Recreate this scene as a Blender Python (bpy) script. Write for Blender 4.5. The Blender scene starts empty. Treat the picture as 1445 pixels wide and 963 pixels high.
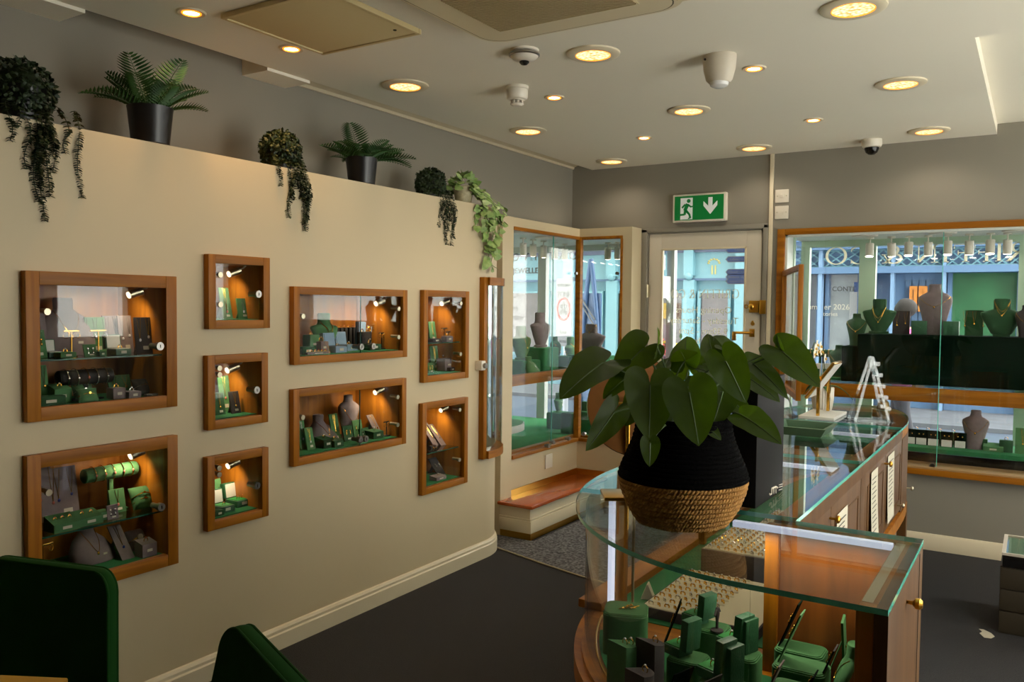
import bpy, bmesh, math, random
from mathutils import Vector, Matrix
RND = random.Random(11)
SC = bpy.context.scene
COL = SC.collection
PI = math.pi
sin, cos = math.sin, math.cos
def V(*a): return Vector(a)
# ------------------------------------------------------------------ camera
F_PX, YAW, PITCH, ROLL, CAM_H = 1168.35, 0.564697, -0.042458, 0.0098343, 1.5
_f = V(-sin(YAW)*cos(PITCH), cos(YAW)*cos(PITCH), sin(PITCH))
_r0 = V(cos(YAW), sin(YAW), 0); _u0 = _r0.cross(_f)
_r = _r0*cos(ROLL) + _u0*sin(ROLL); _u = -_r0*sin(ROLL) + _u0*cos(ROLL)
CAM = V(0, 0, CAM_H)
def ray(px, py): return (_r*(px-722.5)/F_PX - _u*(py-481.5)/F_PX + _f)
def at(px, py, ax, val):
    d = ray(px, py); t = (val-CAM[ax])/d[ax]; return CAM + d*t
def deep(px, py, t): return CAM + ray(px, py)*t
cam = bpy.data.objects.new('camera', bpy.data.cameras.new('camera')); COL.objects.link(cam)
cam.matrix_world = Matrix(((_r.x, _u.x, -_f.x, 0), (_r.y, _u.y, -_f.y, 0), (_r.z, _u.z, -_f.z, CAM_H), (0, 0, 0, 1)))
cam.data.sensor_width = 36; cam.data.lens = F_PX*36/1445; cam.data.clip_start = .02; cam.data.clip_end = 200
SC.camera = cam
# ------------------------------------------------------------------ materials
def lin(c): 
    return tuple(((x/255)/12.92 if x/255 <= .04045 else ((x/255+.055)/1.055)**2.4) for x in c)+(1,)
def newmat(name):
    m = bpy.data.materials.new(name); m.use_nodes = True; return m, m.node_tree.nodes, m.node_tree.links
MATS = {}
def pm(name, col, rough=.5, metal=0, sheen=0, noise=None, bump=None, grain=None, spec=None, emit=None, coat=0, trans=0, alpha=1):
    """principled material; noise=(scale,amount), bump=(scale,strength), grain=(axis,scale,amount,col2)"""
    m, N, L = newmat(name); b = N['Principled BSDF']; c = lin(col)
    b.inputs['Base Color'].default_value = c; b.inputs['Roughness'].default_value = rough; b.inputs['Metallic'].default_value = metal
    if sheen:
        b.inputs['Sheen Weight'].default_value = sheen; b.inputs['Sheen Roughness'].default_value = .4
        b.inputs['Sheen Tint'].default_value = tuple(min(1, x*2.5+.05) for x in c[:3])+(1,)
    if spec is not None: b.inputs['Specular IOR Level'].default_value = spec
    if coat: b.inputs['Coat Weight'].default_value = coat; b.inputs['Coat Roughness'].default_value = .12
    if trans: b.inputs['Transmission Weight'].default_value = trans
    if emit: b.inputs['Emission Color'].default_value = lin(emit[0]); b.inputs['Emission Strength'].default_value = emit[1]
    tc = None
    def coords(scale=(1, 1, 1)):
        t = N.new('ShaderNodeTexCoord'); mp = N.new('ShaderNodeMapping'); mp.inputs['Scale'].default_value = scale
        L.new(t.outputs['Object'], mp.inputs['Vector']); return mp.outputs[0]
    if noise or grain:
        t = N.new('ShaderNodeTexNoise'); mx = N.new('ShaderNodeMix'); mx.data_type = 'RGBA'
        if grain:
            ax, s, am, c2 = grain; sc = [s*9, s*9, s*9]; sc['xyz'.index(ax)] = s*.55
            L.new(coords(sc), t.inputs['Vector']); t.inputs['Scale'].default_value = 1; t.inputs['Detail'].default_value = 4; t.inputs['Distortion'].default_value = .6
            mx.inputs[7].default_value = lin(c2)
        else:
            L.new(coords(), t.inputs['Vector']); t.inputs['Scale'].default_value = noise[0]; am = noise[1]; t.inputs['Detail'].default_value = 5
            mx.inputs[7].default_value = lin(noise[2]) if len(noise) > 2 else tuple(x*.45 for x in c[:3])+(1,)
        rp = N.new('ShaderNodeMapRange'); rp.inputs[1].default_value = .38; rp.inputs[2].default_value = .66; rp.inputs[4].default_value = am
        L.new(t.outputs['Fac'], rp.inputs[0]); L.new(rp.outputs[0], mx.inputs[0]); mx.inputs[6].default_value = c
        L.new(mx.outputs[2], b.inputs['Base Color'])
    if bump:
        t = N.new('ShaderNodeTexNoise'); t.inputs['Scale'].default_value = bump[0]; L.new(coords(), t.inputs['Vector'])
        bp = N.new('ShaderNodeBump'); bp.inputs['Strength'].default_value = bump[1]; bp.inputs['Distance'].default_value = .01
        L.new(t.outputs['Fac'], bp.inputs['Height']); L.new(bp.outputs[0], b.inputs['Normal'])
    MATS[name] = m; return m
def glassmat(name, tint=(1, 1, 1), f0=.04, gain=1.0, rough=0.0):
    """thin architectural pane: light passes straight, each face mirrors by Schlick's law"""
    m, N, L = newmat(name); N.remove(N['Principled BSDF']); o = N['Material Output']
    t = N.new('ShaderNodeBsdfTransparent'); t.inputs[0].default_value = tint+(1,)
    g = N.new('ShaderNodeBsdfGlossy'); g.inputs['Roughness'].default_value = rough
    lw = N.new('ShaderNodeLayerWeight'); lw.inputs[0].default_value = .5
    pw = N.new('ShaderNodeMath'); pw.operation = 'POWER'; pw.inputs[1].default_value = 5
    mu = N.new('ShaderNodeMath'); mu.operation = 'MULTIPLY_ADD'; mu.inputs[1].default_value = (1-f0)*gain; mu.inputs[2].default_value = f0*gain; mu.use_clamp = True
    mx = N.new('ShaderNodeMixShader'); L.new(lw.outputs['Facing'], pw.inputs[0]); L.new(pw.outputs[0], mu.inputs[0]); L.new(mu.outputs[0], mx.inputs[0])
    L.new(t.outputs[0], mx.inputs[1]); L.new(g.outputs[0], mx.inputs[2]); L.new(mx.outputs[0], o.inputs[0]); MATS[name] = m; return m
def emat(name, col, s):
    m, N, L = newmat(name); N.remove(N['Principled BSDF']); e = N.new('ShaderNodeEmission')
    e.inputs[0].default_value = lin(col); e.inputs[1].default_value = s; L.new(e.outputs[0], N['Material Output'].inputs[0]); MATS[name] = m; return m
white = pm('white_paint', (198, 181, 147), .55, noise=(3, .1, (187, 170, 136)))
ceilm = pm('ceiling_paint', (230, 223, 205), .8)
greyw = pm('grey_paint', (134, 128, 115), .7, noise=(2, .15, (124, 118, 105)))
trimw = pm('gloss_white', (212, 199, 170), .4)
casev = pm('lit_case_velvet', (56, 104, 58), .9, sheen=.5, noise=(30, .25))  # lighter copy of the green velvet: case light put into the colour
panelw = pm('shaded_oak_panel', (118, 66, 18), .42, grain=('z', 2.5, .7, (78, 40, 8)))  # oak panel copy, darkened in colour to tone down the strip light
doorw = pm('door_paint', (205, 195, 176), .45)
wood = pm('oak', (158, 98, 12), .45, grain=('z', 3, .7, (112, 62, 3)), spec=.25)
woodh = pm('oak_rail', (158, 98, 12), .45, grain=('y', 3, .7, (112, 62, 3)), spec=.25)
woodx = pm('oak_cross', (158, 98, 12), .45, grain=('x', 3, .7, (112, 62, 3)), spec=.25)
woodp = pm('oak_panel', (166, 104, 26), .42, grain=('z', 2.5, .7, (114, 62, 10)), coat=.1)
woodc = pm('counter_walnut', (90, 60, 28), .5, grain=('z', 2.5, .6, (64, 40, 15)), spec=.25)
woodb = pm('bench_cherry', (176, 84, 30), .25, grain=('y', 2, .7, (140, 60, 18)), coat=.5)
brass = pm('brass', (200, 152, 62), .28, 1)
gold = pm('gold', (228, 176, 78), .22, 1)
silver = pm('silver', (214, 210, 206), .2, 1)
chrome = pm('chrome', (150, 146, 140), .3, 1)
nickel = pm('satin_nickel', (186, 176, 150), .35, 1)
velvet = pm('green_velvet', (34, 76, 42), .9, sheen=.5, noise=(30, .3))
velvl = pm('green_suede', (72, 118, 72), .9, sheen=.4, noise=(40, .25))
velvd = pm('dark_green_velvet', (6, 22, 14), .95, spec=.05, noise=(14, .4))
velve = pm('emerald_velvet', (22, 100, 52), .85, sheen=.5, noise=(14, .3))
chairv = pm('chair_velvet', (20, 58, 18), .95, sheen=.12, noise=(9, .3), spec=.1)
grey_s = pm('grey_suede', (118, 104, 104), .85, sheen=.3, noise=(50, .2))
dark_s = pm('charcoal_suede', (54, 47, 48), .85, sheen=.3, noise=(50, .2))
black_s = pm('black_suede', (26, 22, 22), .8, sheen=.2)
blue_s = pm('blue_leatherette', (120, 148, 172), .5)
boxg = pm('green_leatherette', (42, 88, 58), .45, bump=(180, .15))
cream = pm('cream_lining', (206, 196, 168), .8)
satin = pm('white_satin', (206, 204, 196), .6)
greensat = pm('green_satin', (20, 122, 44), .6)
paper = pm('paper', (190, 182, 160), .7)
inkm = pm('ink', (60, 56, 54), .7)
plastic = pm('white_plastic', (216, 208, 192), .35)
greyp = pm('grey_plastic', (128, 124, 118), .4)
blackp = pm('black_plastic', (14, 13, 13), .25)
dark = pm('dark_void', (16, 14, 12), .9)
glass = glassmat('pane_glass', (.97, .985, .975), .04, .8)
glassq = glassmat('cabinet_glass', (.98, .985, .98), .03, .8)
glasst = glassmat('counter_glass', (.965, .988, .975), .04, .9)
shelfg = glassmat('shelf_glass', (.8, .89, .84), .05, 1.2)
edgeg = pm('glass_edge', (96, 186, 166), .12, spec=.8)
edged = pm('glass_edge_dark', (40, 84, 68), .15, spec=.8)
acry = glassmat('acrylic', (.86, .88, .88), .05, .9)
frost = pm('frosted_strip', (214, 214, 216), .5, emit=((205, 210, 235), .55))
gem_w = pm('clear_stone', (225, 225, 230), .05, .3)
gem_r = pm('pink_stone', (196, 110, 96), .1)
gem_b = pm('blue_stone', (40, 60, 130), .1)
# ------------------------------------------------------------------ mesh builder
class MB:
    def __init__(s): s.v = []; s.f = []; s.mi = []; s.M = Matrix(); s.i = 0
    def add(s, vs, fs):
        k = len(s.v); s.v += [tuple(s.M @ Vector(p)) for p in vs]; s.f += [tuple(i+k for i in f) for f in fs]; s.mi += [s.i]*len(fs); return s
    def box(s, x0, x1, y0, y1, z0, z1, bev=0, seg=2):
        if x0 > x1: x0, x1 = x1, x0
        if y0 > y1: y0, y1 = y1, y0
        if z0 > z1: z0, z1 = z1, z0
        if bev <= 0:
            return s.add([(x, y, z) for z in (z0, z1) for y in (y0, y1) for x in (x0, x1)],
                         [(0, 2, 3, 1), (4, 5, 7, 6), (0, 1, 5, 4), (2, 6, 7, 3), (0, 4, 6, 2), (1, 3, 7, 5)])
        bm = bmesh.new(); bmesh.ops.create_cube(bm, size=1)
        for v in bm.verts: v.co = ((x0+x1)/2+v.co.x*(x1-x0), (y0+y1)/2+v.co.y*(y1-y0), (z0+z1)/2+v.co.z*(z1-z0))
        bmesh.ops.bevel(bm, geom=bm.edges[:], offset=min(bev, .49*min(x1-x0, y1-y0, z1-z0)), segments=seg, profile=.6, affect='EDGES')
        bm.verts.index_update(); s.add([tuple(v.co) for v in bm.verts], [tuple(v.index for v in f.verts) for f in bm.faces]); bm.free(); return s
    def cyl(s, p0, p1, r0, r1=None, n=16, cap=True):
        r1 = r0 if r1 is None else r1; p0, p1 = Vector(p0), Vector(p1); d = (p1-p0).normalized()
        a = d.orthogonal().normalized(); b = d.cross(a); vs = []
        for p, r in ((p0, r0), (p1, r1)):
            vs += [p+a*r*cos(2*PI*i/n)+b*r*sin(2*PI*i/n) for i in range(n)]
        fs = [(i, (i+1) % n, n+(i+1) % n, n+i) for i in range(n)]
        if cap: fs += [tuple(range(n))[::-1], tuple(range(n, 2*n))]
        return s.add(vs, fs)
    def lathe(s, prof, c=(0, 0, 0), n=24, sx=1, sy=1, close=True):
        vs = []; m = len(prof)
        for r, z in prof: vs += [(c[0]+r*sx*cos(2*PI*i/n), c[1]+r*sy*sin(2*PI*i/n), c[2]+z) for i in range(n)]
        fs = [(j*n+i, j*n+(i+1) % n, (j+1)*n+(i+1) % n, (j+1)*n+i) for j in range(m-1) for i in range(n)]
        if close: fs += [tuple(range(n))[::-1], tuple(range((m-1)*n, m*n))]
        return s.add(vs, fs)
    def tube(s, pts, r, n=6, closed=False, cap=True):
        pts = [Vector(p) for p in pts]; m = len(pts); rs = r if isinstance(r, (list, tuple)) else [r]*m; vs = []; up = None
        for k, p in enumerate(pts):
            a = pts[(k-1) % m] if closed or k else p; b = pts[(k+1) % m] if closed or k < m-1 else p
            d = (b-a); d = d.normalized() if d.length > 1e-9 else V(0, 0, 1)
            if up is None: up = d.orthogonal().normalized()
            up = (up-d*up.dot(d)); up = up.normalized() if up.length > 1e-6 else d.orthogonal().normalized(); w = d.cross(up)
            vs += [p+up*rs[k]*cos(2*PI*i/n)+w*rs[k]*sin(2*PI*i/n) for i in range(n)]
        fs = [(j*n+i, j*n+(i+1) % n, ((j+1) % m)*n+(i+1) % n, ((j+1) % m)*n+i) for j in range(m if closed else m-1) for i in range(n)]
        if cap and not closed: fs += [tuple(range(n))[::-1], tuple(range((m-1)*n, m*n))]
        return s.add(vs, fs)
    def prism(s, poly, a, b, ax='z', side=None):
        n = len(poly)
        put = {'z': lambda p, h: (p[0], p[1], h), 'x': lambda p, h: (h, p[0], p[1]), 'y': lambda p, h: (p[0], h, p[1])}[ax]
        vs = [put(p, a) for p in poly]+[put(p, b) for p in poly]
        i0 = s.i; s.add(vs, [tuple(range(n))[::-1], tuple(range(n, 2*n))]); k = len(s.v)-2*n
        if side is not None: s.i = side
        s.f += [(k+i, k+(i+1) % n, k+n+(i+1) % n, k+n+i) for i in range(n)]; s.mi += [s.i]*n; s.i = i0; return s
    def ell(s, c, rx, ry=None, rz=None, n=12, m=8):
        ry = rx if ry is None else ry; rz = rx if rz is None else rz
        vs = [(c[0], c[1], c[2]-rz)]; fs = []
        for j in range(1, m):
            t = PI*j/m
            vs += [(c[0]+rx*sin(t)*cos(2*PI*i/n), c[1]+ry*sin(t)*sin(2*PI*i/n), c[2]-rz*cos(t)) for i in range(n)]
        vs.append((c[0], c[1], c[2]+rz)); e = len(vs)-1
        fs += [(0, 1+(i+1) % n, 1+i) for i in range(n)]
        fs += [(1+j*n+i, 1+j*n+(i+1) % n, 1+(j+1)*n+(i+1) % n, 1+(j+1)*n+i) for j in range(m-2) for i in range(n)]
        fs += [(1+(m-2)*n+i, 1+(m-2)*n+(i+1) % n, e) for i in range(n)]
        return s.add(vs, fs)
    def ring(s, c, R, r, ax=(0, 0, 1), n=24, k=6):
        d = Vector(ax).normalized(); a = d.orthogonal().normalized(); b = d.cross(a); c = Vector(c)
        return s.tube([c+a*R*cos(2*PI*i/n)+b*R*sin(2*PI*i/n) for i in range(n)], r, k, True)
    def sheet(s, fn, nu, nv, th=0, nrm=(0, 0, 1)):
        vs = [Vector(fn(i/nu, j/nv)) for j in range(nv+1) for i in range(nu+1)]; w = nu+1
        fs = [(j*w+i, j*w+i+1, (j+1)*w+i+1, (j+1)*w+i) for j in range(nv) for i in range(nu)]
        if th:
            k = len(vs); d = Vector(nrm)*th; vs += [v-d for v in vs]
            fs += [tuple(i+k for i in f[::-1]) for f in fs]
            bd = [i for i in range(w)]+[j*w+nu for j in range(1, nv+1)]+[nv*w+i for i in range(nu-1, -1, -1)]+[j*w for j in range(nv-1, 0, -1)]
            fs += [(bd[i], bd[i]+k, bd[(i+1) % len(bd)]+k, bd[(i+1) % len(bd)]) for i in range(len(bd))]
        return s.add(vs, fs)
    def mesh(s, name, mats, smooth=40):
        me = bpy.data.meshes.new(name); me.from_pydata(s.v, [], s.f)
        for m in (mats if isinstance(mats, (list, tuple)) else [mats]): me.materials.append(m)
        me.polygons.foreach_set('material_index', s.mi)
        bm = bmesh.new(); bm.from_mesh(me); bmesh.ops.recalc_face_normals(bm, faces=bm.faces); bm.to_mesh(me); bm.free()
        if smooth:
            me.polygons.foreach_set('use_smooth', [True]*len(me.polygons)); me.set_sharp_from_angle(angle=math.radians(smooth))
        return me
def obj(name, mb, mats, parent=None, loc=None, smooth=40):
    me = mb if isinstance(mb, bpy.types.Mesh) else mb.mesh(name, mats, smooth)
    o = bpy.data.objects.new(name, me); COL.objects.link(o)
    if parent: o.parent = parent
    if loc is not None: o.location = loc
    return o
def tag(o, label=None, cat=None, group=None, kind=None):
    if label: o['label'] = label
    if cat: o['category'] = cat
    if group: o['group'] = group
    if kind: o['kind'] = kind
    return o
def thing(name, label, cat, loc=(0, 0, 0), rz=0, group=None, M=None):
    o = bpy.data.objects.new(name, None); COL.objects.link(o); o.empty_display_size = .05
    if M is not None: o.matrix_world = M
    else: o.location = loc; o.rotation_euler = (0, 0, rz)
    return tag(o, label, cat, group)
def struct(name, mb, mats, parent=None, smooth=40):
    o = obj(name, mb, mats, parent, smooth=smooth)
    if not parent: o['kind'] = 'structure'
    return o
def copy_thing(src, M, label=None, group=None):
    c = src.copy(); COL.objects.link(c); c.matrix_world = M
    if label: c['label'] = label
    if group: c['group'] = group
    for ch in src.children:
        d = ch.copy(); COL.objects.link(d); d.parent = c
        for g in ch.children:
            e = g.copy(); COL.objects.link(e); e.parent = d
    return c
def LM(loc, rz=0, s=1, tilt=0):
    return Matrix.Translation(Vector(loc)) @ Matrix.Rotation(rz, 4, 'Z') @ Matrix.Rotation(tilt, 4, 'Y') @ Matrix.Scale(s, 4)
CACHE = {}
def spawn(key, name, label, cat, M, build, group=None):
    """first call builds the thing's part meshes, later calls reuse them for copies.
    build() -> [(part_name, MB, mats, [sub-parts])]; an empty part name makes the thing one mesh"""
    if key not in CACHE:
        def prep(parts): return [(p[0], p[1].mesh(p[0] or name, p[2]), prep(p[3]) if len(p) > 3 else []) for p in parts]
        CACHE[key] = prep(build())
    parts = CACHE[key]
    if len(parts) == 1 and not parts[0][0]:
        o = bpy.data.objects.new(name, parts[0][1]); COL.objects.link(o); o.matrix_world = M
        return tag(o, label, cat, group)
    t = thing(name, label, cat, group=group, M=M)
    def put(parts, par):
        for n, me, sub in parts:
            o = bpy.data.objects.new(n, me); COL.objects.link(o); o.parent = par; put(sub, o)
    put(parts, t); return t
def text_mesh(body, size, depth=.002, bold=0):
    cu = bpy.data.curves.new('lettering', 'FONT'); cu.body = body; cu.size = size; cu.extrude = depth; cu.offset = bold
    cu.align_x = 'CENTER'; cu.resolution_u = 3; o = bpy.data.objects.new('lettering', cu); COL.objects.link(o)
    dg = bpy.context.evaluated_depsgraph_get(); dg.update(); me = bpy.data.meshes.new_from_object(o.evaluated_get(dg))
    bpy.data.objects.remove(o); bpy.data.curves.remove(cu); return me
def text(name, body, size, m, M, parent=None, depth=.002, bold=0):
    me = text_mesh(body, size, depth, bold); me.materials.clear(); me.materials.append(m)
    o = bpy.data.objects.new(name, me); COL.objects.link(o)
    if parent: o.parent = parent
    o.matrix_local = M if parent else M
    if not parent: o.matrix_world = M
    return o
RX90 = Matrix.Rotation(PI/2, 4, 'X')          # text upright, read from -y
RZ180 = Matrix.Rotation(PI, 4, 'Z')           # ... read from +y (the street)
# ================================================================== ROOM SHELL
XW, XG, YB, ZC, ZT = -2.742, -3.094, 5.744, 2.55, 2.083
carpet = pm('carpet', (44, 42, 42), .95, noise=(220, .8, (20, 19, 19)), bump=(260, .5))
matm = pm('entrance_matting', (50, 50, 52), .9, noise=(60, 1, (118, 118, 120)), bump=(120, .5))
pave = pm('paving', (86, 90, 98), .8, noise=(4, .4)); road = pm('road', (62, 74, 92), .8, noise=(3, .3))
struct('floor', MB().box(-3.1, 1.42, -2.6, YB+.08, -.06, 0), carpet)
# seam between carpet and matting: a shallow arc
arc = [(-2.80, 4.24), (-2.60, 4.18), (-2.414, 4.125), (-2.25, 4.08), (-2.09, 4.04), (-1.9, 4.01), (-1.7, 4.0), (-1.5, 4.0), (-1.33, 4.02)]
struct('floor_entrance', MB().prism(arc+[(-1.33, YB), (-2.499, YB), (-2.499, 5.55), (-2.66, 5.55), (-2.66, 4.485), (-2.95, 4.485), (-2.95, 4.38)], 0, .004), matm)
struct('trim_1', MB().tube([(x, y, .005) for x, y in arc], .005, 6), nickel)
# partition wall with the cabinet openings
CABS = {'C1': (1.395, 1.942, 1.111, 1.597), 'C2': (1.392, 1.942, .515, 1.003), 'C3': (2.083, 2.387, 1.3975, 1.69), 'C4': (2.077, 2.376, 1.0025, 1.2945),
        'C5': (2.073, 2.377, .604, .897), 'C6': (2.519, 3.283, 1.234, 1.575), 'C7': (2.516, 3.278, .789, 1.127), 'C8': (3.418, 3.827, 1.09, 1.579), 'C9': (3.411, 3.824, .492, .981)}
BORD = .044
mb = MB(); ys = sorted({-2.6, 3.93}|{v for c in CABS.values() for v in (c[0]+.02, c[1]-.02)})
for a, b in zip(ys, ys[1:]):
    if b-a < 1e-6: continue
    ym = (a+b)/2; z = 0
    for h0, h1 in sorted((c[2]+.02, c[3]-.02) for c in CABS.values() if c[0]+.02 < ym < c[1]-.02)+[(ZT, ZT)]:
        if h0 > z: mb.box(XG, XW, a, b, z, h0)
        z = max(z, h1)
RC, CX, CY = .33, XW-.33, 4.05
cend = [(CX+RC*cos(t*PI/2/24), CY+RC*sin(t*PI/2/24)) for t in range(25)]
mb.prism([(XG, 3.93), (XW, 3.93)]+cend+[(XG, CY+RC)], 0, ZT)
struct('wall_display', mb, white, smooth=20)
def sweep(path, prof):
    """path: [(x,y)], room on the right-hand side of travel when offsets are positive"""
    n = len(path); vs = []; m = len(prof)
    for i, p in enumerate(path):
        a = Vector(path[max(0, i-1)]); b = Vector(path[min(n-1, i+1)]); d = (b-a).normalized(); nn = Vector((d.y, -d.x))
        if 0 < i < n-1:
            d1 = (Vector(p)-a).normalized(); nn = nn/max(.3, Vector((d1.y, -d1.x)).dot(nn))
        vs += [(p[0]+nn.x*o, p[1]+nn.y*o, z) for o, z in prof]
    fs = [(i*m+j, i*m+(j+1) % m, (i+1)*m+(j+1) % m, (i+1)*m+j) for i in range(n-1) for j in range(m)]
    return MB().add(vs, fs+[tuple(range(m)), tuple(range((n-1)*m, n*m))])
skprof = [(0, 0), (.018, 0), (.018, .068), (.013, .074), (.013, .086), (.007, .097), (0, .1)]
struct('baseboard_left', sweep([(XW, -2.5)]+[(XW, 4.0)]+cend, skprof), trimw, smooth=25)
struct('baseboard_back', sweep([(-1.55, YB), (1.3, YB)], [(0, 0), (.022, 0), (.022, .085), (.01, .1), (0, .1)]), trimw)
struct('wall_left', MB().box(XG-.12, XG, -2.6, 4.48, 0, 2.61).box(XG-.12, XG, 4.48, YB, ZT, 2.61), greyw)
WX0, WX1 = -1.505, 1.2
struct('wall_back', MB().box(XG-.12, -2.497, YB, YB+.09, ZT, 2.61).box(-2.497, -1.59, YB, YB+.09, 2.055, 2.61).box(-1.59, WX0, YB, YB+.09, 0, 2.61)
       .box(WX0, WX1, YB, YB+.09, 2.03, 2.61).box(WX0, WX1, YB, YB+.09, 0, .482).box(WX1, 1.42, YB, YB+.09, 0, 2.61).box(-2.497, -2.46, YB, YB+.09, 0, 2.055), greyw)
rwm = pm('far_wall_paint', (190, 182, 166), .7)
struct('wall_right', MB().box(1.3, 1.42, -2.6, 1.8, 0, 2.61).box(1.3, 1.42, 5.5, YB, 0, 2.61).box(1.3, 1.42, 3.25, 3.7, 0, 2.61).box(1.3, 1.42, 4.4, 4.75, 0, 2.61).box(1.3, 1.42, 1.8, 3.25, 0, .3).box(1.3, 1.42, 3.7, 4.4, 0, 1.2).box(1.3, 1.42, 4.75, 5.5, 0, .3).box(1.3, 1.42, 1.8, 5.5, 2.46, 2.61), rwm)  # unseen invented side; openings placed and sized to admit daylight
w = struct('added_daylight_window', MB().box(1.32, 1.40, 1.8, 1.86, .3, 2.46).box(1.32, 1.40, 3.7, 3.74, 1.2, 2.46).box(1.32, 1.40, 4.36, 4.4, 1.2, 2.46).box(1.32, 1.40, 4.75, 4.8, .3, 2.46).box(1.32, 1.40, 5.44, 5.5, .3, 2.46).box(1.32, 1.40, 3.2, 3.25, .3, 2.46).box(1.32, 1.40, 1.8, 5.5, 2.4, 2.46), trimw)  # invented windows out of view, added to bring in daylight
obj('glass_pane', MB().box(1.355, 1.365, 1.86, 5.44, .35, 2.4), glass, w)
struct('wall_behind', MB().box(-3.1, 1.4, -2.72, -2.6, 0, 2.61), rwm)
# ceiling: dropped panel under the true slab, open strip along the left wall, raised bay at right
struct('ceiling', MB().box(-2.925, -.235, -2.6, YB, ZC, 2.612).box(-.235, 1.3, -2.6, 3.68, ZC, 2.612).box(XG-.12, -2.925, -2.6, YB+.09, 2.612, 2.7).box(-.235, 1.42, 3.68, YB+.09, 2.612, 2.7).box(-2.925, 1.42, -2.6, YB+.09, 2.6121, 2.7), ceilm)
struct('ceiling_beam', MB().box(XG, -2.926, .6, 1.728, 2.537, 2.612).box(XG, -2.926, 2.563, 2.818, 2.537, 2.612), ceilm)
struct('trim_2', sweep([(XG, 2.83), (XG, YB)], [(0, 2.567), (.012, 2.567), (.016, 2.582), (.05, 2.596), (.056, 2.612), (0, 2.612)]), trimw, smooth=25)
struct('trim_3', MB().box(-1.566, -1.54, YB-.016, YB, 0, ZC, .003), trimw)
# ------------------------------------------------------------------ street door
d = struct('door_1', MB().box(-2.46, -2.444, YB-.006, YB+.07, 0, 2.053).box(-1.612, -1.59, YB-.006, YB+.07, 0, 2.053).box(-2.46, -1.59, YB-.006, YB+.07, 2.04, 2.056)
           .box(-2.497, -2.452, YB-.022, YB-.006, 0, 2.075, .004).box(-1.6, -1.568, YB-.022, YB-.006, 0, 2.075, .004).box(-2.497, -1.568, YB-.022, YB-.006, 2.048, 2.082, .004), greyw)
gx0, gx1, gz1, gz0 = -2.345, -1.717, 1.93, .42
obj('door_leaf', MB().box(-2.442, gx0, YB, YB+.045, .01, 2.038, .003).box(gx1, -1.614, YB, YB+.045, .01, 2.038, .003).box(gx0, gx1, YB, YB+.045, gz1, 2.038).box(gx0, gx1, YB, YB+.045, .01, gz0), doorw, d)
obj('glazing_bead', MB().box(gx0, gx0+.014, YB-.004, YB+.02, gz0, gz1, .003).box(gx1-.014, gx1, YB-.004, YB+.02, gz0, gz1, .003).box(gx0, gx1, YB-.004, YB+.02, gz1-.014, gz1, .003).box(gx0, gx1, YB-.004, YB+.02, gz0, gz0+.014, .003), trimw, d)
obj('glass_pane', MB().box(gx0, gx1, YB+.022, YB+.028, gz0, gz1), glass, d)
for z in (1.62, .95, .3):
    obj('hinge', MB().cyl((-2.45, YB-.012, z-.05), (-2.45, YB-.012, z+.05), .007, n=10).box(-2.45, -2.43, YB-.008, YB-.002, z-.045, z+.045), nickel, d)
lz = at(1067, 433, 1, YB).z
lk = obj('rim_lock', MB().box(-1.685, -1.615, YB-.035, YB, lz-.042, lz+.042, .006).box(-1.612, -1.568, YB-.04, YB-.02, lz-.05, lz+.045, .004), brass, d)
obj('lock_knob', MB().cyl((-1.66, YB-.035, lz), (-1.66, YB-.055, lz), .012).ell((-1.66, YB-.06, lz), .02, .012, .02).ring((-1.7, YB-.04, lz), .012, .004, (0, 1, .3)), brass, lk)
z2 = at(1063, 457, 1, YB).z
obj('keyhole_cover', MB().cyl((-1.663, YB, z2), (-1.663, YB-.008, z2), .014).ell((-1.663, YB-.008, z2+.014), .008, .004, .008), brass, d)
z3 = at(1062, 470, 1, YB).z
obj('door_handle', MB().box(-1.685, -1.648, YB-.008, YB, z3-.028, z3+.028, .003).cyl((-1.666, YB-.008, z3), (-1.666, YB-.05, z3), .009).tube([(-1.666, YB-.05, z3), (-1.70, YB-.052, z3+.001), (-1.775, YB-.05, z3)], .009, 8).box(-1.79, -1.765, YB-.06, YB-.04, z3-.055, z3+.008, .004), brass, d)
lett, N_, L_ = newmat('window_lettering'); a1_ = N_.new('ShaderNodeBsdfTranslucent'); a1_.inputs[0].default_value = lin((240, 234, 216)); a2_ = N_.new('ShaderNodeMixShader'); a2_.inputs[0].default_value = .6
N_['Principled BSDF'].inputs['Base Color'].default_value = lin((240, 234, 216)); L_.new(N_['Principled BSDF'].outputs[0], a2_.inputs[1]); L_.new(a1_.outputs[0], a2_.inputs[2]); L_.new(a2_.outputs[0], N_['Material Output'].inputs[0])
def door_text(body, size, z, xc=-2.03, b=.0):
    text('lettering', body, size, lett, Matrix.Translation((xc, YB+.031, z)) @ RZ180 @ RX90, d, .0006, b)
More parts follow.
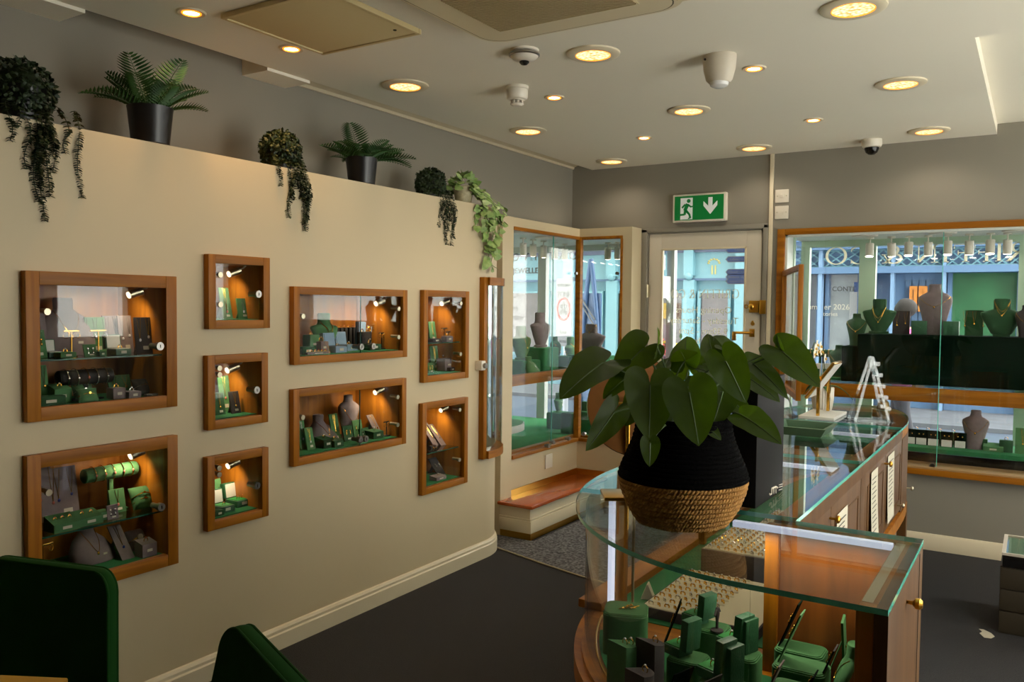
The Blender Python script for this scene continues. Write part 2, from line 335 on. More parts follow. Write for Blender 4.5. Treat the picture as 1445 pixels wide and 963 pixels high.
# ---- drawn serif capitals: strokes as flat bars and arcs, unit height 1
def serif(word, sp=.16):
    """returns MB of letters in the xz plane reading towards +x, thin in y; origin at left base"""
    mb = MB(); x = 0; T, S, th = .13, .05, .012
    def quad(p): mb.prism(p, -th/2, th/2, 'y')
    def bar(xa, za, xb, zb, w):
        d = Vector((xb-xa, zb-za)).normalized(); n = Vector((-d.y, d.x))*w/2
        quad([(xa+n.x, za+n.y), (xb+n.x, zb+n.y), (xb-n.x, zb-n.y), (xa-n.x, za-n.y)])
    def arc(cx, cz, rx, rz, a0, a1, w0=S, w1=T, n=26):
        vs = []; fs = []
        for i in range(n+1):
            a = math.radians(a0+(a1-a0)*i/n); w = w0+(w1-w0)*abs(cos(a))
            for r in (-w/2, w/2):
                for y in (-th/2, th/2): vs.append((cx+(rx+r)*cos(a), y, cz+(rz+r)*sin(a)))
        for i in range(n):
            k = 4*i; fs += [(k, k+4, k+5, k+1), (k+2, k+3, k+7, k+6), (k, k+2, k+6, k+4), (k+1, k+5, k+7, k+3)]
        mb.add(vs, fs+[(0, 1, 3, 2), (4*n, 4*n+2, 4*n+3, 4*n+1)])
    def ser(cx, z, w=.3): bar(cx-w/2, z, cx+w/2, z, .035)
    for ch in word:
        if ch == ' ': x += .4; continue
        if ch == 'O': arc(x+.5, .5, .46, .5, 0, 360); w = 1.0
        elif ch == 'C': arc(x+.5, .5, .46, .5, 42, 318); bar(x+.85, .98, x+.85, .72, .03); bar(x+.85, .02, x+.85, .26, .03); w = .92
        elif ch == 'G': arc(x+.5, .5, .46, .5, 42, 318); bar(x+.85, .98, x+.85, .72, .03); bar(x+.85, .05, x+.85, .42, T); ser(x+.85, .42); w = 1.0
        elif ch == 'I': bar(x+.17, 0, x+.17, 1, T); ser(x+.17, .018); ser(x+.17, .982); w = .34
        elif ch == 'F': bar(x+.17, 0, x+.17, 1, T); ser(x+.17, .018); bar(x+.03, .975, x+.66, .975, S); bar(x+.66, 1, x+.66, .74, .035); bar(x+.17, .52, x+.5, .52, S); bar(x+.5, .64, x+.5, .4, .035); w = .7
        elif ch == 'N': bar(x+.14, 0, x+.14, 1, S); bar(x+.84, 0, x+.84, 1, S); bar(x+.1, .98, x+.86, .02, T); ser(x+.14, .018); ser(x+.84, .982); ser(x+.08, .982, .2); w = .98
        elif ch == 'R': bar(x+.17, 0, x+.17, 1, T); ser(x+.17, .018); bar(x+.03, .975, x+.42, .975, S); bar(x+.17, .5, x+.42, .5, S); arc(x+.42, .7375, .22, .2375, -90, 90); bar(x+.4, .5, x+.78, .02, T); ser(x+.8, .018, .2); w = .84
        elif ch == '&':
            arc(x+.42, .77, .19, .2, -40, 220); arc(x+.42, .27, .34, .27, 105, 330); bar(x+.24, .66, x+.78, .02, T*.9); bar(x+.55, .62, x+.2, .42, S); bar(x+.68, .16, x+.86, .5, S); ser(x+.86, .5, .2); ser(x+.84, .018, .2); w = .98
        x += w+sp
    return mb, x-sp
mb, wd = serif('GRIFFIN & CO')
h_ = .062; s_ = .5/wd; o = obj('lettering', mb, lett, d)
gz = at(995, 421, 1, YB+.03).z
o.matrix_local = Matrix.Translation((-1.775, YB+.031, gz)) @ RZ180 @ Matrix.Diagonal((s_, .1, h_, 1))
door_text('Opening Hours', .066, at(995, 442, 1, YB).z)
door_text('Tuesday - Saturday', .066, at(995, 457, 1, YB).z)
door_text('9.30am - 5pm', .066, at(995, 472, 1, YB).z)
door_text('Or by', .066, at(995, 486, 1, YB).z)
door_text('appointment', .066, at(995, 500, 1, YB).z)
door_text('from 9am', .05, at(995, 513, 1, YB).z)
# ------------------------------------------------------------------ left display bay
mb = MB().box(XG-.1, -2.925, 4.48, 5.555, 2.022, ZT).box(-2.925, -2.497, 5.555, YB, 2.022, ZT)       # fascia
mb.box(-2.57, -2.497, 5.555, YB, 0, 2.022)                                                            # column beside the door
mb.box(XG-.1, -2.917, 4.48, 4.612, 0, ZT-.0005)                                                       # end panel
mb.box(-3.02, -2.93, 4.612, 5.62, 0, .48).box(-2.93, -2.57, 5.565, 5.62, 0, .48)                      # walls under the glass
struct('wall_bay', mb, white)
whitein = pm('window_lining', (208, 214, 204), .5)
struct('ceiling_bay', MB().box(-4.4, XG-.101, 4.5, 6.42, 2.03, 2.083).box(XG-.101, -2.497, YB+.09, 6.42, 2.03, ZT).box(XG-.1, -2.93, 4.612, 5.56, 2.014, 2.021).box(XG-.1, -2.58, 5.56, YB+.09, 2.014, 2.021), whitein)
struct('wall_bay_end', MB().box(-4.45, -4.4, 4.5, 6.42, 0, 2.083).box(-4.4, XG-.1, 4.5, 4.56, 0, 2.03), whitein)
f = struct('window_1', MB().box(-2.945, -2.912, 4.612, 5.535, 1.999, 2.022, .003).box(-2.95, -2.905, 4.612, 5.535, .48, .505, .003).box(-2.948, -2.905, 5.535, 5.578, .48, 2.022, .003)
           .box(-2.905, -2.57, 5.545, 5.578, 1.999, 2.022, .003).box(-2.905, -2.57, 5.54, 5.585, .48, .505, .003).box(-2.585, -2.568, 5.545, 5.578, .505, 2.0, .003), woodh)
obj('sill', MB().box(-2.99, -2.95, 4.612, 5.6, .495, .52).box(-2.95, -2.57, 5.585, 5.61, .495, .52), woodh, f)
obj('mid_rail', MB().box(-3.01, -2.965, 4.612, 5.64, .957, 1.03, .003).box(-2.965, -2.57, 5.6, 5.64, .95, 1.03, .003), woodh, f)
ysp = at(776, 400, 0, -2.92).y
obj('sliding_pane', MB().box(-2.922, -2.916, 4.615, ysp+.04, .506, 1.998), glassq, f)
obj('sliding_pane', MB().box(-2.938, -2.932, ysp-.0, 5.535, .506, 1.998), glassq, f)
obj('pane_edge', MB().box(-2.9225, -2.9155, ysp+.04, ysp+.044, .506, 1.998), edgeg, f)
obj('sliding_pane', MB().box(-2.905, -2.586, 5.559, 5.565, .506, 1.998), glass, f)
for px, py, X in ((769, 629, 0), (776, 624, 0), (798, 619, 0), (826, 612, 1)):
    p = at(px, py, 0, -2.913) if X == 0 else at(px, py, 1, 5.555)
    dv = V(.03, 0, 0) if X == 0 else V(0, -.03, 0)
    obj('pane_lock', MB().cyl(p, p+dv, .011).cyl(p+dv*.6, p+dv*1.2, .015), chrome, f)
p = at(872, 386, 1, 5.555); obj('pane_hinge', MB().cyl(p, p+V(0, -.02, 0), .012), chrome, f)
p = at(811, 386, 0, -2.915); obj('pane_hinge', MB().cyl(p, p+V(.02, 0, 0), .01), chrome, f)
# bench below the bay
b = thing('window_bench', 'low white plinth bench with polished orange wood top under the glazed display bay', 'bench', (-2.80, 5.0, 0))
def L(mb): mb.M = Matrix.Translation((2.80, -5.0, 0)); return mb
def fix(mb): mb.v = [(x+2.80, y-5.0, z) for x, y, z in mb.v]; return mb
obj('base', fix(MB().box(-2.929, -2.69, 4.4805, 5.553, .06, .208).box(-2.925, -2.68, 4.475, 5.553, .045, .125, .006).box(-2.925, -2.684, 4.477, 5.553, .125, .14, .005)), trimw, b)
obj('kick_plate', fix(MB().box(-2.929, -2.685, 4.482, 5.553, .004, .046)), brass, b)
obj('seat_top', fix(MB().box(-2.928, -2.662, 4.458, 5.553, .208, .23, .008)), woodb, b)
obj('upstand', fix(MB().box(-2.929, -2.921, 4.615, 5.553, .23, .272).box(-2.921, -2.664, 5.545, 5.553, .23, .272)), brass, b)
p = at(774, 651, 0, -2.928); tag(obj('blank_socket_plate', MB().box(-2.93, -2.922, p.y-.05, p.y+.05, p.z-.05, p.z+.05, .003), plastic), 'square white blanking plate on the wall above the wooden bench seat', 'wall plate')
# ------------------------------------------------------------------ right display window
zs = .525
f = struct('window_2', MB().box(WX0, -1.455, YB-.022, YB+.05, zs, 2.037, .004).box(-1.455, WX1-.05, YB-.022, YB+.05, 1.997, 2.037, .004).box(WX1-.05, WX1, YB-.022, YB+.05, zs, 2.037, .004), woodx)
obj('sill', MB().box(WX0, WX1, YB-.06, YB+.2, zs-.012, zs, .003), pm('sill_top', (150, 118, 76), .5), f)
obj('sill_edge', MB().box(WX0-.005, WX1, YB-.066, YB-.0005, zs-.05, zs-.012, .004), woodx, f)
obj('mid_rail', MB().box(-1.455, WX1-.05, YB+.03, YB+.075, .918, 1.008, .003), woodx, f)
obj('glazing_channel', MB().box(-1.455, -1.44, YB, YB+.03, zs, 1.997).box(-1.455, WX1-.05, YB, YB+.03, 1.982, 1.997), whitein, f)
xa = at(1318, 430, 1, YB+.01).x
obj('sliding_pane', MB().box(-1.2, xa+.04, YB+.006, YB+.012, zs, 1.984), glassq, f)
obj('sliding_pane', MB().box(xa-.0, WX1-.05, YB+.018, YB+.024, zs, 1.984), glassq, f)
obj('pane_edge', MB().box(xa+.04, xa+.044, YB+.0055, YB+.0125, zs, 1.984), edgeg, f)
p = at(1316, 657, 1, YB+.004); obj('pane_lock', MB().cyl(p, p+V(0, -.035, 0), .012).cyl(p+V(0, -.02, 0), p+V(0, -.035, 0), .017), chrome, f)
# the framed pane standing open into the room
A = V(-1.452, YB-.024, 0); hb = at(1096, 383, 1, YB-.02)
B = None
best = 1e9
for i in range(200):                       # free stile: its top corner lies on the swing circle seen at this bearing
    t = .06+i*.004; q = CAM+ray(1131, 373)*(5.6-t*2.2)
    if abs(q.z-hb.z) < best: best = abs(q.z-hb.z); B = q
ang = math.atan2(B.y-A.y, B.x-A.x); Lc = (V(B.x, B.y, 0)-A).length; zt_ = hb.z; zb_ = .972
c_ = obj('casement', MB().box(0, .03, -.014, .014, zb_, zt_, .003).box(Lc-.032, Lc, -.014, .014, zb_, zt_, .003).box(.03, Lc-.032, -.014, .014, zt_-.032, zt_, .003).box(.03, Lc-.032, -.014, .014, zb_, zb_+.035, .003), wood, f)
c_.location = A; c_.rotation_euler = (0, 0, ang)
obj('casement_glass', MB().box(.03, Lc-.032, -.003, .003, zb_+.035, zt_-.032), glass, c_)
# window linings, outer glazing with lettering
lg = pm('green_joinery', (176, 200, 176), .45)
YO = 6.45
struct('wall_window_lining', MB().box(-1.505, -1.46, YB+.09, 5.98, 0, 2.06).box(WX1-.01, WX1+.03, YB+.09, YO, 0, 2.06).box(-1.505, WX1, YB+.0905, YO, 2.0, 2.06), whitein)
xs = [at(px, 400, 1, YO).x for px in (1214, 1237)]
mb = MB().box(-1.5, -1.44, YO-.06, YO, -.1, 2.3).box(-1.44, 1.25, YO-.06, YO, 1.955, 2.3).box(xs[0], xs[1], YO-.06, YO, .45, 1.955).box(1.2, 1.25, YO-.06, YO, -.1, 2.3).box(-1.44, 1.2, YO-.06, YO, -.1, .42)
p = at(1437, 400, 1, YO).x; mb.box(p, p+.07, YO-.06, YO, .42, 1.955)
w4 = struct('window_4', mb, lg)
obj('glass_pane', MB().box(-1.44, 1.2, YO-.034, YO-.028, .42, 1.955), glass, w4)
obj('return_post', MB().box(-1.5, -1.45, 5.98, 6.03, -.1, 2.06, .012), lg, w4)
obj('return_glass', MB().box(-1.478, -1.472, 6.03, YO-.06, .42, 1.955), glass, w4)
mb, wd = serif('GRIFFIN & CO')
a_ = at(1167, 360, 1, YO-.04); b_ = at(1240, 374, 1, YO-.04)
# letter height from the O: top and foot as seen on the pane; width from O (left) to R (right edge of frame)
lt, lb = at(1290, 346, 1, YO-.04).z, at(1290, 371, 1, YO-.04).z
xO = at(1165, 360, 1, YO-.04).x; xR = at(1432, 360, 1, YO-.04).x
mbR, wR = serif('FFIN & CO'); kx = (xR-xO)/(wR+.16+.34+.16+.3)
o = obj('lettering', mb, lett, w4); o.matrix_local = Matrix.Translation((xO+wd*kx, YO-.024, lb)) @ RZ180 @ Matrix.Diagonal((kx, .1, lt-lb, 1))
# outer glazing of the left bay
w5 = struct('window_5', MB().box(-4.45, -2.497, YO-.06, YO, 1.98, 2.3).box(-4.45, -2.497, YO-.06, YO, -.1, .42).box(-2.56, -2.497, YO-.06, YO, .42, 1.98).box(-4.45, -4.39, YO-.06, YO, .42, 1.98)
             .box(-3.78, -3.7, YO-.06, YO, .42, 1.98).box(-2.53, -2.497, YB+.095, YO-.06, 1.98, 2.029).box(-2.53, -2.497, YB+.095, YO-.06, -.1, .42), pm('grey_joinery', (190, 194, 190), .45))
obj('glass_pane', MB().box(-4.39, -2.56, YO-.034, YO-.028, .42, 1.98), glass, w5)
obj('return_glass', MB().box(-2.517, -2.511, YB+.095, YO-.06, .42, 1.98), glass, w5)
p1 = at(812, 345, 1, YO-.04); mb, wd = serif('GRIFFIN & CO'); k2 = .95/wd
dl = pm('dark_lettering', (92, 104, 98), .5)
o = obj('lettering', mb, dl, w5); o.matrix_local = Matrix.Translation((p1.x+.02, YO-.024, at(805, 366, 1, YO-.04).z)) @ RZ180 @ Matrix.Diagonal((k2, .1, .13, 1))

struct('wall_sky_block', MB().box(-40, 2, YO-.25, YO, 2.3, 15), pm('sky_block_render', (170, 164, 152), .8))  # unseen upper storeys, added to cut the sky light in the street
# ================================================================== CEILING FITTINGS
lampw = emat('lamp_warm', (255, 214, 150), 9)
lampd = emat('lamp_core', (255, 240, 214), 14)
lampc = emat('lamp_small', (255, 226, 180), 1.6)
amber = pm('amber_trim', (230, 130, 30), .4, emit=((255, 140, 20), 1.2))
refl = pm('facetted_reflector', (206, 176, 112), .3, 1, bump=(60, .5))
def lens():  # emission pattern imitating lamplight on the gold reflector facets
    m, N, L = newmat('reflector_glow'); N.remove(N['Principled BSDF']); e = N.new('ShaderNodeEmission'); t = N.new('ShaderNodeTexVoronoi'); t.inputs['Scale'].default_value = 70
    tc = N.new('ShaderNodeTexCoord'); L.new(tc.outputs['Object'], t.inputs['Vector']); r = N.new('ShaderNodeValToRGB'); r.color_ramp.elements[0].color = lin((255, 238, 190)); r.color_ramp.elements[1].color = lin((176, 140, 66))
    r.color_ramp.elements[0].position = .1; r.color_ramp.elements[1].position = .8
    L.new(t.outputs['Distance'], r.inputs[0]); L.new(r.outputs[0], e.inputs[0]); e.inputs[1].default_value = 1.15; L.new(e.outputs[0], N['Material Output'].inputs[0]); return m
glowm = lens()
def big_light():
    r = MB().lathe([(.074, -.011), (.1, -.012), (.111, -.006), (.112, 0), (.074, 0)], n=36, close=False).lathe([(.074, 0), (.074, -.011)], n=36, close=False)
    d = MB().lathe([(.0738, -.0105), (.066, -.006), (.045, -.0025), (.02, -.001), (.0, -.0008)], n=36, close=False)
    c = MB().ring((0, 0, -.0105), .0715, .0016, n=36)
    e = MB().lathe([(.070, -.0085), (.05, -.0065), (0, -.006)], n=36, close=False)
    return [('trim_ring', r, trimw), ('reflector', d, refl), ('lens', e, glowm), ('amber_ring', c, amber)]  # the glowing disc stands for the lamplit reflector
BIG = {(-.573, 3.1): 'biggest round downlight, above the near counter at the top edge', (-1.587, 3.111): 'round downlight on the ceiling beside the fisheye camera', (-2.584, 3.104): 'round downlight above the wide cabinets, nearest the access panel',
       (-1.596, 4.251): 'round downlight on the ceiling behind the tapered motion sensor', (-.567, 4.237): 'round downlight beside the raised ceiling edge at right, nearer one', (-2.605, 4.267): 'round downlight just above the trailing pale pothos by the coving',
       (-2.619, 5.448): 'round downlight in the far left ceiling corner above the bay', (-1.595, 5.446): 'round downlight above the door near the white conduit', (-.567, 5.429): 'round downlight beside the black dome camera over the display window'}
def spot(par, loc, e, ang, col, rad=.03, rot=(0, 0, 0), blend=.6):
    l = bpy.data.lights.new('lamp_light', 'SPOT'); l.energy = e; l.spot_size = math.radians(ang); l.spot_blend = blend; l.color = col; l.shadow_soft_size = rad
    o = bpy.data.objects.new('lamp_light', l); COL.objects.link(o); o.parent = par; o.location = loc; o.rotation_euler = rot; return o
WARM = (1.0, .70, .38); NEUT = (1.0, .86, .68)
E_BIG, E_SM = 2.6, 4.0
for (x, y), lab in BIG.items():
    o = spawn('bigl', 'downlight', lab, 'ceiling light', LM((x, y, ZC)), big_light, 'large round downlights in the shop ceiling')
    spot(o, (0, 0, -.03), E_BIG, 150, NEUT, .05)
for x, y in ((-1.59, 1.9), (-.57, 1.9), (.45, 3.1), (.45, 1.9), (1.6, 3.1), (1.6, 4.3)):
    pass
def small_light():
    r = MB().lathe([(.033, -.004), (.048, -.006), (.052, 0), (.033, 0)], n=28, close=False).lathe([(.033, 0), (.033, -.004)], n=28, close=False)
    a = MB().ring((0, 0, -.004), .031, .004, n=28)
    e = MB().lathe([(.0, -.0045), (.022, -.004), (.029, -.002), (.029, -.0005)], n=24, close=False)
    return [('trim_ring', r, trimw), ('glow_ring', a, amber), ('lamp', e, lampd)]
SM = {(-2.615, 1.941): 'small lit halogen spot above the potted fern at far left', (-2.623, 2.423): 'small lit halogen spot beside the square access panel', (-2.081, 3.659): 'small lit halogen spot beside the smoke detector',
      (-1.079, 3.658): 'small lit halogen spot right beside the tapered motion sensor', (-2.088, 4.8): 'small lit halogen spot nearest the street door', (-1.083, 4.815): 'small lit halogen spot between two large lights at right'}
for (x, y), lab in SM.items():
    o = spawn('smalll', 'spotlight', lab, 'ceiling light', LM((x, y, ZC)), small_light, 'small halogen ceiling spots')
    spot(o, (0, 0, -.02), E_SM*(1.7 if y < 2.6 else 1), 110, (1, .56, .2) if y < 2.6 else WARM, .03)
# access panel
pan = pm('access_panel_paint', (204, 184, 136), .7)
pk = at(462, 72, 2, ZC); q0 = at(593, 41, 2, ZC)
t = thing('ceiling_hatch', 'square beige ceiling access hatch with raised rim, left of the vent unit', 'ceiling hatch', (-2.275, 2.26, ZC))
obj('hatch_rim', MB().box(-.26, .26, .24, .256, -.02, 0, .004).box(-.26, .26, -.256, -.24, -.02, 0, .004).box(-.26, -.244, -.24, .24, -.02, 0, .004).box(.244, .26, -.24, .24, -.02, 0, .004), pan, t)
obj('hatch_door', MB().box(-.242, .242, -.238, .238, -.016, -.002, .003), pan, t)
obj('key_lock', MB().cyl((.2, .17, -.016), (.2, .17, -.018), .007), blackp, t)
# cassette air conditioner
ac = pm('ac_plastic', (208, 192, 156), .45)
t = thing('ceiling_air_conditioner', 'beige cassette air conditioner with ribbed grille set in the ceiling', 'air conditioner', (-1.395, 2.26, ZC))
def rr(w, h, r, n=6):
    return [(cx*(w-r)+r*cos(a0+i*PI/2/n), cy*(h-r)+r*sin(a0+i*PI/2/n)) for cx, cy, a0 in ((1, 1, 0), (-1, 1, PI/2), (-1, -1, PI), (1, -1, 1.5*PI)) for i in range(n+1)]
obj('body', MB().prism(rr(.455, .455, .03), -.012, 0), ac, t)
obj('fascia', MB().prism(rr(.40, .40, .1), -.052, -.012).prism(rr(.385, .385, .09), -.06, -.052), ac, t)
obj('slot_shade', MB().box(-.33, .33, .402, .438, -.018, -.0119, .002), pm('ac_shadow', (74, 60, 36), .6), t)  # dark strips: shade inside the air slots put in as colour
obj('slot_shade', MB().box(-.438, -.402, -.33, .33, -.018, -.0119, .002), MATS['ac_shadow'], t)
obj('panel_seam', MB().prism(rr(.375, .375, .085), -.0605, -.06), MATS['ac_shadow'], t); obj('centre_panel', MB().prism(rr(.371, .371, .083), -.0612, -.06), ac, t)
mb = MB().box(-.27, .27, -.27, .27, -.0635, -.06)
for i in range(46): mb.box(-.265, .265, -.262+i*.0115, -.257+i*.0115, -.068, -.063)
g_ = obj('grille', mb, pm('ac_grille', (196, 178, 138), .5), t)
# fisheye camera, smoke detector, motion sensor, dome camera
t = thing('ceiling_camera', 'small white ceiling camera with black fisheye lens and chrome band', 'security camera', (-1.81, 2.93, ZC))
obj('base', MB().lathe([(.06, 0), (.06, -.008), (.055, -.012), (0, -.012)], n=28, close=False), plastic, t)
obj('band', MB().lathe([(.058, -.012), (.064, -.018), (.064, -.024), (.05, -.03)], n=28, close=False), chrome, t)
obj('dome', MB().lathe([(.058, -.026), (.05, -.036), (.03, -.045), (.02, -.047), (0, -.047)], n=28, close=False), plastic, t)
obj('lens', MB().lathe([(.02, -.046), (.02, -.052), (.012, -.06), (0, -.063)], n=20, close=False), blackp, t)
t = thing('smoke_detector', 'white round smoke detector with vented nose hanging from the ceiling', 'smoke detector', (-2.139, 3.40, ZC))
obj('base', MB().lathe([(.056, 0), (.056, -.012), (.05, -.016), (.05, -.02)], n=28), plastic, t)
obj('head', MB().lathe([(.052, -.02), (.052, -.05), (.046, -.06), (.034, -.064), (.034, -.068)], n=28), plastic, t)
mb = MB().lathe([(.03, -.084), (.024, -.092), (0, -.094)], n=20, close=False).lathe([(.034, -.082), (.03, -.088), (.0, -.088)], n=20, close=False)
for i in range(8): mb.box(.024, .031, -.004, .004, -.086, -.066); mb.v[-8:] = [tuple(Matrix.Rotation(i*PI/4, 4, 'Z') @ Vector(p)) for p in mb.v[-8:]]
obj('vent_cage', mb, plastic, t)
t = thing('ceiling_motion_sensor', 'tapered white motion sensor mounted on the ceiling', 'motion sensor', (-1.15, 3.41, ZC))
obj('body', MB().lathe([(.07, 0), (.071, -.01), (.066, -.06), (.055, -.1), (.044, -.112)], n=28, sx=1, sy=.85), pm('sensor_body', (200, 190, 172), .5), t)
obj('lens', MB().lathe([(.04, -.11), (.036, -.124), (.02, -.132), (0, -.134)], n=24, close=False), pm('sensor_lens', (214, 212, 208), .2), t)
obj('screw', MB().cyl((-.045, -.045, -.02), (-.047, -.05, -.02), .005), blackp, t)
t = thing('ceiling_dome_camera', 'white dome security camera with black glass eye over the display window', 'security camera', (-.898, 5.56, ZC))
obj('base', MB().lathe([(.058, 0), (.06, -.03), (.054, -.045), (.04, -.05)], n=28), plastic, t)
obj('dome', MB().lathe([(.042, -.046), (.042, -.058), (.034, -.078), (.018, -.09), (0, -.093)], n=24, close=False), blackp, t)
# exit sign
exg = pm('exit_green', (0, 104, 44), .35, emit=((0, 118, 48), .12)); exw = pm('exit_white', (214, 214, 210), .4, emit=((214, 214, 210), .1))
t = thing('exit_sign', 'green and white emergency exit sign with running figure above the door', 'exit sign', (-2.05, YB, 2.21))
obj('housing', MB().box(-.195, .195, -.05, 0, -.1, .1, .006), plastic, t)
obj('face', MB().box(-.18, .18, -.053, -.05, -.086, .086), exg, t)
def flat(pts, y0=-.0545, y1=-.053): return MB().prism(pts, y0, y1, 'y')
obj('door_symbol', flat([(-.135, -.08), (-.045, -.08), (-.045, .072), (-.135, .072)]), exw, t)
fy = (-.056, -.0545)
mb = MB()
def limb(a, b, w, w2=None):
    a, b = Vector(a), Vector(b); d = (b-a).normalized(); n = Vector((-d.y, d.x)); w2 = w2 or w
    mb.prism([tuple(a+n*w-d*w*.3), tuple(b+n*w2+d*w2*.3), tuple(b-n*w2+d*w2*.3), tuple(a-n*w-d*w*.3)], fy[0], fy[1], 'y')
mb.prism([(-.074+.014*cos(i*PI/8), .05+.014*sin(i*PI/8)) for i in range(16)], fy[0], fy[1], 'y')
limb((-.082, .026), (-.1, -.015), .014, .012); limb((-.1, .026), (-.122, .004), .006); limb((-.078, .024), (-.058, .008), .006); limb((-.058, .008), (-.04, .01), .005)
limb((-.098, -.015), (-.103, -.045), .009); limb((-.105, -.045), (-.145, -.047), .007); limb((-.092, -.018), (-.068, -.045), .009, .007); limb((-.068, -.045), (-.06, -.07), .007); limb((-.06, -.07), (-.075, -.074), .004)
obj('running_figure', mb, exg, t)
obj('arrow_symbol', flat([(.085, -.05), (.035, .01), (.035, .042), (.07, .008), (.07, .068), (.1, .068), (.1, .008), (.135, .042), (.135, .01)]), exw, t)
# switch plates beside the conduit
for z, lab, n in ((2.261, 'upper square white wall plate beside the white conduit', 0), (2.151, 'lower square white wall plate beside the white conduit', 1)):
    t = thing('switch_plate', lab, 'switch', (-1.483, YB, z), group='white square plates beside the conduit')
    obj('plate', MB().box(-.045, .045, -.011, 0, -.044, .044, .003), plastic, t)
    if n == 0: obj('rocker', MB().box(-.013, .013, -.016, -.011, -.012, .012, .002), plastic, t)
    else: obj('flex_outlet', MB().cyl((0, -.011, 0), (0, -.015, 0), .012), plastic, t)
    for s in (-1, 1): obj('screw', MB().cyl((s*.03, -.011, 0), (s*.03, -.0125, 0), .004, n=8), nickel, t)
# ================================================================== JEWELLERY KINDS  (front faces +x, base at origin)
SUEDE = {'green': velvl, 'grey': grey_s, 'dark': dark_s, 'black': black_s, 'deep': velvet, 'blue': blue_s, 'night': velvd, 'box': boxg, 'emerald': velve, 'case': casev}
METAL = {'gold': gold, 'silver': silver, 'mixed': gold}
def price(mb, x, y, z, w=.012, h=.007, rake=0):
    return mb.add([(x, y-w/2, z-h/2), (x, y+w/2, z-h/2), (x-rake*h, y+w/2, z+h/2), (x-rake*h, y-w/2, z+h/2), (x-.001, y-w/2, z-h/2), (x-.001, y+w/2, z-h/2), (x-.001-rake*h, y+w/2, z+h/2), (x-.001-rake*h, y-w/2, z+h/2)],
                  [(0, 1, 2, 3), (7, 6, 5, 4), (0, 4, 5, 1), (1, 5, 6, 2), (2, 6, 7, 3), (3, 7, 4, 0)])
# bust profiles: (z, half width, half depth, x shift) for height 1
BUST = {'flare': [(0, .27, .16, 0), (.07, .27, .16, 0), (.075, .2, .12, 0), (.12, .22, .13, .0), (.3, .33, .17, .0), (.5, .42, .2, .0), (.62, .46, .2, -.02), (.66, .42, .17, -.03), (.7, .22, .14, -.03), (.76, .185, .13, -.03), (.96, .19, .135, -.03), (1, .165, .115, -.03)],
        'slim': [(0, .2, .13, 0), (.1, .19, .13, 0), (.3, .22, .15, 0), (.5, .27, .17, 0), (.66, .31, .18, 0), (.74, .3, .17, -.01), (.8, .22, .14, -.02), (.84, .14, .1, -.02), (.9, .12, .09, -.02), (.98, .12, .09, -.02), (1, .1, .07, -.02)],
        'lean': [(0, .4, .05, .16), (.1, .44, .07, .13), (.3, .47, .1, .07), (.5, .45, .12, 0), (.66, .36, .12, -.06), (.75, .22, .11, -.1), (.8, .17, .105, -.12), (.95, .175, .11, -.13), (1, .16, .1, -.13)],
        'low': [(0, .6, .34, .12), (.12, .62, .36, .08), (.3, .58, .36, 0), (.55, .42, .3, -.12), (.7, .24, .2, -.2), (.78, .2, .17, -.22), (.96, .21, .18, -.22), (1, .19, .16, -.22)],
        'wide': [(0, .2, .12, 0), (.06, .2, .12, 0), (.07, .24, .13, 0), (.3, .36, .2, 0), (.52, .48, .24, 0), (.62, .5, .22, -.02), (.68, .34, .17, -.03), (.72, .2, .14, -.03), (.95, .2, .14, -.03), (1, .17, .12, -.03)]}
def prof_at(p, z):
    for a, b in zip(p, p[1:]):
        if a[0] <= z <= b[0]:
            k = (z-a[0])/max(1e-6, b[0]-a[0]); return [a[i]+(b[i]-a[i])*k for i in range(4)]
    return list(p[-1])
def bust_b(kind, col, h, tagp=True):
    def f():
        p = BUST[kind]; mb = MB(); n = 28; vs = []
        for z, hw, hd, sx in p: vs += [((sx+hd*cos(2*PI*i/n))*h, hw*sin(2*PI*i/n)*h, z*h) for i in range(n)]
        m = len(p); mb.add(vs, [(j*n+i, j*n+(i+1) % n, (j+1)*n+(i+1) % n, (j+1)*n+i) for j in range(m-1) for i in range(n)]+[tuple(range(n))[::-1], tuple(range((m-1)*n, m*n))])
        parts = [('form', mb, SUEDE[col])]
        if tagp:
            q = prof_at(p, .22); parts.append(('price_tag', price(MB(), (q[2]+q[3]+.012)*h, q[1]*.3*h, .22*h, .06*h+.006, .03*h+.003), paper))
        return parts
    return f
def necklace_b(kind, h, drop=.3, metal='gold', pend=True, rows=1, r=.0011):
    def f():
        p = BUST[kind]; mb = MB()
        nk = [q for q in p if q[0] > .72][0]; z0 = nk[0]+.02
        for k in range(rows):
            pts = []
            for i in range(25):
                s = -1+i/12; z = z0-(drop-.09*k)*(1-abs(s)**1.7); q = prof_at(p, max(.02, z)); y = s*nk[1]*.98
                if abs(y) >= q[1]: y = q[1]*.98*(1 if y > 0 else -1)
                x = q[3]+q[2]*math.sqrt(max(0, 1-(y/q[1])**2))
                pts.append(((x+.012)*h, y*h, z*h))
            mb.tube(pts, r, 5)
        zz = z0-drop; q = prof_at(p, max(.02, zz)); x = (q[3]+q[2]+.02)*h
        parts = [('chain', mb, METAL[metal])]
        if pend: parts.append(('pendant', MB().ell((x, 0, zz*h-.006), .003, .005, .007, 8, 6), gem_r if metal == 'mixed' else METAL[metal]))
        return parts
    return f
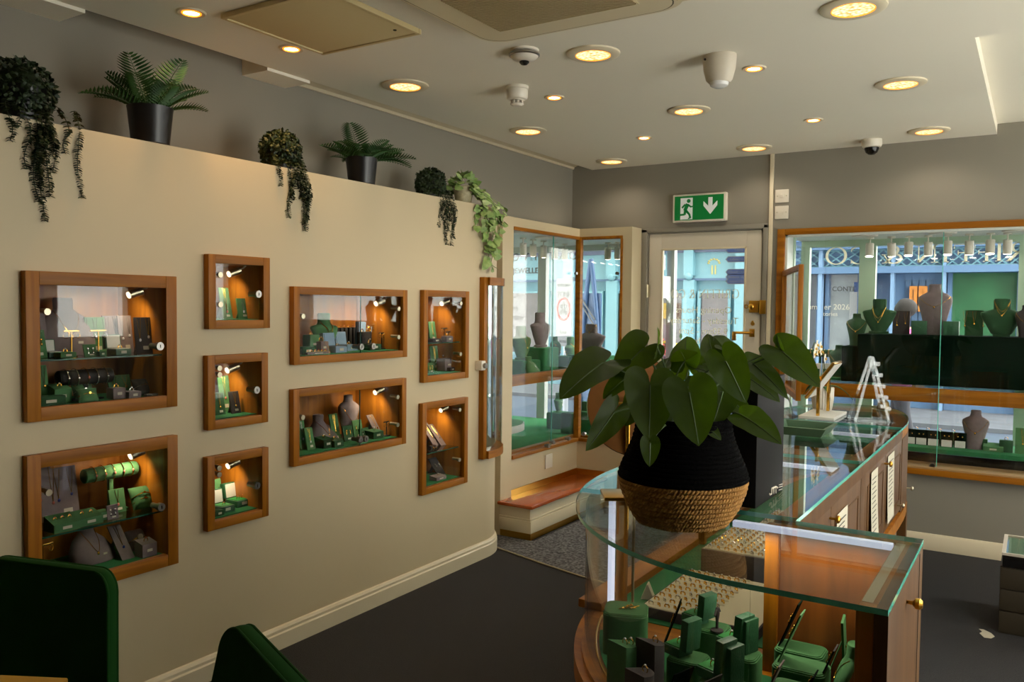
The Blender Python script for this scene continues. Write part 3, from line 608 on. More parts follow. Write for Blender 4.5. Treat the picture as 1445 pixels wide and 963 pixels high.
def pad_b(w, h, col, lean=.28, th=.006, leg=True, tags=1):
    """flat board leaning back; its foot is at the origin"""
    def f():
        vs = [(0, -w/2, 0), (0, w/2, 0), (-lean*h, w/2, h), (-lean*h, -w/2, h)]; b = [(x-th, y, z) for x, y, z in vs]
        mb = MB().add(vs+b, [(0, 1, 2, 3), (7, 6, 5, 4), (0, 4, 5, 1), (1, 5, 6, 2), (2, 6, 7, 3), (3, 7, 4, 0)])
        parts = [('board', mb, SUEDE[col])]
        if leg:
            parts.append(('strut', MB().add([(-th-lean*h*.7, -w*.15, h*.7), (-th-lean*h*.7, w*.15, h*.7), (-lean*h-.25*h, w*.2, 0), (-lean*h-.25*h, -w*.2, 0),
                                             (-th-lean*h*.7-.003, -w*.15, h*.7), (-th-lean*h*.7-.003, w*.15, h*.7), (-lean*h-.25*h-.003, w*.2, 0), (-lean*h-.25*h-.003, -w*.2, 0)],
                                            [(0, 1, 2, 3), (7, 6, 5, 4), (0, 4, 5, 1), (1, 5, 6, 2), (2, 6, 7, 3), (3, 7, 4, 0)]), SUEDE[col]))
        if tags:
            z = .16*h; parts.append(('price_tag', price(MB(), -lean*z+.0015, w*.08, z, .34*w, .1*h, lean), paper))
        return parts
    return f
def pendant_b(w, h, lean=.28, n=1, metal='gold', stone='gold'):
    def f():
        mb, pd = MB(), MB(); L = lambda y, z, o=.0015: (-lean*z+o, y, z)
        for k in range(n):
            y0 = (k-(n-1)/2)*w*.5; zb = h*(.42 if k % 2 == 0 else .5)
            mb.tube([L(y0-w*.11, h*.97), L(y0-w*.07, h*.75), L(y0, zb)], .0009, 5); mb.tube([L(y0+w*.11, h*.97), L(y0+w*.07, h*.75), L(y0, zb)], .0009, 5)
            pd.ell(L(y0, zb-.006, .003), .002, .005, .006, 8, 6)
        return [('chain', mb, METAL[metal]), ('pendant', pd, {'gold': gold, 'red': gem_r, 'white': gem_w, 'blue': gem_b}[stone])]
    return f
def studs_b(w, h, lean=.28, metal='gold'):
    def f():
        parts = []
        for s in (-1, 1):
            z = h*.66; parts.append(('earring', MB().ell((-lean*z+.003, s*w*.2, z), .002, .004, .004, 8, 6).tube([(-lean*z+.002, s*w*.2, z), (-lean*(z-.012)+.003, s*w*.2, z-.012)], .001, 5).ell((-lean*(z-.016)+.003, s*w*.2, z-.016), .0015, .003, .005, 8, 6), METAL[metal]))
        return parts
    return f
def band(mb, c, R=.009, r=.0014, ax=(1, 0, 0), stone=True):
    mb.ring(c, R, r, ax, 18, 6)
    if stone: mb.ell((c[0], c[1], c[2]+R+.001), .003, .003, .0025, 8, 5)
    return mb
def ring_b(metal='gold', R=.009, gem='white'):
    def f(): return [('band', MB().ring((0, 0, R), R, .0015, (1, 0, .0), 18, 6), METAL[metal]), ('stone', MB().ell((0, 0, 2*R+.0012), .0036, .0036, .003, 8, 5), {'white': gem_w, 'red': gem_r, 'blue': gem_b}[gem])]
    return f
def openbox_b(s, col='box', lining=None, tagp=True):
    def f():
        l = lining or satin; c = SUEDE[col]
        base = MB().box(-s*.5, s*.5, -s*.5, s*.5, 0, s*.38, .003)
        pad = MB().box(-s*.4, s*.4, -s*.42, s*.42, s*.37, s*.41, .004)
        lid = MB(); lid.M = Matrix.Translation((-s*.5, 0, s*.38)) @ Matrix.Rotation(-.15, 4, 'Y')
        lid.box(-s*.36, -.001, -s*.5, s*.5, 0, s*.86, .003); lin_ = MB(); lin_.M = lid.M; lin_.box(-.001, .001, -s*.42, s*.42, s*.05, s*.8); ll = lining if col == 'blue' else satin
        parts = [('base', base, c), ('cushion', pad, l), ('lid', lid, c, [('lid_lining', lin_, ll)])]
        if tagp: parts.append(('price_tag', price(MB(), s*.5+.001, 0, s*.2, .35*s, .16*s), paper))
        return parts
    return f
def block_b(w, d, h, col, tagp=True, slant=0):
    def f():
        if slant:
            mb = MB().prism([(-d/2, 0), (d/2, 0), (d/2, h*(1-slant)), (-d/2, h)], -w/2, w/2, 'y')
        else: mb = MB().box(-d/2, d/2, -w/2, w/2, 0, h, min(.004, h*.2))
        parts = [('body', mb, SUEDE[col])]
        if tagp: parts.append(('price_tag', price(MB(), d/2+.001, 0, h*(1-slant)*.5, .35*w, min(.01, .35*h*(1-slant))), paper))
        return parts
    return f
def cushion_b(w, h, col):
    def f():
        mb = MB(); mb.M = Matrix.Rotation(-.45, 4, 'Y') @ Matrix.Translation((0, 0, h/2))
        n = 10; top = []; bot = []
        for j in range(n+1):
            for i in range(n+1):
                u, v = -1+2*i/n, -1+2*j/n; k = (1-u**4)*(1-v**4); y = u*w/2*(1-.1*(1-abs(v))*0-.08*(abs(u) > .99)*(1-v*v)); z = v*h/2
                top.append((.25*h*k+.002, y, z)); bot.append((-.25*h*k-.002, y, z))
        W = n+1; fs = [(j*W+i, j*W+i+1, (j+1)*W+i+1, (j+1)*W+i) for j in range(n) for i in range(n)]; k = len(top)
        bd = [i for i in range(W)]+[j*W+n for j in range(1, W)]+[n*W+i for i in range(n-1, -1, -1)]+[j*W for j in range(n-1, 0, -1)]
        mb.add(top+bot, fs+[tuple(a+k for a in q[::-1]) for q in fs]+[(bd[i], bd[i]+k, bd[(i+1) % len(bd)]+k, bd[(i+1) % len(bd)]) for i in range(len(bd))])
        zmin = min(v[2] for v in mb.v); mb.v = [(x, y, z-zmin) for x, y, z in mb.v]
        return [('pillow', mb, SUEDE[col])]
    return f
def cuff_b(w, h, metal='gold', face=False):
    """bracelet or watch lying round a cushion of size w x h"""
    def f():
        mb = MB(); M = Matrix.Rotation(-.45, 4, 'Y'); c = M @ V(0, 0, h/2)
        pts = [c+M @ V(.3*h*cos(a), w*.46*sin(a), .06*h*cos(2*a)) for a in [i*2*PI/28 for i in range(28)]]
        mb.tube(pts, .0018, 6, True); p = c+M @ V(.3*h+.003, 0, .06*h)
        parts = [('band', mb, METAL[metal])]
        parts.append(('dial' if face else 'charm', MB().cyl(p-V(.003, 0, 0), p+V(.003, 0, .001), .011 if face else .004, n=16), cream if face else METAL[metal]))
        return parts
    return f
def roll_b(L, r, col, stand=True):
    def f():
        mb = MB(); z = r+(.0 if not stand else stand)
        mb.cyl((0, -L/2, z), (0, L/2, z), r, n=24); mb.ell((0, -L/2, z), r, r*.25, r, 24, 8); mb.ell((0, L/2, z), r, r*.25, r, 24, 8)
        parts = [('roll', mb, SUEDE[col])]
        if stand: parts += [('post', MB().box(-r*.3, r*.3, -r*.3, r*.3, 0, z-r*.5), SUEDE[col]), ('foot', MB().box(-r*.9, r*.9, -L*.3, L*.3, 0, .006, .002), SUEDE[col])]
        return parts
    return f
def bangle_b(r, metal='gold'):
    def f(): return [('band', MB().ring((0, 0, r), r, .0016, (0, 1, .06), 28, 6), METAL[metal]), ('charm', MB().ell((r+.002, 0, r), .003, .004, .005, 8, 6), gem_r if metal == 'mixed' else METAL[metal])]
    return f
def tbar_b(h, w, mt, base=True):
    def f():
        return [('stem', MB().cyl((0, 0, .004), (0, 0, h-.003), .0028, n=10), mt), ('bar', MB().box(-.004, .004, -w/2, w/2, h-.006, h, .001), mt), ('foot', MB().lathe([(.02, 0), (.02, .003), (.004, .006)], n=18), mt)]
    return f
def hoops_b(h, w, metal='gold'):
    def f(): return [('earring', MB().ring((0.004, s*w*.38, h-.018), .009, .0014, (1, .3*s, 0), 18, 6).tube([(0.003, s*w*.38, h-.002), (.004, s*w*.38, h-.01)], .001, 5), METAL[metal]) for s in (-1, 1)]
    return f
# ================================================================== WALL CABINETS
NAMES = {'C1': 'upper large cabinet', 'C2': 'lower large cabinet', 'C3': 'top small cabinet', 'C4': 'middle small cabinet', 'C5': 'bottom small cabinet', 'C6': 'upper wide cabinet', 'C7': 'lower wide cabinet', 'C8': 'upper tall cabinet', 'C9': 'lower tall cabinet'}
LBL = {'C1': 'large oak framed wall cabinet of necklaces and bracelets, upper of the two beside the chairs', 'C2': 'large oak framed wall cabinet of green velvet stands, half hidden by a chair back',
       'C3': 'small square oak framed wall cabinet with three green pads, topmost of three', 'C4': 'small square oak framed wall cabinet between two others alike, middle of three', 'C5': 'small square oak framed wall cabinet with open green ring boxes, lowest of three',
       'C6': 'wide oak framed wall cabinet with a green bust and blue ring boxes', 'C7': 'wide oak framed wall cabinet with grey busts on a green base, lower one', 'C8': 'tall oak framed wall cabinet with dark earring stands, above another tall one', 'C9': 'tall oak framed wall cabinet with slanted grey pads, below another tall one'}
SHELF = {'C1': [at(118, 505, 0, -2.76).z], 'C2': [at(118, 745, 0, -2.76).z], 'C8': [at(628, 483, 0, -2.76).z], 'C9': [at(624, 635, 0, -2.76).z]}
DEEP = .29
backp = woodp
def cabinet(k):
    y0, y1, z0, z1 = CABS[k]; t = thing('display_cabinet', LBL[k], 'display cabinet', (XW, y0, z0), group='oak framed cabinets in the white wall')
    w, h = y1-y0, z1-z0; B = BORD if k[1] in '12' else .034; fr = MB()
    [obj('stile', MB().box(.0005, .03, a_, a_+B, 0, h, .002), wood, t) for a_ in (0, w-B)]
    [obj('rail', MB().box(.0005, .0295, B, w-B, a_, a_+B, .002), woodh, t) for a_ in (0, h-B)]
    e = .021
    ca = MB().box(-DEEP, 0, e, e+.012, e, h-e).box(-DEEP, 0, w-e-.012, w-e, e, h-e).box(-DEEP, 0, e+.012, w-e-.012, e, e+.012).box(-DEEP, 0, e+.012, w-e-.012, h-e-.012, h-e).box(-DEEP-.008, -DEEP, e, w-e, e, h-e)
    obj('carcass', ca, woodp, t)
    obj('base_pad', MB().box(-DEEP+.002, -.002, e+.013, w-e-.013, e+.0125, e+.016), velve, t)
    zf = e+.016
    for zz in SHELF.get(k, []):
        zl = zz-z0; s = obj('shelf', MB().box(-DEEP+.03, -.012, e+.014, w-e-.014, zl-.006, zl), shelfg, t)
        obj('shelf_edge', MB().box(-.012, -.0105, e+.014, w-e-.014, zl-.006, zl), edged, s)
    if k in ('C6', 'C7'):
        g1 = obj('glass_door', MB().box(.012, .017, B, w*.565, B, h-B), glassq, t); g2 = obj('glass_door', MB().box(.004, .009, w*.56, w-B, B, h-B), glassq, t)
        obj('pane_edge', MB().box(.0118, .0172, w*.565, w*.568, B, h-B), edged, g1)
    else:
        g1 = obj('glass_door', MB().box(.010, .015, B, w-B, B, h-B), glassq, t); g2 = g1
    def disc(y, z, r=.011): obj('hinge', MB().cyl((.010, y, z), (.02, y, z), r, n=18).cyl((-.03, y, z+.004), (.01, y, z+.004), r*.7, n=12), nickel, t)
    def lock(y, z, par=g2):
        l = obj('lock', MB().cyl((-.02, y, z), (.03, y, z), .0105, n=18).cyl((.018, y, z), (.036, y, z), .015, n=18), chrome, t)
        obj('key_slot', MB().box(.036, .037, y-.0015, y+.0015, z-.006, z+.006), blackp, l)
    if k in ('C1', 'C2', 'C3', 'C4', 'C5'):
        disc(B+.03, h*.73); 
        if k == 'C3': disc(B+.03, h*.33)
        if k in ('C4', 'C5'): disc(B+.03, h*.82)
        lock(w-B-.03, h*(.47 if k in ('C1', 'C2') else .48))
    elif k in ('C6', 'C7'):
        disc(B+.03, h*.62); disc(w-B-.02, h*.72); disc(w-B-.02, h*.3); lock(w*.55, B+.03); lock(w*.66 if k == 'C6' else w*.6, B+.03)
    else:
        disc(w-B-.03, h*.86); disc(w-B-.03, h*.28)
    # little swivel spotlight at the top right
    lx, ly, lz = -.06, w-e-.06, h-e-.03
    s = obj('spotlight', MB().cyl((lx-.005, ly-.05, lz-.02), (lx+.005, ly-.005, lz-.004), .016, n=18).tube([(lx, ly-.01, lz), (lx, ly+.015, lz+.006), (lx, ly+.03, lz+.018)], .004, 6), nickel, t)
    obj('bulb', MB().cyl((lx-.0055, ly-.054, lz-.0215), (lx-.005, ly-.05, lz-.02), .012, n=16), lampc, s)
    l = bpy.data.lights.new('lamp_light', 'SPOT'); l.energy = CABE*(.85 if k[1] in '12' else 1); l.color = (1, .8, .52); l.shadow_soft_size = .015; l.spot_size = math.radians(150); l.spot_blend = .8
    o = bpy.data.objects.new('lamp_light', l); COL.objects.link(o); o.parent = t; o.location = (lx-.03, ly-.03, lz-.035); o.rotation_euler = (0, -.25, 0)
    o.rotation_euler = V(-.55, .12, -.75).to_track_quat('-Z', 'Y').to_euler()
    return t, z0+zf
CABE = .95
FLOORZ = {}
for k in CABS: FLOORZ[k] = cabinet(k)[1]
N_IT = [0]
def loc(k, px, py, dep, up=0):
    """a spot inside a cabinet: column of the picture, depth behind the wall face; height comes from shelf (up=1) or base"""
    p = at(px, py, 0, XW-dep); z = SHELF[k][0] if up else FLOORZ[k]; y0, y1 = CABS[k][:2]
    return V(XW-dep, min(max(p.y, y0+.05), y1-.05), z+.0005)
G_J = 'jewellery on the display stands'
def C(s): return s
def it(k, px, py, dep, up, kind, *a, d, rz=0, j=None, jd=None):
    """one display stand (d: what it looks like and where) and the jewel it carries"""
    P = loc(k, px, py, dep, up); M = LM(P, rz); key = (kind,)+a; place = ' in the '+NAMES[k]
    nm, cat, fn = {'bust': ('necklace_bust', 'necklace stand', bust_b), 'pad': ('pendant_pad', 'jewellery stand', pad_b), 'box': ('ring_box', 'ring box', openbox_b), 'block': ('ring_block', 'jewellery stand', block_b),
                   'cushion': ('bracelet_cushion', 'bracelet cushion', cushion_b), 'roll': ('bracelet_roll', 'bracelet stand', roll_b), 'tbar': ('earring_stand', 'earring stand', tbar_b)}[kind]
    spawn(key, nm, d+place, cat, M, lambda: fn(*a)())
    if j:
        for n, (jk, ja, jo) in enumerate(j):
            jn, jc, jf = {'neck': ('necklace', 'necklace', necklace_b), 'pend': ('pendant_necklace', 'necklace', pendant_b), 'studs': ('earring_pair', 'earrings', studs_b), 'ring': ('ring', 'ring', ring_b), 'cuff': ('bracelet', 'bracelet', cuff_b),
                          'bangle': ('bracelet', 'bracelet', bangle_b), 'hoops': ('earring_pair', 'earrings', hoops_b)}[jk]
            spawn((jk,)+ja, jn, (jd[n] if isinstance(jd, list) else jd)+place, jc, M @ Matrix.Translation(jo), lambda: jf(*ja)())
Z3 = (0, 0, 0)
# ------------------------------------------------------------------ upper large cabinet
K = 'C1'
it(K, 95, 500, .20, 1, 'bust', 'lean', 'grey', .205, d='grey suede necklace bust at the left', j=[('neck', ('lean', .205, .42, 'gold', True), Z3)], jd='gold chain with pendant on the grey bust')
it(K, 60, 503, .12, 1, 'pad', .05, .15, 'grey', .2, d='grey slanted pad against the left side', j=[('pend', (.05, .15, .2, 1), Z3)], jd='gold pendant necklace at the left edge')
it(K, 57, 503, .07, 1, 'pad', .05, .095, 'green', .25, d='small green slanted pad, leftmost on the shelf', j=[('studs', (.05, .095, .25, 'gold'), Z3)], jd='gold drop earrings on the leftmost green pad')
it(K, 74, 500, .09, 1, 'box', .05, 'box', d='open ring box with white lid, left of the shelf')
it(K, 101, 500, .09, 1, 'tbar', .092, .055, gold, d='gold T bar earring stand before the grey bust', j=[('hoops', (.092, .055, 'gold'), Z3)], jd='gold hoop earrings on the T bar before the bust')
it(K, 92, 503, .045, 1, 'block', .055, .045, .02, 'green', d='low flat green ring pad before the grey bust', j=[('ring', ('gold', .007), (0, 0, .016))], jd='gold ring on the low pad before the bust')
it(K, 138, 497, .17, 1, 'pad', .075, .135, 'green', .15, d='tall green board at the centre of the shelf', j=[('pend', (.075, .135, .15, 3, 'silver', 'white'), Z3)], jd='silver chains over the tall green board')
it(K, 139, 500, .08, 1, 'tbar', .092, .06, gold, .0, d='gold T bar earring stand at the centre', j=[('hoops', (.092, .06, 'silver'), Z3)], jd='silver hoop earrings on the centre T bar')
it(K, 129, 502, .05, 1, 'pad', .045, .042, 'green', .3, d='tiny green earring pad at the shelf centre', j=[('studs', (.045, .042, .3, 'silver'), Z3)], jd='silver stud earrings at the shelf centre')
it(K, 143, 503, .035, 1, 'block', .025, .022, .018, 'deep', d='tiny dark green block at the shelf centre')
it(K, 160, 496, .2, 1, 'pad', .06, .14, 'grey', .15, d='grey necklace board behind the white lined box', j=[('pend', (.06, .14, .15, 2, 'silver', 'gold'), Z3)], jd='silver necklaces on the board behind the white lined box')
it(K, 180, 496, .17, 1, 'pad', .055, .14, 'grey', .15, d='grey necklace board right of the white lined box', j=[('pend', (.055, .14, .15, 2, 'silver', 'white'), Z3)], jd='silver necklaces right of the white lined box')
it(K, 168, 502, .06, 1, 'box', .06, 'box', d='open ring box with large white lid at shelf right', j=[('ring', ('gold', .007), (.005, 0, .022))], jd='gold ring in the box with the large white lid')
it(K, 205, 498, .07, 1, 'pad', .07, .135, 'dark', .12, d='charcoal board with two pendants beside the lock', j=[('pend', (.07, .135, .12, 2, 'gold', 'white'), Z3)], jd='pair of gold pendant necklaces beside the lock')
it(K, 120, 540, .14, 0, 'roll', .19, .027, 'black', .055, d='long black bracelet roll across the lower level', j=[('bangle', (.031, m), (0, -.075+i*.036, .051)) for i, m in enumerate(('silver', 'silver', 'mixed', 'silver', 'silver'))],
   jd=['leftmost silver bangle on the black roll', 'second silver bangle from the left on the roll', 'pink gold bangle midway on the black roll', 'fourth bangle from the left on the black roll', 'rightmost silver bangle on the black roll'])
it(K, 60, 560, .13, 0, 'pad', .055, .13, 'green', .2, d='tall green pad at the lower left', j=[('pend', (.055, .13, .2, 2, 'silver', 'gold'), Z3)], jd='gold disc pendant on the lower left pad')
it(K, 84, 560, .12, 0, 'block', .06, .05, .065, 'green', True, .25, d='green wedge ring block at the lower left', j=[('ring', ('gold', .007), (0, 0, .052))], jd='gold ring on the lower left wedge')
it(K, 68, 566, .05, 0, 'block', .1, .04, .035, 'deep', d='flat dark green tray with a bracelet, lowest left')
it(K, 120, 558, .13, 0, 'cushion', .075, .06, 'green', d='green bracelet cushion under the roll, the back one', j=[('cuff', (.075, .06, 'silver'), Z3)], jd='silver bracelet on the back green cushion')
it(K, 126, 568, .05, 0, 'cushion', .075, .05, 'green', d='green bracelet cushion nearest the glass', j=[('cuff', (.075, .05, 'gold'), Z3)], jd='gold bracelet on the front green cushion')
it(K, 172, 555, .16, 0, 'pad', .09, .075, 'deep', .3, d='wide dark green pad behind the grey ring blocks', j=[('pend', (.09, .075, .3, 2, 'gold', 'gold'), Z3)], jd='gold necklaces behind the grey ring blocks')
it(K, 164, 564, .08, 0, 'block', .05, .045, .04, 'grey', d='grey suede ring block, left of a pair', j=[('ring', ('gold', .008, 'red'), (0, 0, .036))], jd='pink stone ring on the left grey block')
it(K, 186, 564, .06, 0, 'block', .05, .045, .025, 'grey', d='low grey suede ring block, right of a pair', j=[('ring', ('silver', .008), (0, 0, .021))], jd='silver ring on the low right grey block')
it(K, 206, 558, .1, 0, 'cushion', .075, .065, 'dark', d='charcoal bracelet cushion at the lower right', j=[('cuff', (.075, .065, 'silver'), Z3)], jd='silver bracelet on the charcoal cushion')
it(K, 226, 560, .05, 0, 'block', .06, .02, .01, 'grey', d='flat pale price strip at the lower right corner')
# ------------------------------------------------------------------ lower large cabinet
K = 'C2'
it(K, 60, 748, .1, 1, 'pad', .085, .215, 'grey', .12, d='tall grey board of brooches at the left', j=[('pend', (.085, .215, .12, 3, 'gold', 'red'), Z3)], jd='row of gold pendants at the left')
it(K, 95, 735, .17, 1, 'pad', .095, .185, 'grey', .16, d='grey board with two long gold necklaces', j=[('pend', (.095, .185, .16, 2, 'gold', 'blue'), Z3)], jd='two long gold necklaces on the grey board')
it(K, 156, 725, .16, 1, 'roll', .2, .026, 'green', .12, d='long green bracelet roll near the top', j=[('bangle', (.029, 'mixed'), (0, -.07+i*.036, .118)) for i in range(5)],
   jd=['first bracelet from the left on the green roll', 'second bracelet from the left on the green roll', 'third bracelet from the left on the green roll', 'fourth bracelet from the left on the green roll', 'rightmost bracelet on the green roll'])
it(K, 88, 748, .05, 1, 'block', .09, .065, .05, 'green', True, .45, d='green wedge with three rings at the left', j=[('ring', ('gold', .006, 'red'), (0, -.025+.025*i, .034)) for i in range(3)], jd=['leftmost ring of three on the green wedge', 'middle ring of three on the green wedge', 'rightmost ring of three on the green wedge'])
it(K, 122, 740, .06, 1, 'block', .085, .065, .045, 'green', True, .4, d='green wedge with two rings at the shelf centre', j=[('ring', ('gold', .006, 'red'), (0, -.016+.032*i, .032)) for i in range(2)], jd=['left ring on the central green wedge', 'right ring on the central green wedge'])
it(K, 142, 735, .07, 1, 'block', .055, .05, .032, 'green', d='small plain green block at the shelf centre')
it(K, 160, 735, .04, 1, 'pad', .042, .05, 'grey', .15, d='small pale card with blue earrings', j=[('studs', (.042, .05, .15, 'silver'), Z3)], jd='blue drop earrings on the pale card')
it(K, 168, 728, .11, 1, 'pad', .06, .085, 'green', .2, d='green pad with a gold pendant, right of centre', j=[('pend', (.06, .085, .2, 1, 'gold', 'red'), Z3)], jd='gold V necklace on the green pad right of centre')
it(K, 203, 722, .09, 1, 'cushion', .085, .085, 'green', d='green bracelet cushion beside the lock', j=[('cuff', (.085, .085, 'gold'), (0, 0, .008)), ('cuff', (.085, .0849, 'gold'), (.004, 0, -.012))], jd=['upper gold bracelet on the cushion beside the lock', 'lower gold bracelet on the cushion beside the lock'])
it(K, 60, 800, .06, 0, 'tbar', .13, .07, gold, d='gold T bar earring stand at the lower left', j=[('hoops', (.13, .07, 'gold'), Z3)], jd='gold earrings on the lower left T bar')
it(K, 128, 800, .16, 0, 'bust', 'low', 'grey', .135, d='low grey necklace bust above the chair back', j=[('neck', ('low', .135, .5, 'gold', True), Z3)], jd='gold chain with red pendant on the low grey bust')
it(K, 182, 805, .06, 0, 'pad', .05, .11, 'grey', .85, d='long grey sloping strip beside the low bust', j=[('pend', (.05, .11, .85, 1, 'gold', 'blue'), Z3)], jd='gold chain on the sloping grey strip')
it(K, 197, 780, .13, 0, 'cushion', .08, .08, 'grey', d='grey bracelet cushion at the lower right', j=[('cuff', (.08, .08, 'gold', True), Z3)], jd='gold watch on the lower right grey cushion')
it(K, 206, 795, .05, 0, 'block', .06, .05, .06, 'grey', True, .2, d='grey ring block at the lower right corner', j=[('ring', ('gold', .008, 'red'), (0, 0, .05))], jd='gold ring on the lower right grey block')
# ------------------------------------------------------------------ small cabinets
K = 'C3'
it(K, 321, 445, .16, 0, 'pad', .05, .13, 'green', .2, d='tallest green pad, at the back', j=[('pend', (.05, .13, .2, 1, 'gold', 'red'), Z3)], jd='gold pendant on the tallest pad')
it(K, 322, 449, .07, 0, 'pad', .05, .085, 'green', .25, d='green pad at the front left', j=[('pend', (.05, .085, .25, 1, 'gold', 'red'), Z3)], jd='gold pendant at the front left')
it(K, 348, 449, .07, 0, 'pad', .055, .085, 'green', .2, d='green pad at the right', j=[('pend', (.055, .085, .2, 1, 'silver', 'white'), Z3)], jd='silver pendant on the right pad')
K = 'C4'
it(K, 320, 588, .15, 0, 'pad', .055, .15, 'green', .16, d='tall green pad at the back', j=[('pend', (.055, .15, .16, 1, 'gold', 'red'), Z3)], jd='gold and blue pendant on the tall pad')
it(K, 312, 592, .08, 0, 'pad', .048, .09, 'deep', .2, d='dark green pad at the left', j=[('pend', (.048, .09, .2, 1, 'gold', 'gold'), Z3)], jd='round gold pendant at the left')
it(K, 334, 590, .07, 0, 'pad', .048, .09, 'dark', .22, d='charcoal pad at the right', j=[('pend', (.048, .09, .22, 1, 'gold', 'gold'), Z3)], jd='gold heart pendant on the charcoal pad')
K = 'C5'
it(K, 337, 716, .1, 0, 'box', .075, 'box', greensat, d='open green ring box with pale lid, right one', j=[('ring', ('mixed', .007, 'red'), (.01, -.012, .026)), ('ring', ('mixed', .007, 'red'), (.005, .018, .026))], jd=['left gold ring in the right open box', 'right gold ring in the right open box'])
it(K, 314, 722, .07, 0, 'box', .07, 'box', greensat, d='open green ring box with pale lid, left one', j=[('ring', ('mixed', .007, 'red'), (.008, 0, .024))], jd='gold ring in the left open box')
it(K, 308, 712, .16, 0, 'pad', .055, .11, 'green', .18, d='green pad behind the open boxes', j=[('studs', (.055, .11, .18, 'gold'), Z3)], jd='gold earrings behind the open boxes')
it(K, 306, 731, .035, 0, 'block', .045, .04, .022, 'deep', d='low dark green block at the front left')
# ------------------------------------------------------------------ wide cabinets
K = 'C6'
it(K, 458, 485, .16, 0, 'bust', 'flare', 'green', .185, d='green necklace bust with two chains', j=[('neck', ('flare', .185, .34, 'gold', False, 2), Z3)], jd='two curved gold chains on the green bust')
it(K, 439, 490, .1, 0, 'block', .06, .05, .085, 'green', d='tall green ring block at the left', j=[('ring', ('gold', .008, 'red'), (0, 0, .081))], jd='gold ring on the tall green block')
it(K, 453, 494, .07, 0, 'block', .05, .05, .055, 'grey', d='grey block with a gold bangle before the green bust', j=[('ring', ('gold', .012), (0, 0, .05))], jd='gold bangle on the grey block')
it(K, 430, 498, .05, 0, 'block', .075, .05, .035, 'deep', d='dark green low box at the front left')
it(K, 447, 499, .025, 0, 'block', .14, .03, .012, 'grey', True, .2, d='long pale strip of small rings at the front left', j=[('ring', ('mixed', .005, 'red'), (0, -.055+i*.022, .008)) for i in range(6)], jd=['first small ring from the left on the pale strip', 'second small ring from the left on the pale strip', 'third small ring from the left on the pale strip', 'fourth small ring from the left on the pale strip', 'fifth small ring from the left on the pale strip', 'last small ring at the right of the pale strip'])
it(K, 474, 497, .06, 0, 'box', .075, 'blue', blue_s, d='open pale blue ring box nearest the glass', j=[('ring', ('gold', .008), (.01, .0, .026))], jd='gold ring in the pale blue box')
it(K, 490, 488, .13, 0, 'box', .075, 'blue', blue_s, d='open pale blue ring box further back', j=[('ring', ('gold', .0081), (.01, .0, .026))], jd='gold ring in the rear blue box')
for n, x in enumerate((474, 480, 486, 492, 498, 504)):
    it(K, x, 478, .23, 0, 'block', .02, .03, .11, 'black', False, d=('first', 'second', 'third', 'fourth', 'fifth', 'last')[n]+' slim black ring post from the left at the back', j=[('ring', ('mixed', .006, 'red'), (0, 0, .107))], jd=('first', 'second', 'third', 'fourth', 'fifth', 'last')[n]+' ring from the left on the black posts')
it(K, 509, 470, .2, 0, 'block', .05, .03, .14, 'blue', False, d='pale blue upright pad behind the pane joint')
it(K, 514, 488, .13, 0, 'block', .07, .04, .09, 'black', False, d='black jewellery block right of the pane joint', j=[('ring', ('mixed', .008, 'red'), (0, -.015, .087)), ('ring', ('mixed', .008), (0, .02, .087))], jd=['left ring on the black block', 'right ring on the black block'])
it(K, 525, 493, .08, 0, 'block', .085, .05, .03, 'deep', True, d='flat dark green box with a gold brooch', j=[('ring', ('gold', .013), (0, -.015, .028))], jd='large gold ring on the flat green box')
it(K, 546, 490, .1, 0, 'tbar', .085, .035, black_s, d='black T bar earring stand at the right', j=[('hoops', (.085, .035, 'mixed'), Z3)], jd='gold earrings on the black T bar')
it(K, 538, 488, .17, 0, 'tbar', .12, .05, silver, d='slim clear stemmed stand at the right', j=[('hoops', (.12, .05, 'gold'), Z3)], jd='gold earrings on the slim clear stand')
K = 'C7'
it(K, 455, 632, .17, 0, 'bust', 'low', 'grey', .135, d='low grey bust lying at the left', j=[('neck', ('low', .135, .45, 'gold', True), Z3)], jd='gold pendant chain on the low left bust')
it(K, 492, 605, .19, 0, 'bust', 'slim', 'grey', .215, d='upright grey bust at the pane joint', j=[('neck', ('slim', .215, .38, 'gold', True), Z3)], jd='long gold chain on the upright bust')
it(K, 476, 620, .13, 0, 'pad', .055, .135, 'green', .22, d='tall green pad left of the upright bust', j=[('pend', (.055, .135, .22, 1), Z3)], jd='gold pendant on the tall green pad')
it(K, 430, 640, .1, 0, 'pad', .05, .13, 'green', .25, d='green pad leftmost of all', j=[('pend', (.05, .13, .25, 1, 'silver', 'white'), Z3)], jd='silver pendant on the leftmost pad')
it(K, 440, 637, .07, 0, 'pad', .05, .1, 'green', .25, d='second green pad from the left', j=[('pend', (.05, .1, .25, 1, 'gold', 'white'), Z3)], jd='gold pendant on the second green pad')
it(K, 457, 635, .07, 0, 'block', .065, .06, .05, 'deep', True, .2, d='green ring block before the low bust', j=[('ring', ('gold', .007), (0, 0, .045))], jd='gold ring before the low bust')
it(K, 472, 635, .05, 0, 'block', .06, .06, .038, 'deep', True, .2, d='lower green ring block beside another', j=[('ring', ('gold', .007, 'red'), (0, 0, .033))], jd='pink ring on the lower green block')
it(K, 493, 615, .1, 0, 'pad', .065, .075, 'deep', .2, d='dark green earring pad before the upright bust', j=[('studs', (.065, .075, .2, 'gold'), Z3)], jd='gold drop earrings before the upright bust')
it(K, 507, 612, .12, 0, 'pad', .065, .09, 'green', .2, d='green earring pad right of the pane joint', j=[('studs', (.065, .09, .2, 'gold'), Z3)], jd='gold stud earrings right of the pane joint')
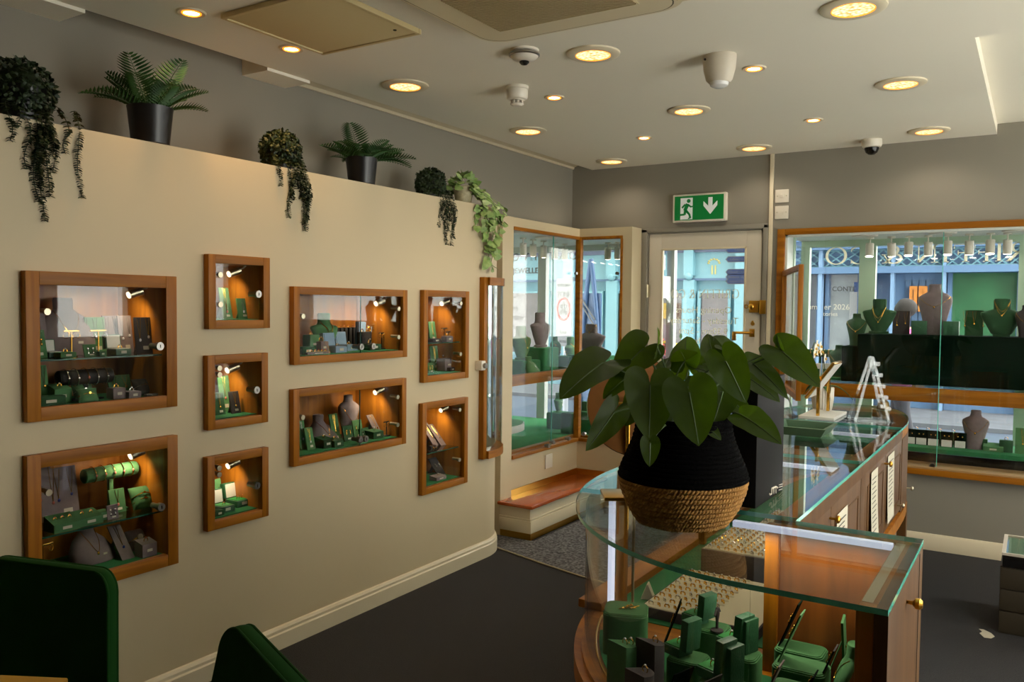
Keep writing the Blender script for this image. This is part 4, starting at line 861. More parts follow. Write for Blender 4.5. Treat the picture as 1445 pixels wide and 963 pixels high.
it(K, 516, 617, .09, 0, 'pad', .07, .05, 'deep', .3, d='low dark green pad with silver studs', j=[('studs', (.07, .05, .3, 'silver'), Z3)], jd='silver stud earrings on the low green pad')
it(K, 528, 617, .07, 0, 'block', .075, .06, .04, 'deep', True, .15, d='green ring block right of the pane joint', j=[('ring', ('silver', .007), (0, 0, .038))], jd='silver ring right of the pane joint')
it(K, 541, 612, .1, 0, 'pad', .06, .1, 'grey', .7, d='sloping grey strip at the right', j=[('pend', (.06, .1, .7, 1), Z3)], jd='gold chain on the sloping grey strip')
it(K, 548, 610, .06, 0, 'tbar', .075, .04, black_s, d='black T bar earring stand at the right', j=[('hoops', (.075, .04, 'mixed'), Z3)], jd='gold earrings on the black T bar')
# ------------------------------------------------------------------ tall cabinets
K = 'C8'
it(K, 612, 478, .14, 1, 'pad', .06, .11, 'green', .15, d='green pad on the upper shelf', j=[('pend', (.06, .11, .15, 1), Z3)], jd='gold pendant on the upper shelf pad')
it(K, 627, 478, .1, 1, 'tbar', .075, .05, black_s, d='black T bar stand on the shelf, left one', j=[('hoops', (.075, .05, 'gold'), Z3)], jd='gold hoops on the left T bar')
it(K, 640, 477, .08, 1, 'tbar', .055, .04, black_s, d='small black T bar stand on the shelf, right one', j=[('hoops', (.055, .04, 'gold'), Z3)], jd='gold hoops on the right T bar')
it(K, 631, 481, .05, 1, 'block', .06, .04, .03, 'grey', d='pale ring block on the upper shelf', j=[('ring', ('gold', .008), (0, 0, .027))], jd='gold ring on the upper shelf')
it(K, 613, 482, .05, 1, 'block', .07, .04, .02, 'dark', d='dark flat tray on the upper shelf')
it(K, 615, 522, .15, 0, 'pad', .07, .14, 'green', .12, d='tall green pad on the base', j=[('pend', (.07, .14, .12, 1), Z3)], jd='long gold pendant on the base pad')
it(K, 609, 527, .06, 0, 'pad', .05, .055, 'green', .2, d='small green pad at the lower left', j=[('studs', (.05, .055, .2, 'gold'), Z3)], jd='gold earrings at the lower left')
it(K, 634, 522, .1, 0, 'block', .085, .06, .07, 'grey', d='grey block at the lower right', j=[('ring', ('gold', .009), (0, -.02, .067)), ('ring', ('gold', .009), (0, .02, .067))], jd=['left gold ring on the grey block', 'right gold ring on the grey block'])
it(K, 648, 525, .06, 0, 'block', .045, .03, .02, 'dark', d='small dark block in the right corner')
K = 'C9'
it(K, 617, 628, .12, 1, 'pad', .06, .12, 'grey', .8, d='sloping grey strip on the shelf, left one', j=[('pend', (.06, .12, .8, 1), Z3)], jd='gold chain on the left sloping strip')
it(K, 630, 626, .1, 1, 'pad', .06, .11, 'grey', .9, d='sloping grey strip on the shelf, right one', j=[('pend', (.06, .11, .9, 1), Z3)], jd='gold chain on the right sloping strip')
it(K, 610, 633, .05, 1, 'roll', .05, .014, 'dark', 0, d='small dark watch roll on the shelf', j=[('bangle', (.015, 'gold'), (0, -.008, -.001)), ('bangle', (.015, 'gold'), (0, .012, -.001))], jd=['left gold bracelet on the dark roll', 'right gold bracelet on the dark roll'])
it(K, 625, 668, .1, 0, 'pad', .085, .09, 'dark', .8, d='sloping charcoal pad on the base', j=[('studs', (.085, .09, .8, 'silver'), Z3)], jd='silver earrings on the charcoal pad')
it(K, 618, 680, .05, 0, 'block', .09, .05, .025, 'grey', True, .3, d='low pale wedge at the front of the base', j=[('ring', ('gold', .007), (0, 0, .018))], jd='gold ring on the low pale wedge')
# ------------------------------------------------------------------ bow fronted cabinet at the rounded wall end
t = thing('corner_cabinet', 'narrow tall oak display cabinet with bowed glass at the rounded end of the white wall', 'display cabinet', (CX, CY, .60))
H10 = 1.065
def arcp(r, a0, a1, n=14): return [(r*cos(a0+(a1-a0)*i/n), r*sin(a0+(a1-a0)*i/n)) for i in range(n+1)]
def wedge(r0, r1, a0, a1): return arcp(r1, a0, a1)+arcp(r0, a1, a0)
mb = MB().box(RC, RC+.035, -.08, -.045, 0, H10, .002); obj('stile_frame', mb, wood, t)
a1_ = 1.25; Ro = RC+.05
mb = MB().prism([(RC, -.045), (RC+.05, -.045)]+arcp(Ro, 0, a1_)+arcp(RC+.001, a1_, 0), 0, .045).prism([(RC, -.045), (RC+.05, -.045)]+arcp(Ro, 0, a1_)+arcp(RC+.001, a1_, 0), H10-.045, H10)
obj('rail_frame', mb, woodh, t)
obj('bowed_glass', MB().prism([(Ro-.012, -.045), (Ro-.008, -.045)]+arcp(Ro-.008, 0, a1_)+arcp(Ro-.012, a1_, 0), .045, H10-.045), glass, t)
obj('stile_frame', MB().prism(wedge(RC+.001, Ro, a1_-.09, a1_), .045, H10-.045), wood, t)
obj('mirror_back', MB().prism(arcp(RC+.004, -.1, a1_-.1)+arcp(RC+.001, a1_-.1, -.1), .045, H10-.045), pm('mirror', (190, 196, 192), .05, 1), t)
for z in (.36, .7): obj('shelf', MB().prism([(RC+.004, -.04), (Ro-.014, -.04)]+arcp(Ro-.014, 0, a1_-.1)+arcp(RC+.004, a1_-.1, 0), z, z+.006), shelfg, t)
lk = obj('lock', MB().box(RC, RC+.045, -.118, -.075, .525, .58, .004), plastic, t)
obj('key_cylinder', MB().cyl((RC+.045, -.09, .552), (RC+.06, -.09, .552), .016), chrome, lk)
# ================================================================== PLANTS ON THE LEDGE
dkleaf = pm('string_leaf', (24, 42, 14), .6, noise=(25, .5, (50, 66, 22))); fern1 = pm('fern_leaf', (26, 66, 18), .6, noise=(14, .6, (54, 96, 26)))
poth = pm('pothos_leaf', (112, 146, 70), .5, noise=(26, .7, (172, 186, 116))); potb = pm('black_pot', (24, 22, 22), .35); potc = pm('pale_pot', (186, 176, 140), .6, noise=(40, .5))
stemm = pm('stem', (70, 92, 40), .6)
def leaflet(mb, p, d, n, L, w, th=.0):
    """pointed oval leaf from p along d, n = face normal"""
    d = d.normalized(); s = d.cross(n); s = s.normalized() if s.length > 1e-5 else d.orthogonal().normalized(); n = s.cross(d)
    mb.add([p, p+d*L*.3+s*w*.45-n*L*.03, p+d*L*.65+s*w*.4-n*L*.06, p+d*L-n*L*.16, p+d*L*.65-s*w*.4-n*L*.06, p+d*L*.3-s*w*.45-n*L*.03, p+d*L*.5+n*L*.05],
           [(0, 1, 6), (1, 2, 6), (2, 3, 6), (3, 4, 6), (4, 5, 6), (5, 0, 6)])
def rvec(r): 
    a = RND.random()*2*PI; z = RND.uniform(-1, 1); q = math.sqrt(1-z*z); return V(r*q*cos(a), r*q*sin(a), r*z)
def string_plant(label, c, R, Hh, strands, lf=.017):
    """bushy crown over a pot with hanging strands; strands = list of (dx, dy, length)"""
    t = thing('trailing_plant', label, 'plant', c, group='dark trailing string plants on the wall ledge')
    obj('pot', MB().lathe([(R*.55, 0), (R*.75, Hh*.55), (R*.7, Hh*.55), (R*.5, Hh*.5)], n=20), potb, t)
    mb = MB().ell((0, 0, Hh*.5), R*.72, R*.72, Hh*.42, 14, 10)
    for i in range(1500):
        v = rvec(1); 
        if v.z < -.75: continue
        p = V(v.x*R*.86, v.y*R*.86, Hh*.52+v.z*Hh*.46); leaflet(mb, p+rvec(.006), (v+rvec(.9)+V(0, 0, -.5)), v+rvec(.4), lf*RND.uniform(.8, 1.3), lf*.8)
    obj('foliage', mb, dkleaf, t)
    for dx, dy, ln in strands:
        mb = MB(); pts = []; n = int(ln/.0075)
        for k in range(n+1):
            s = k/n; out = min(1, s*ln/.05); pts.append(V(dx*(.65+.35*out)+.006*sin(9*s+dx*40), dy+.008*sin(7*s+dy*50), .012+Hh*.25*(1-out)*1-max(0, s*ln-.03)))
        mb.tube(pts[::2]+[pts[-1]], .0012, 4)
        for k, p in enumerate(pts):
            for q in range(3):
                a = k*2.4+q*2.1+RND.uniform(-.4, .4); d = V(cos(a), sin(a), -.35); leaflet(mb, p, d, V(0, 0, 1)+rvec(.4), lf*RND.uniform(.9, 1.3), lf*.85)
        obj('strand', mb, dkleaf, t)
def ledge(px, py): p = at(px, py, 0, XW); return p
pA = ledge(48, 172).y; xl = XW-.03
string_plant('dark trailing string plant on the ledge, biggest and leftmost of three', (XW-.085, pA, ZT), .112, .20, [(.09, -.075, .12), (.095, -.05, .07), (.092, -.025, .2), (.095, .0, .3), (.093, .018, .36), (.095, .035, .28), (.09, .06, .2), (.092, .10, .13), (.088, .145, .27), (.098, .012, .25), (.1, .05, .15)])
pB = ledge(415, 240).y
string_plant('dark trailing string plant on the ledge between the two ferns', (XW-.085, pB, ZT), .092, .17, [(.088, -.085, .12), (.092, -.03, .25), (.095, -.012, .17), (.093, .01, .12), (.095, .045, .27), (.094, .06, .3), (.09, .075, .26), (.096, .03, .16)])
pC = ledge(625, 280).y
string_plant('dark trailing string plant on the ledge beside the pale pothos', (XW-.085, pC, ZT), .085, .16, [(.085, -.03, .2), (.09, -.01, .16), (.093, .015, .29), (.09, .035, .22), (.092, .055, .16), (.088, .08, .29), (.09, .095, .25)])
def fern(label, c, R, Hp, seed, k_):
    t = thing('potted_fern', label, 'plant', c, group='ferns in black pots on the wall ledge'); rn = random.Random(seed)
    obj('pot', MB().lathe([(R*.78, 0), (R*.84, .012), (R*.82, .014), (R*.97, Hp*.92), (R, Hp), (R*.9, Hp), (R*.86, Hp*.8), (0, Hp*.8)], n=28, close=False), potb, t)
    for q in range(24):
        az = q*2.399+rn.uniform(-.3, .3); ln = rn.uniform(.15, .24)*k_; up = rn.uniform(.35, 1.25); dr = rn.uniform(.35, .8)
        if abs(sin(az)) > .6: ln *= 1.12; up *= .75
        if cos(az) < -.3: ln *= .7
        mb = MB(); h = V(cos(az), sin(az), 0); s = V(-sin(az), cos(az), 0); n = 18; pts = []
        for k in range(n+1):
            u = k/n; pts.append(V(0, 0, Hp*.82)+h*(.015+ln*u*(.45+.55*cos(up)))+V(0, 0, ln*(sin(up)*u*1.15-dr*.55*u*u)))
        mb.tube(pts, [.002*(1-.7*k/n) for k in range(n+1)], 5)
        for k in range(3, n):
            u = k/n; d = (pts[k+1]-pts[k]).normalized(); w = ln*.30*(sin(PI*min(1, .1+u*.9))**.7)
            nn = s.cross(d)
            for sd in (-1, 1): leaflet(mb, pts[k], s*sd+d*.42-nn*.12, nn, w, ln*.042)
        obj('frond', mb, fern1, t)
yF = ledge(238, 205).y; fern('large green fern in a black pot standing on the ledge at left', (XW-.11, yF, ZT), .083, .15, 3, 1.05)
yF = ledge(534, 262).y; fern('smaller green fern in a black pot on the ledge near the centre', (XW-.11, yF, ZT), .08, .14, 8, 1.05)
# pothos
yP = ledge(672, 288).y
t = thing('pothos_plant', 'pale green trailing pothos in a cream pot at the end of the ledge', 'plant', (XW-.09, yP, ZT))
obj('pot', MB().lathe([(.045, 0), (.06, .1), (.055, .105), (.05, .09), (0, .09)], n=24, close=False), potc, t)
def heart(mb, p, d, n, L):
    d = d.normalized(); s = d.cross(n).normalized(); n = s.cross(d)
    pr = [(0, 0), (-.12, .22), (-.05, .4), (.2, .48), (.5, .4), (.78, .2), (1, 0)]; vs = [p]; 
    for x, y in pr[1:]: vs.append(p+d*x*L+s*y*L-n*(y*y*.35+x*x*.12)*L)
    for x, y in pr[1:-1]: vs.append(p+d*x*L-s*y*L-n*(y*y*.35+x*x*.12)*L)
    m = p+d*.45*L-n*.02*L; vs.append(m); k = len(vs)-1
    mb.add(vs, [(0, 1, k), (1, 2, k), (2, 3, k), (3, 4, k), (4, 5, k), (5, 6, k), (0, k, 7), (7, k, 8), (8, k, 9), (9, k, 10), (10, k, 11), (11, k, 6)])
mb = MB()
for i in range(95):
    v = rvec(1); v.z = abs(v.z)*1.2-.3; p = V(v.x*.075, v.y*.08, .1+v.z*.07); heart(mb, p, v*1+V(0, 0, -.3)+rvec(.5), v+V(.5, 0, .6)+rvec(.3), RND.uniform(.036, .052))
obj('foliage', mb, poth, t)
for dx, dy, ln in ((.115, .0, .24), (.13, .05, .36), (.115, .08, .44), (.135, .12, .47), (.12, .16, .40), (.13, .2, .26), (.145, .09, .30), (.12, .03, .16), (.14, .14, .18)):
    mb = MB(); pts = []; n = int(ln/.02)
    for k in range(n+1):
        s = k/n*ln; o = min(1, s/.12); pts.append(V(dx*o+.012*sin(s*23+dy*50), dy*(.25+.75*o)+.022*sin(s*17+dy*30), .10-max(0, s-.05)*1.05-.02*o))
    mb.tube(pts, .0018, 5)
    for k in range(1, len(pts)):
        a = RND.uniform(0, 2*PI); d = V(.25+.4*cos(a), sin(a), RND.uniform(-.9, .1)); p = pts[k]+d.normalized()*.014; mb.tube([pts[k], p], .001, 4); heart(mb, p, d, V(1, .5*sin(a), .35)+rvec(.6), RND.uniform(.034, .052))
    obj('vine', mb, poth, t)
# ================================================================== SHOWCASE COUNTER
ZG, ZD = .92, .50
EX, EY, EA, EB = -.5, 2.7, .765, .98
def near_arc(off, a0=-90, a1=-180, n=30): return [(EX+(EA-off)*cos(math.radians(a0+(a1-a0)*i/n)), EY+(EB-off)*sin(math.radians(a0+(a1-a0)*i/n))) for i in range(n+1)]
def far_arc(off, a0=180, a1=0, n=30):
    out = []
    for i in range(n+1):
        a = math.radians(a0+(a1-a0)*i/n); c, s = cos(a), sin(a)
        out.append((-.9025+(.3625-off)*math.copysign(abs(c)**.84, c), 4.45+(.93-off)*abs(s)**.84))
    return out
t = thing('display_counter', 'long L shaped oak and glass jewellery counter with rounded ends running towards the window', 'counter', (-.8, 3.0, 0))
def lo(mb): mb.v = [(x+.8, y-3.0, z) for x, y, z in mb.v]; return mb
def outline(off, right=-.54):
    o = off; return near_arc(o)+far_arc(o)+[(right-o, 2.31-o*.0+o), (-.225-o, 2.31-o)] if False else near_arc(o)+far_arc(o)+[(right-o, 2.31+o), (-.225-o, 2.31-o), (-.225-o, 1.72+o)]
obj('plinth', lo(MB().prism([(x, y) for x, y in near_arc(.09)+far_arc(.09)+[(-.66, 2.25), (-.30, 2.25), (-.30, 1.81)]], 0, .44)), dark, t)
obj('base_rim', lo(MB().prism(outline(0), .43, ZD-.012).prism(outline(.022), ZD-.012, ZD-.0)), woodx, t)
obj('velvet_deck', lo(MB().prism(near_arc(.075, -92, -152)+[(-1.08, 2.30), (-.62, 2.24), (-.31, 2.24), (-.31, 1.795)], ZD, ZD+.003).prism([(-1.17, 2.42), (-1.175, 4.4)]+far_arc(.09)+[(-.64, 4.4), (-.64, 2.42)], ZD, ZD+.003)), velve, t)
obj('inlay_strip', lo(MB().tube([(x, y, ZD+.002) for x, y in near_arc(.066, -92, -160)], .004, 6)), brass, t)
# glass tops (bevelled sheets) with green edges
def gtop(poly, m=edgeg): return lo(MB().prism(poly, ZG-.012, ZG)), [glasst, m]
def glass_top(poly, m=edgeg):
    mb = MB(); mb.i = 0; mb.prism(poly, ZG-.012, ZG, side=1); return obj('glass_top', lo(mb), [glasst, m], t, smooth=30)
aj = math.degrees(math.asin((2.345-EY)/EB))
ak = -180-aj
def ell_until(y): 
    s = (y-EY)/EB; return -180-math.degrees(math.asin(s))
glass_top([(-.225, 2.31), (-.225, 1.72)]+near_arc(0, -90, ell_until(2.34))+[(-.54, 2.34), (-.54, 2.31)])
glass_top([(-.54, 2.344)]+[(-.54, 3.36)]+[(-1.265, 3.36)]+near_arc(0, -180, ell_until(2.344), 12), edgeg)
glass_top([(-.54, 3.364), (-.54, 4.44), (-1.265, 4.44), (-1.265, 3.364)], edgeg)
glass_top(far_arc(0)+[], edgeg)
# upright glass
gw = lambda o0, o1, a0, a1, z0, z1: MB().prism(near_arc(o0, a0, a1)+near_arc(o1, a1, a0), z0, z1)
obj('curved_glass', lo(gw(.03, .036, -90, -165, ZD+.001, ZG-.013)), glass, t, smooth=30)
obj('front_glass', lo(MB().box(-.5, -.285, 1.75, 1.756, ZD, ZG-.013)), glass, t)
obj('side_glass', lo(MB().box(-1.235, -1.229, 2.62, 4.45, ZD, ZG-.013)), glass, t)
obj('far_glass', lo(MB().prism(far_arc(.03, 180, 60)+far_arc(.036, 60, 180), ZD, ZG-.013)), glass, t, smooth=30)
# wooden rails, posts and light strips
obj('side_rail', lo(MB().box(-1.262, -1.175, 2.42, 4.5, ZD, ZD+.028, .004)), woodh, t)
for x, y in ((-1.112, 2.435), (-1.165, 3.36), (-1.165, 4.44)):
    obj('post', lo(MB().box(x-.014, x+.014, y-.016, y+.016, ZD+.003, ZG-.013, .003)), wood, t)
obj('light_strip', lo(MB().box(-1.147, -1.131, 2.40, 2.425, ZD+.002, ZG-.014, .004)), frost, t)
obj('slim_post', lo(MB().cyl((-1.075, 2.44, ZD), (-1.075, 2.44, ZG-.013), .005, n=10)), nickel, t)
obj('light_strip', lo(MB().box(-.70, -.29, 2.262, 2.284, ZG-.03, ZG-.013, .003)), frost, t)
for y in (3.24, 4.21): obj('light_strip', lo(MB().box(-.82, -.605, y-.012, y+.012, ZG-.028, ZG-.013, .003)), frost, t)
def case_light(x, y, z, e, sx, sy):
    l = bpy.data.lights.new('strip_light', 'AREA'); l.shape = 'RECTANGLE'; l.size = sx; l.size_y = sy; l.energy = e; l.color = (1, .88, .7); o = bpy.data.objects.new('strip_light', l); COL.objects.link(o); o.parent = t; o.location = (x+.8, y-3.0, z)
case_light(-.5, 2.225, ZG-.033, .8, .4, .015)
for y in (3.24, 4.21): case_light(-.71, y, ZG-.03, .6, .2, .015)
obj('back_panel', lo(MB().box(-.60, -.286, 2.288, 2.309, ZD, ZG-.03)), panelw, t)
obj('panel_stile', lo(MB().box(-.612, -.575, 2.272, 2.289, ZD, ZG-.03, .003)), wood, t)
obj('top_rail', lo(MB().box(-.61, -.25, 2.284, 2.309, ZG-.03, ZG-.0125).box(-.61, -.542, 2.36, 4.45, ZG-.055, ZG-.0125).box(-.285, -.252, 1.78, 2.284, ZG-.024, ZG-.0125)), woodh, t)
obj('cap_strip', lo(MB().box(-.283, -.262, 1.785, 2.28, ZG-.0125, ZG-.0121)), nickel, t)
mb = MB(); A2 = far_arc(.002, 75, 0, 14); B2 = far_arc(.075, 0, 75, 14); mb.prism(A2+B2, ZG-.055, ZG-.0125); obj('curved_rail', lo(mb), woodx, t)
obj('front_stile', lo(MB().box(-.286, -.252, 1.735, 1.79, 0, ZG-.0125, .003)), wood, t)
sp_ = obj('side_panel', lo(MB().box(-.252, -.2255, 1.735, 2.309, 0, ZG-.0125, .002)), woodc, t)
kb = MB(); kb.M = Matrix.Translation((-.2255, 2.011, .849)) @ Matrix.Rotation(PI/2, 4, 'Y'); obj('knob', lo(kb.lathe([(.004, 0), (.005, .012), (.012, .018), (.013, .026), (.008, .032), (0, .033)], n=16, close=False)), brass, t)
obj('panel_groove', lo(MB().box(-.2256, -.2245, 2.235, 2.241, .02, ZG-.02)), dark, t)
# cupboard doors on the staff side
def door(y0, y1, z0=.515, z1=.862):
    d = obj('door', lo(MB().box(-.562, -.541, y0, y1, z0, z1, .002)), woodc, t)
    b = .055; x0, x1 = -.5412, -.5385
    obj('door_bead', lo(MB().box(x0, x1, y0+b, y0+b+.006, z0+b, z1-b).box(x0, x1, y1-b-.006, y1-b, z0+b, z1-b).box(x0, x1, y0+b, y1-b, z0+b, z0+b+.006).box(x0, x1, y0+b, y1-b, z1-b-.006, z1-b)), woodc, d); return d
def knob(par, y, z, m, r=.011): obj('knob', lo(MB().cyl((-.541, y, z), (-.52, y, z), .004, n=8).ell((-.515, y, z), .008, r, r)), m, par)
ds = [door(2.37, 2.785), door(2.79, 3.32), door(3.41, 3.915), door(3.92, 4.44)]
knob(ds[0], 2.765, .83, brass, .013); knob(ds[1], 2.82, .70, nickel); knob(ds[2], 3.893, .83, brass, .013); knob(ds[3], 4.33, .56, nickel)
obj('pilaster', lo(MB().box(-.562, -.5405, 3.322, 3.408, .5, .8615)), woodc, t)
obj('cabinet_band', lo(MB().box(-.562, -.5405, 2.312, 4.45, .862, ZG-.0125)), woodc, t)
mb = MB().prism(far_arc(.0, 75, 0, 14)+far_arc(.024, 0, 75, 14), .5, ZG-.056); ce = obj('curved_door', lo(mb), woodc, t, smooth=30)
obj('knob', lo(MB().cyl((-.552, 4.75, .565), (-.53, 4.755, .565), .004, n=8).ell((-.525, 4.756, .565), .008, .011, .011)), nickel, ce)
for y in (4.43, 4.97): obj('leg', lo(MB().box(-.62, -.575, y, y+.05, 0, .44)), woodc, t)
for x, y, r in ((-.245, 1.80, .012), (-.262, 2.20, .016), (-.30, 2.296, .01), (-.59, 2.42, .012)):
    obj('glass_bracket', lo(MB().cyl((x, y, ZG-.0135), (x, y, ZG-.019), r, n=16)), chrome, t)
# ------------------------------------------------------------------ paper lists hanging on the doors
def papers(y0, y1, z0, z1, lab, curl=.01):
    p_ = thing('price_list', lab, 'paper', (-.5375, (y0+y1)/2, z0), group='paper lists on the counter doors')
    w, h = y1-y0, z1-z0
    obj('sheet', MB().sheet(lambda u, v: (.0008+curl*(1-v)**2*.6+curl*.3*(u-.5)**2, (u-.5)*w, v*h), 6, 10, .0006, (1, 0, 0)), paper, p_)
    mb = MB()
    for i in range(12): 
        v = .9-i*.06; x = .0012+curl*(1-v)**2*.6+.0012; mb.box(x, x+.0003, -w*.35, w*(.2 if i % 3 else .32), v*h-.002, v*h+.002)
    obj('print_lines', mb, inkm, p_)
papers(2.86, 3.04, .54, .82, 'paper list on the counter door nearest the near glass case')
papers(3.52, 3.68, .53, .85, 'longest paper list on the counter doors, hanging left of another one', .02)
papers(3.96, 4.15, .55, .85, 'paper list on the counter door farthest along, beside the chrome knob')
# ================================================================== THINGS IN THE NEAR CASE
ZV = ZD+.0035
def ring_tray(lab, c, rz, w, d, h, col, rows, cols, fill, grp, side=dark_s, group=None):
    tr = thing('ring_tray', lab, 'tray', (c[0], c[1], c[2]), rz)
    obj('tray_box', MB().box(-w/2, w/2, -d/2, d/2, 0, h-.004, .003), side, tr)
    mb = MB()
    for i in range(rows+1): y = -d/2+.012+i*(d-.024)/rows; mb.box(-w/2+.01, -w/2+.04+(w-.05)*fill, y-.006, y+.006, h-.006, h, .004, 1)
    mb.box(-w/2+.006, w/2-.006, -d/2+.006, d/2-.006, h-.006, h-.003)
    obj('slotted_pad', mb, col, tr)
    M0 = LM(c, rz)
    for i in range(rows):
        for j in range(cols):
            y = -d/2+.012+(i+.5)*(d-.024)/rows; x = -w/2+.025+j*(w-.05)*fill/(cols-1)
            mt = 'gold' if (i*7+j*3) % 5 else 'silver'
            spawn(('tring', mt), 'ring', grp, 'ring', M0 @ Matrix.Translation((x, y, h-.004)) @ Matrix.Rotation(.35*(-1)**j, 4, 'Z'), lambda: [('band', MB().ring((0, 0, .004), .0078, .0028, (.5, 1, .1), 16, 6), METAL[mt]), ('stone', MB().ell((0, 0, .0138), .0042, .0036, .003, 8, 5), gem_w)], group)
ring_tray('open cream ring tray with rows of gold rings beside the velvet cubes', (-.865, 2.675, ZV), 0, .38, .45, .036, cream, 9, 8, .58, 'ring in the open cream tray beside the green velvet cubes', group='rings in the open cream tray')
ring_tray('deep grey tray full of thin rings under the black panel', (-.885, 3.16, ZV), 0, .30, .38, .10, cream, 9, 9, 1, 'thin ring in the deep grey tray behind the cream one', grey_s, 'rings in the deep grey tray')
tr3 = (-.86, 3.85, ZV); ring_tray('cream ring tray far along the long counter', tr3, 0, .34, .3, .036, cream, 6, 8, 1, 'ring in the far cream tray of the long counter', group='rings in the far cream tray')
spawn('holder', 'card_holder', 'small cream triangular ticket holder beside the ring tray', 'ticket holder', LM((-1.10, 2.62, ZV), .3), lambda: [('', MB().prism([(-.02, 0), (.025, 0), (.004, .05), (.0, .05)], -.02, .02, 'y'), cream)])
def case(kind, x, y, z, rz, *a, d, j=(), cat=None):
    nm, ct, fn = {'block': ('velvet_block', 'jewellery stand', block_b), 'pad': ('earring_pad', 'jewellery stand', pad_b), 'box': ('ring_box', 'ring box', casebox_b), 'bust': ('necklace_bust', 'necklace stand', bust_b), 'tbar': ('earring_stand', 'earring stand', tbar_b), 'cube': ('velvet_cube', 'display cube', cube_b), 'wedge': ('ring_wedge', 'jewellery stand', wedge_b)}[kind]
    M = LM((x, y, z), rz); spawn((kind,)+a, nm, d, ct, M, lambda: fn(*a)())
    for jk, ja, jo, jl in j:
        jn, jc, jf = {'neck': ('necklace', 'necklace', necklace_b), 'studs': ('earring_pair', 'earrings', studs_b), 'ring': ('ring', 'ring', ring_b), 'hoops': ('earring_pair', 'earrings', hoops_b), 'bar': ('earring_pair', 'earrings', bars_b), 'pend': ('pendant_necklace', 'necklace', pendant_b)}[jk]
        spawn((jk,)+ja, jn, jl, jc, M @ Matrix.Translation(jo), lambda: jf(*ja)())
def cube_b(w, d, h, col='deep'):
    def f(): return [('', MB().prism(rrc(w, d, .022), 0, h-.006).prism(rrc(w-.006, d-.006, .02), h-.006, h-.002).prism(rrc(w-.014, d-.014, .018), h-.002, h), SUEDE[col])]
    return f
def rrc(w, d, r, n=5): return [(cx*(w/2-r)+r*cos(a0+i*PI/2/n), cy*(d/2-r)+r*sin(a0+i*PI/2/n)) for cx, cy, a0 in ((1, 1, 0), (-1, 1, PI/2), (-1, -1, PI), (1, -1, 1.5*PI)) for i in range(n+1)]
def wedge_b(w, h, col):
    """quarter round ring post: a curved back with a sloping top"""
    def f():
        n = 10; pl = [(-w*.55, -w*.5)]+[(-w*.55+w*1.1*sin(i*PI/2/n), -w*.5+w*1.0*(1-cos(i*PI/2/n))*.9) for i in range(1, n+1)]+[(-w*.55, w*.45)]
        mb = MB(); k = len(pl); zt = lambda p: h*(1-.18*(p[0]+w*.55)/(w*1.1)); mb.add([(x, y, 0) for x, y in pl]+[(x, y, zt((x, y))) for x, y in pl], [tuple(range(k))[::-1], tuple(range(k, 2*k))]+[(i, (i+1) % k, k+(i+1) % k, k+i) for i in range(k)])
        return [('', mb, SUEDE[col])]
    return f
def casebox_b(s, h):
    """tall upright lid behind a shallow base with green satin"""
    def f():
        base = MB().box(-s*.1, s*.9, -s*.5, s*.5, 0, s*.45, .003); sat = MB().box(-s*.05, s*.84, -s*.42, s*.42, s*.44, s*.5, .004)
        lid = MB(); lid.M = Matrix.Translation((-s*.1, 0, s*.45)) @ Matrix.Rotation(-.08, 4, 'Y'); lid.box(-s*.42, 0, -s*.5, s*.5, -s*.02, h, .002)
        li = MB(); li.M = lid.M; li.box(0, .001, -s*.4, s*.4, s*.06, h-s*.08)
        return [('base', base, boxg), ('satin_cushion', sat, greensat), ('lid', lid, boxg, [('lid_lining', li, velvet)])]
    return f
def bars_b(n):
    def f(): return [('earring', MB().tube([(-.02+i*.011, -.02+(i*7 % 5)*.009, .003), (.004+i*.011, -.012+(i*5 % 4)*.009, .004)], .0018, 6).ell((-.008+i*.011, -.016+(i*7 % 5)*.008, .005), .004, .003, .003, 8, 5), gold) for i in range(n)]
    return f
W = PI
case('cube', -.985, 2.19, ZV, .35, .125, .12, .12, 'case', d='largest green velvet cube at the far left of the rounded case', j=[('bar', (4,), (0, 0, .12), 'gold stud earrings spread on the largest velvet cube')])
case('wedge', -.88, 1.97, ZV, 1.2, .075, .125, 'case', d='green curved ring wedge at the left of the rounded case', j=[('ring', ('gold', .0085), (-.01, 0, .112), 'gold ring on the green curved wedge'), ('ring', ('gold', .0086), (.012, 0, .108), 'second gold ring on the green curved wedge')])
case('wedge', -.815, 2.0, ZV, 1.2, .072, .135, 'dark', d='tall charcoal curved ring wedge beside the green one', j=[('ring', ('gold', .0087), (0, 0, .121), 'gold ring on the tall charcoal wedge')])
case('wedge', -.795, 1.887, ZV, 1.2, .07, .10, 'dark', d='lower charcoal curved ring wedge near the front glass', j=[('ring', ('gold', .0088), (0, 0, .089), 'gold ring on the lower charcoal wedge')])
case('pad', -.905, 2.285, ZV, W+.3, .06, .13, 'night', .35, .004, False, 0, d='dark leaning pad behind the largest velvet cube', j=[('studs', (.06, .13, .35, 'gold'), Z3, 'gold earrings on the pad behind the largest cube')])
cubes = [(-.765, 2.285, .105, .095, .085, 'green velvet cube at the back under a ring box and a small bust'), (-.755, 2.085, .10, .095, .07, 'green velvet cube at the left centre under an open ring box'),
         (-.635, 2.15, .10, .09, .085, 'green velvet cube under the two tall box lids at the back'), (-.625, 1.985, .13, .10, .065, 'wide green velvet cube under the front pair of box lids'),
         (-.50, 2.234, .125, .095, .10, 'green velvet cube at the right, farthest of three in a row'), (-.475, 2.13, .13, .10, .10, 'green velvet cube at the right, middle of three in a row'), (-.445, 1.98, .14, .105, .10, 'green velvet cube at the right, nearest of three in a row')]
for x, y, w, d_, h, lab in cubes: case('cube', x, y, ZV, 0, w, d_, h, 'case', d=lab)
RW = ('ring', ('gold', .0082), (.018, 0, .026))
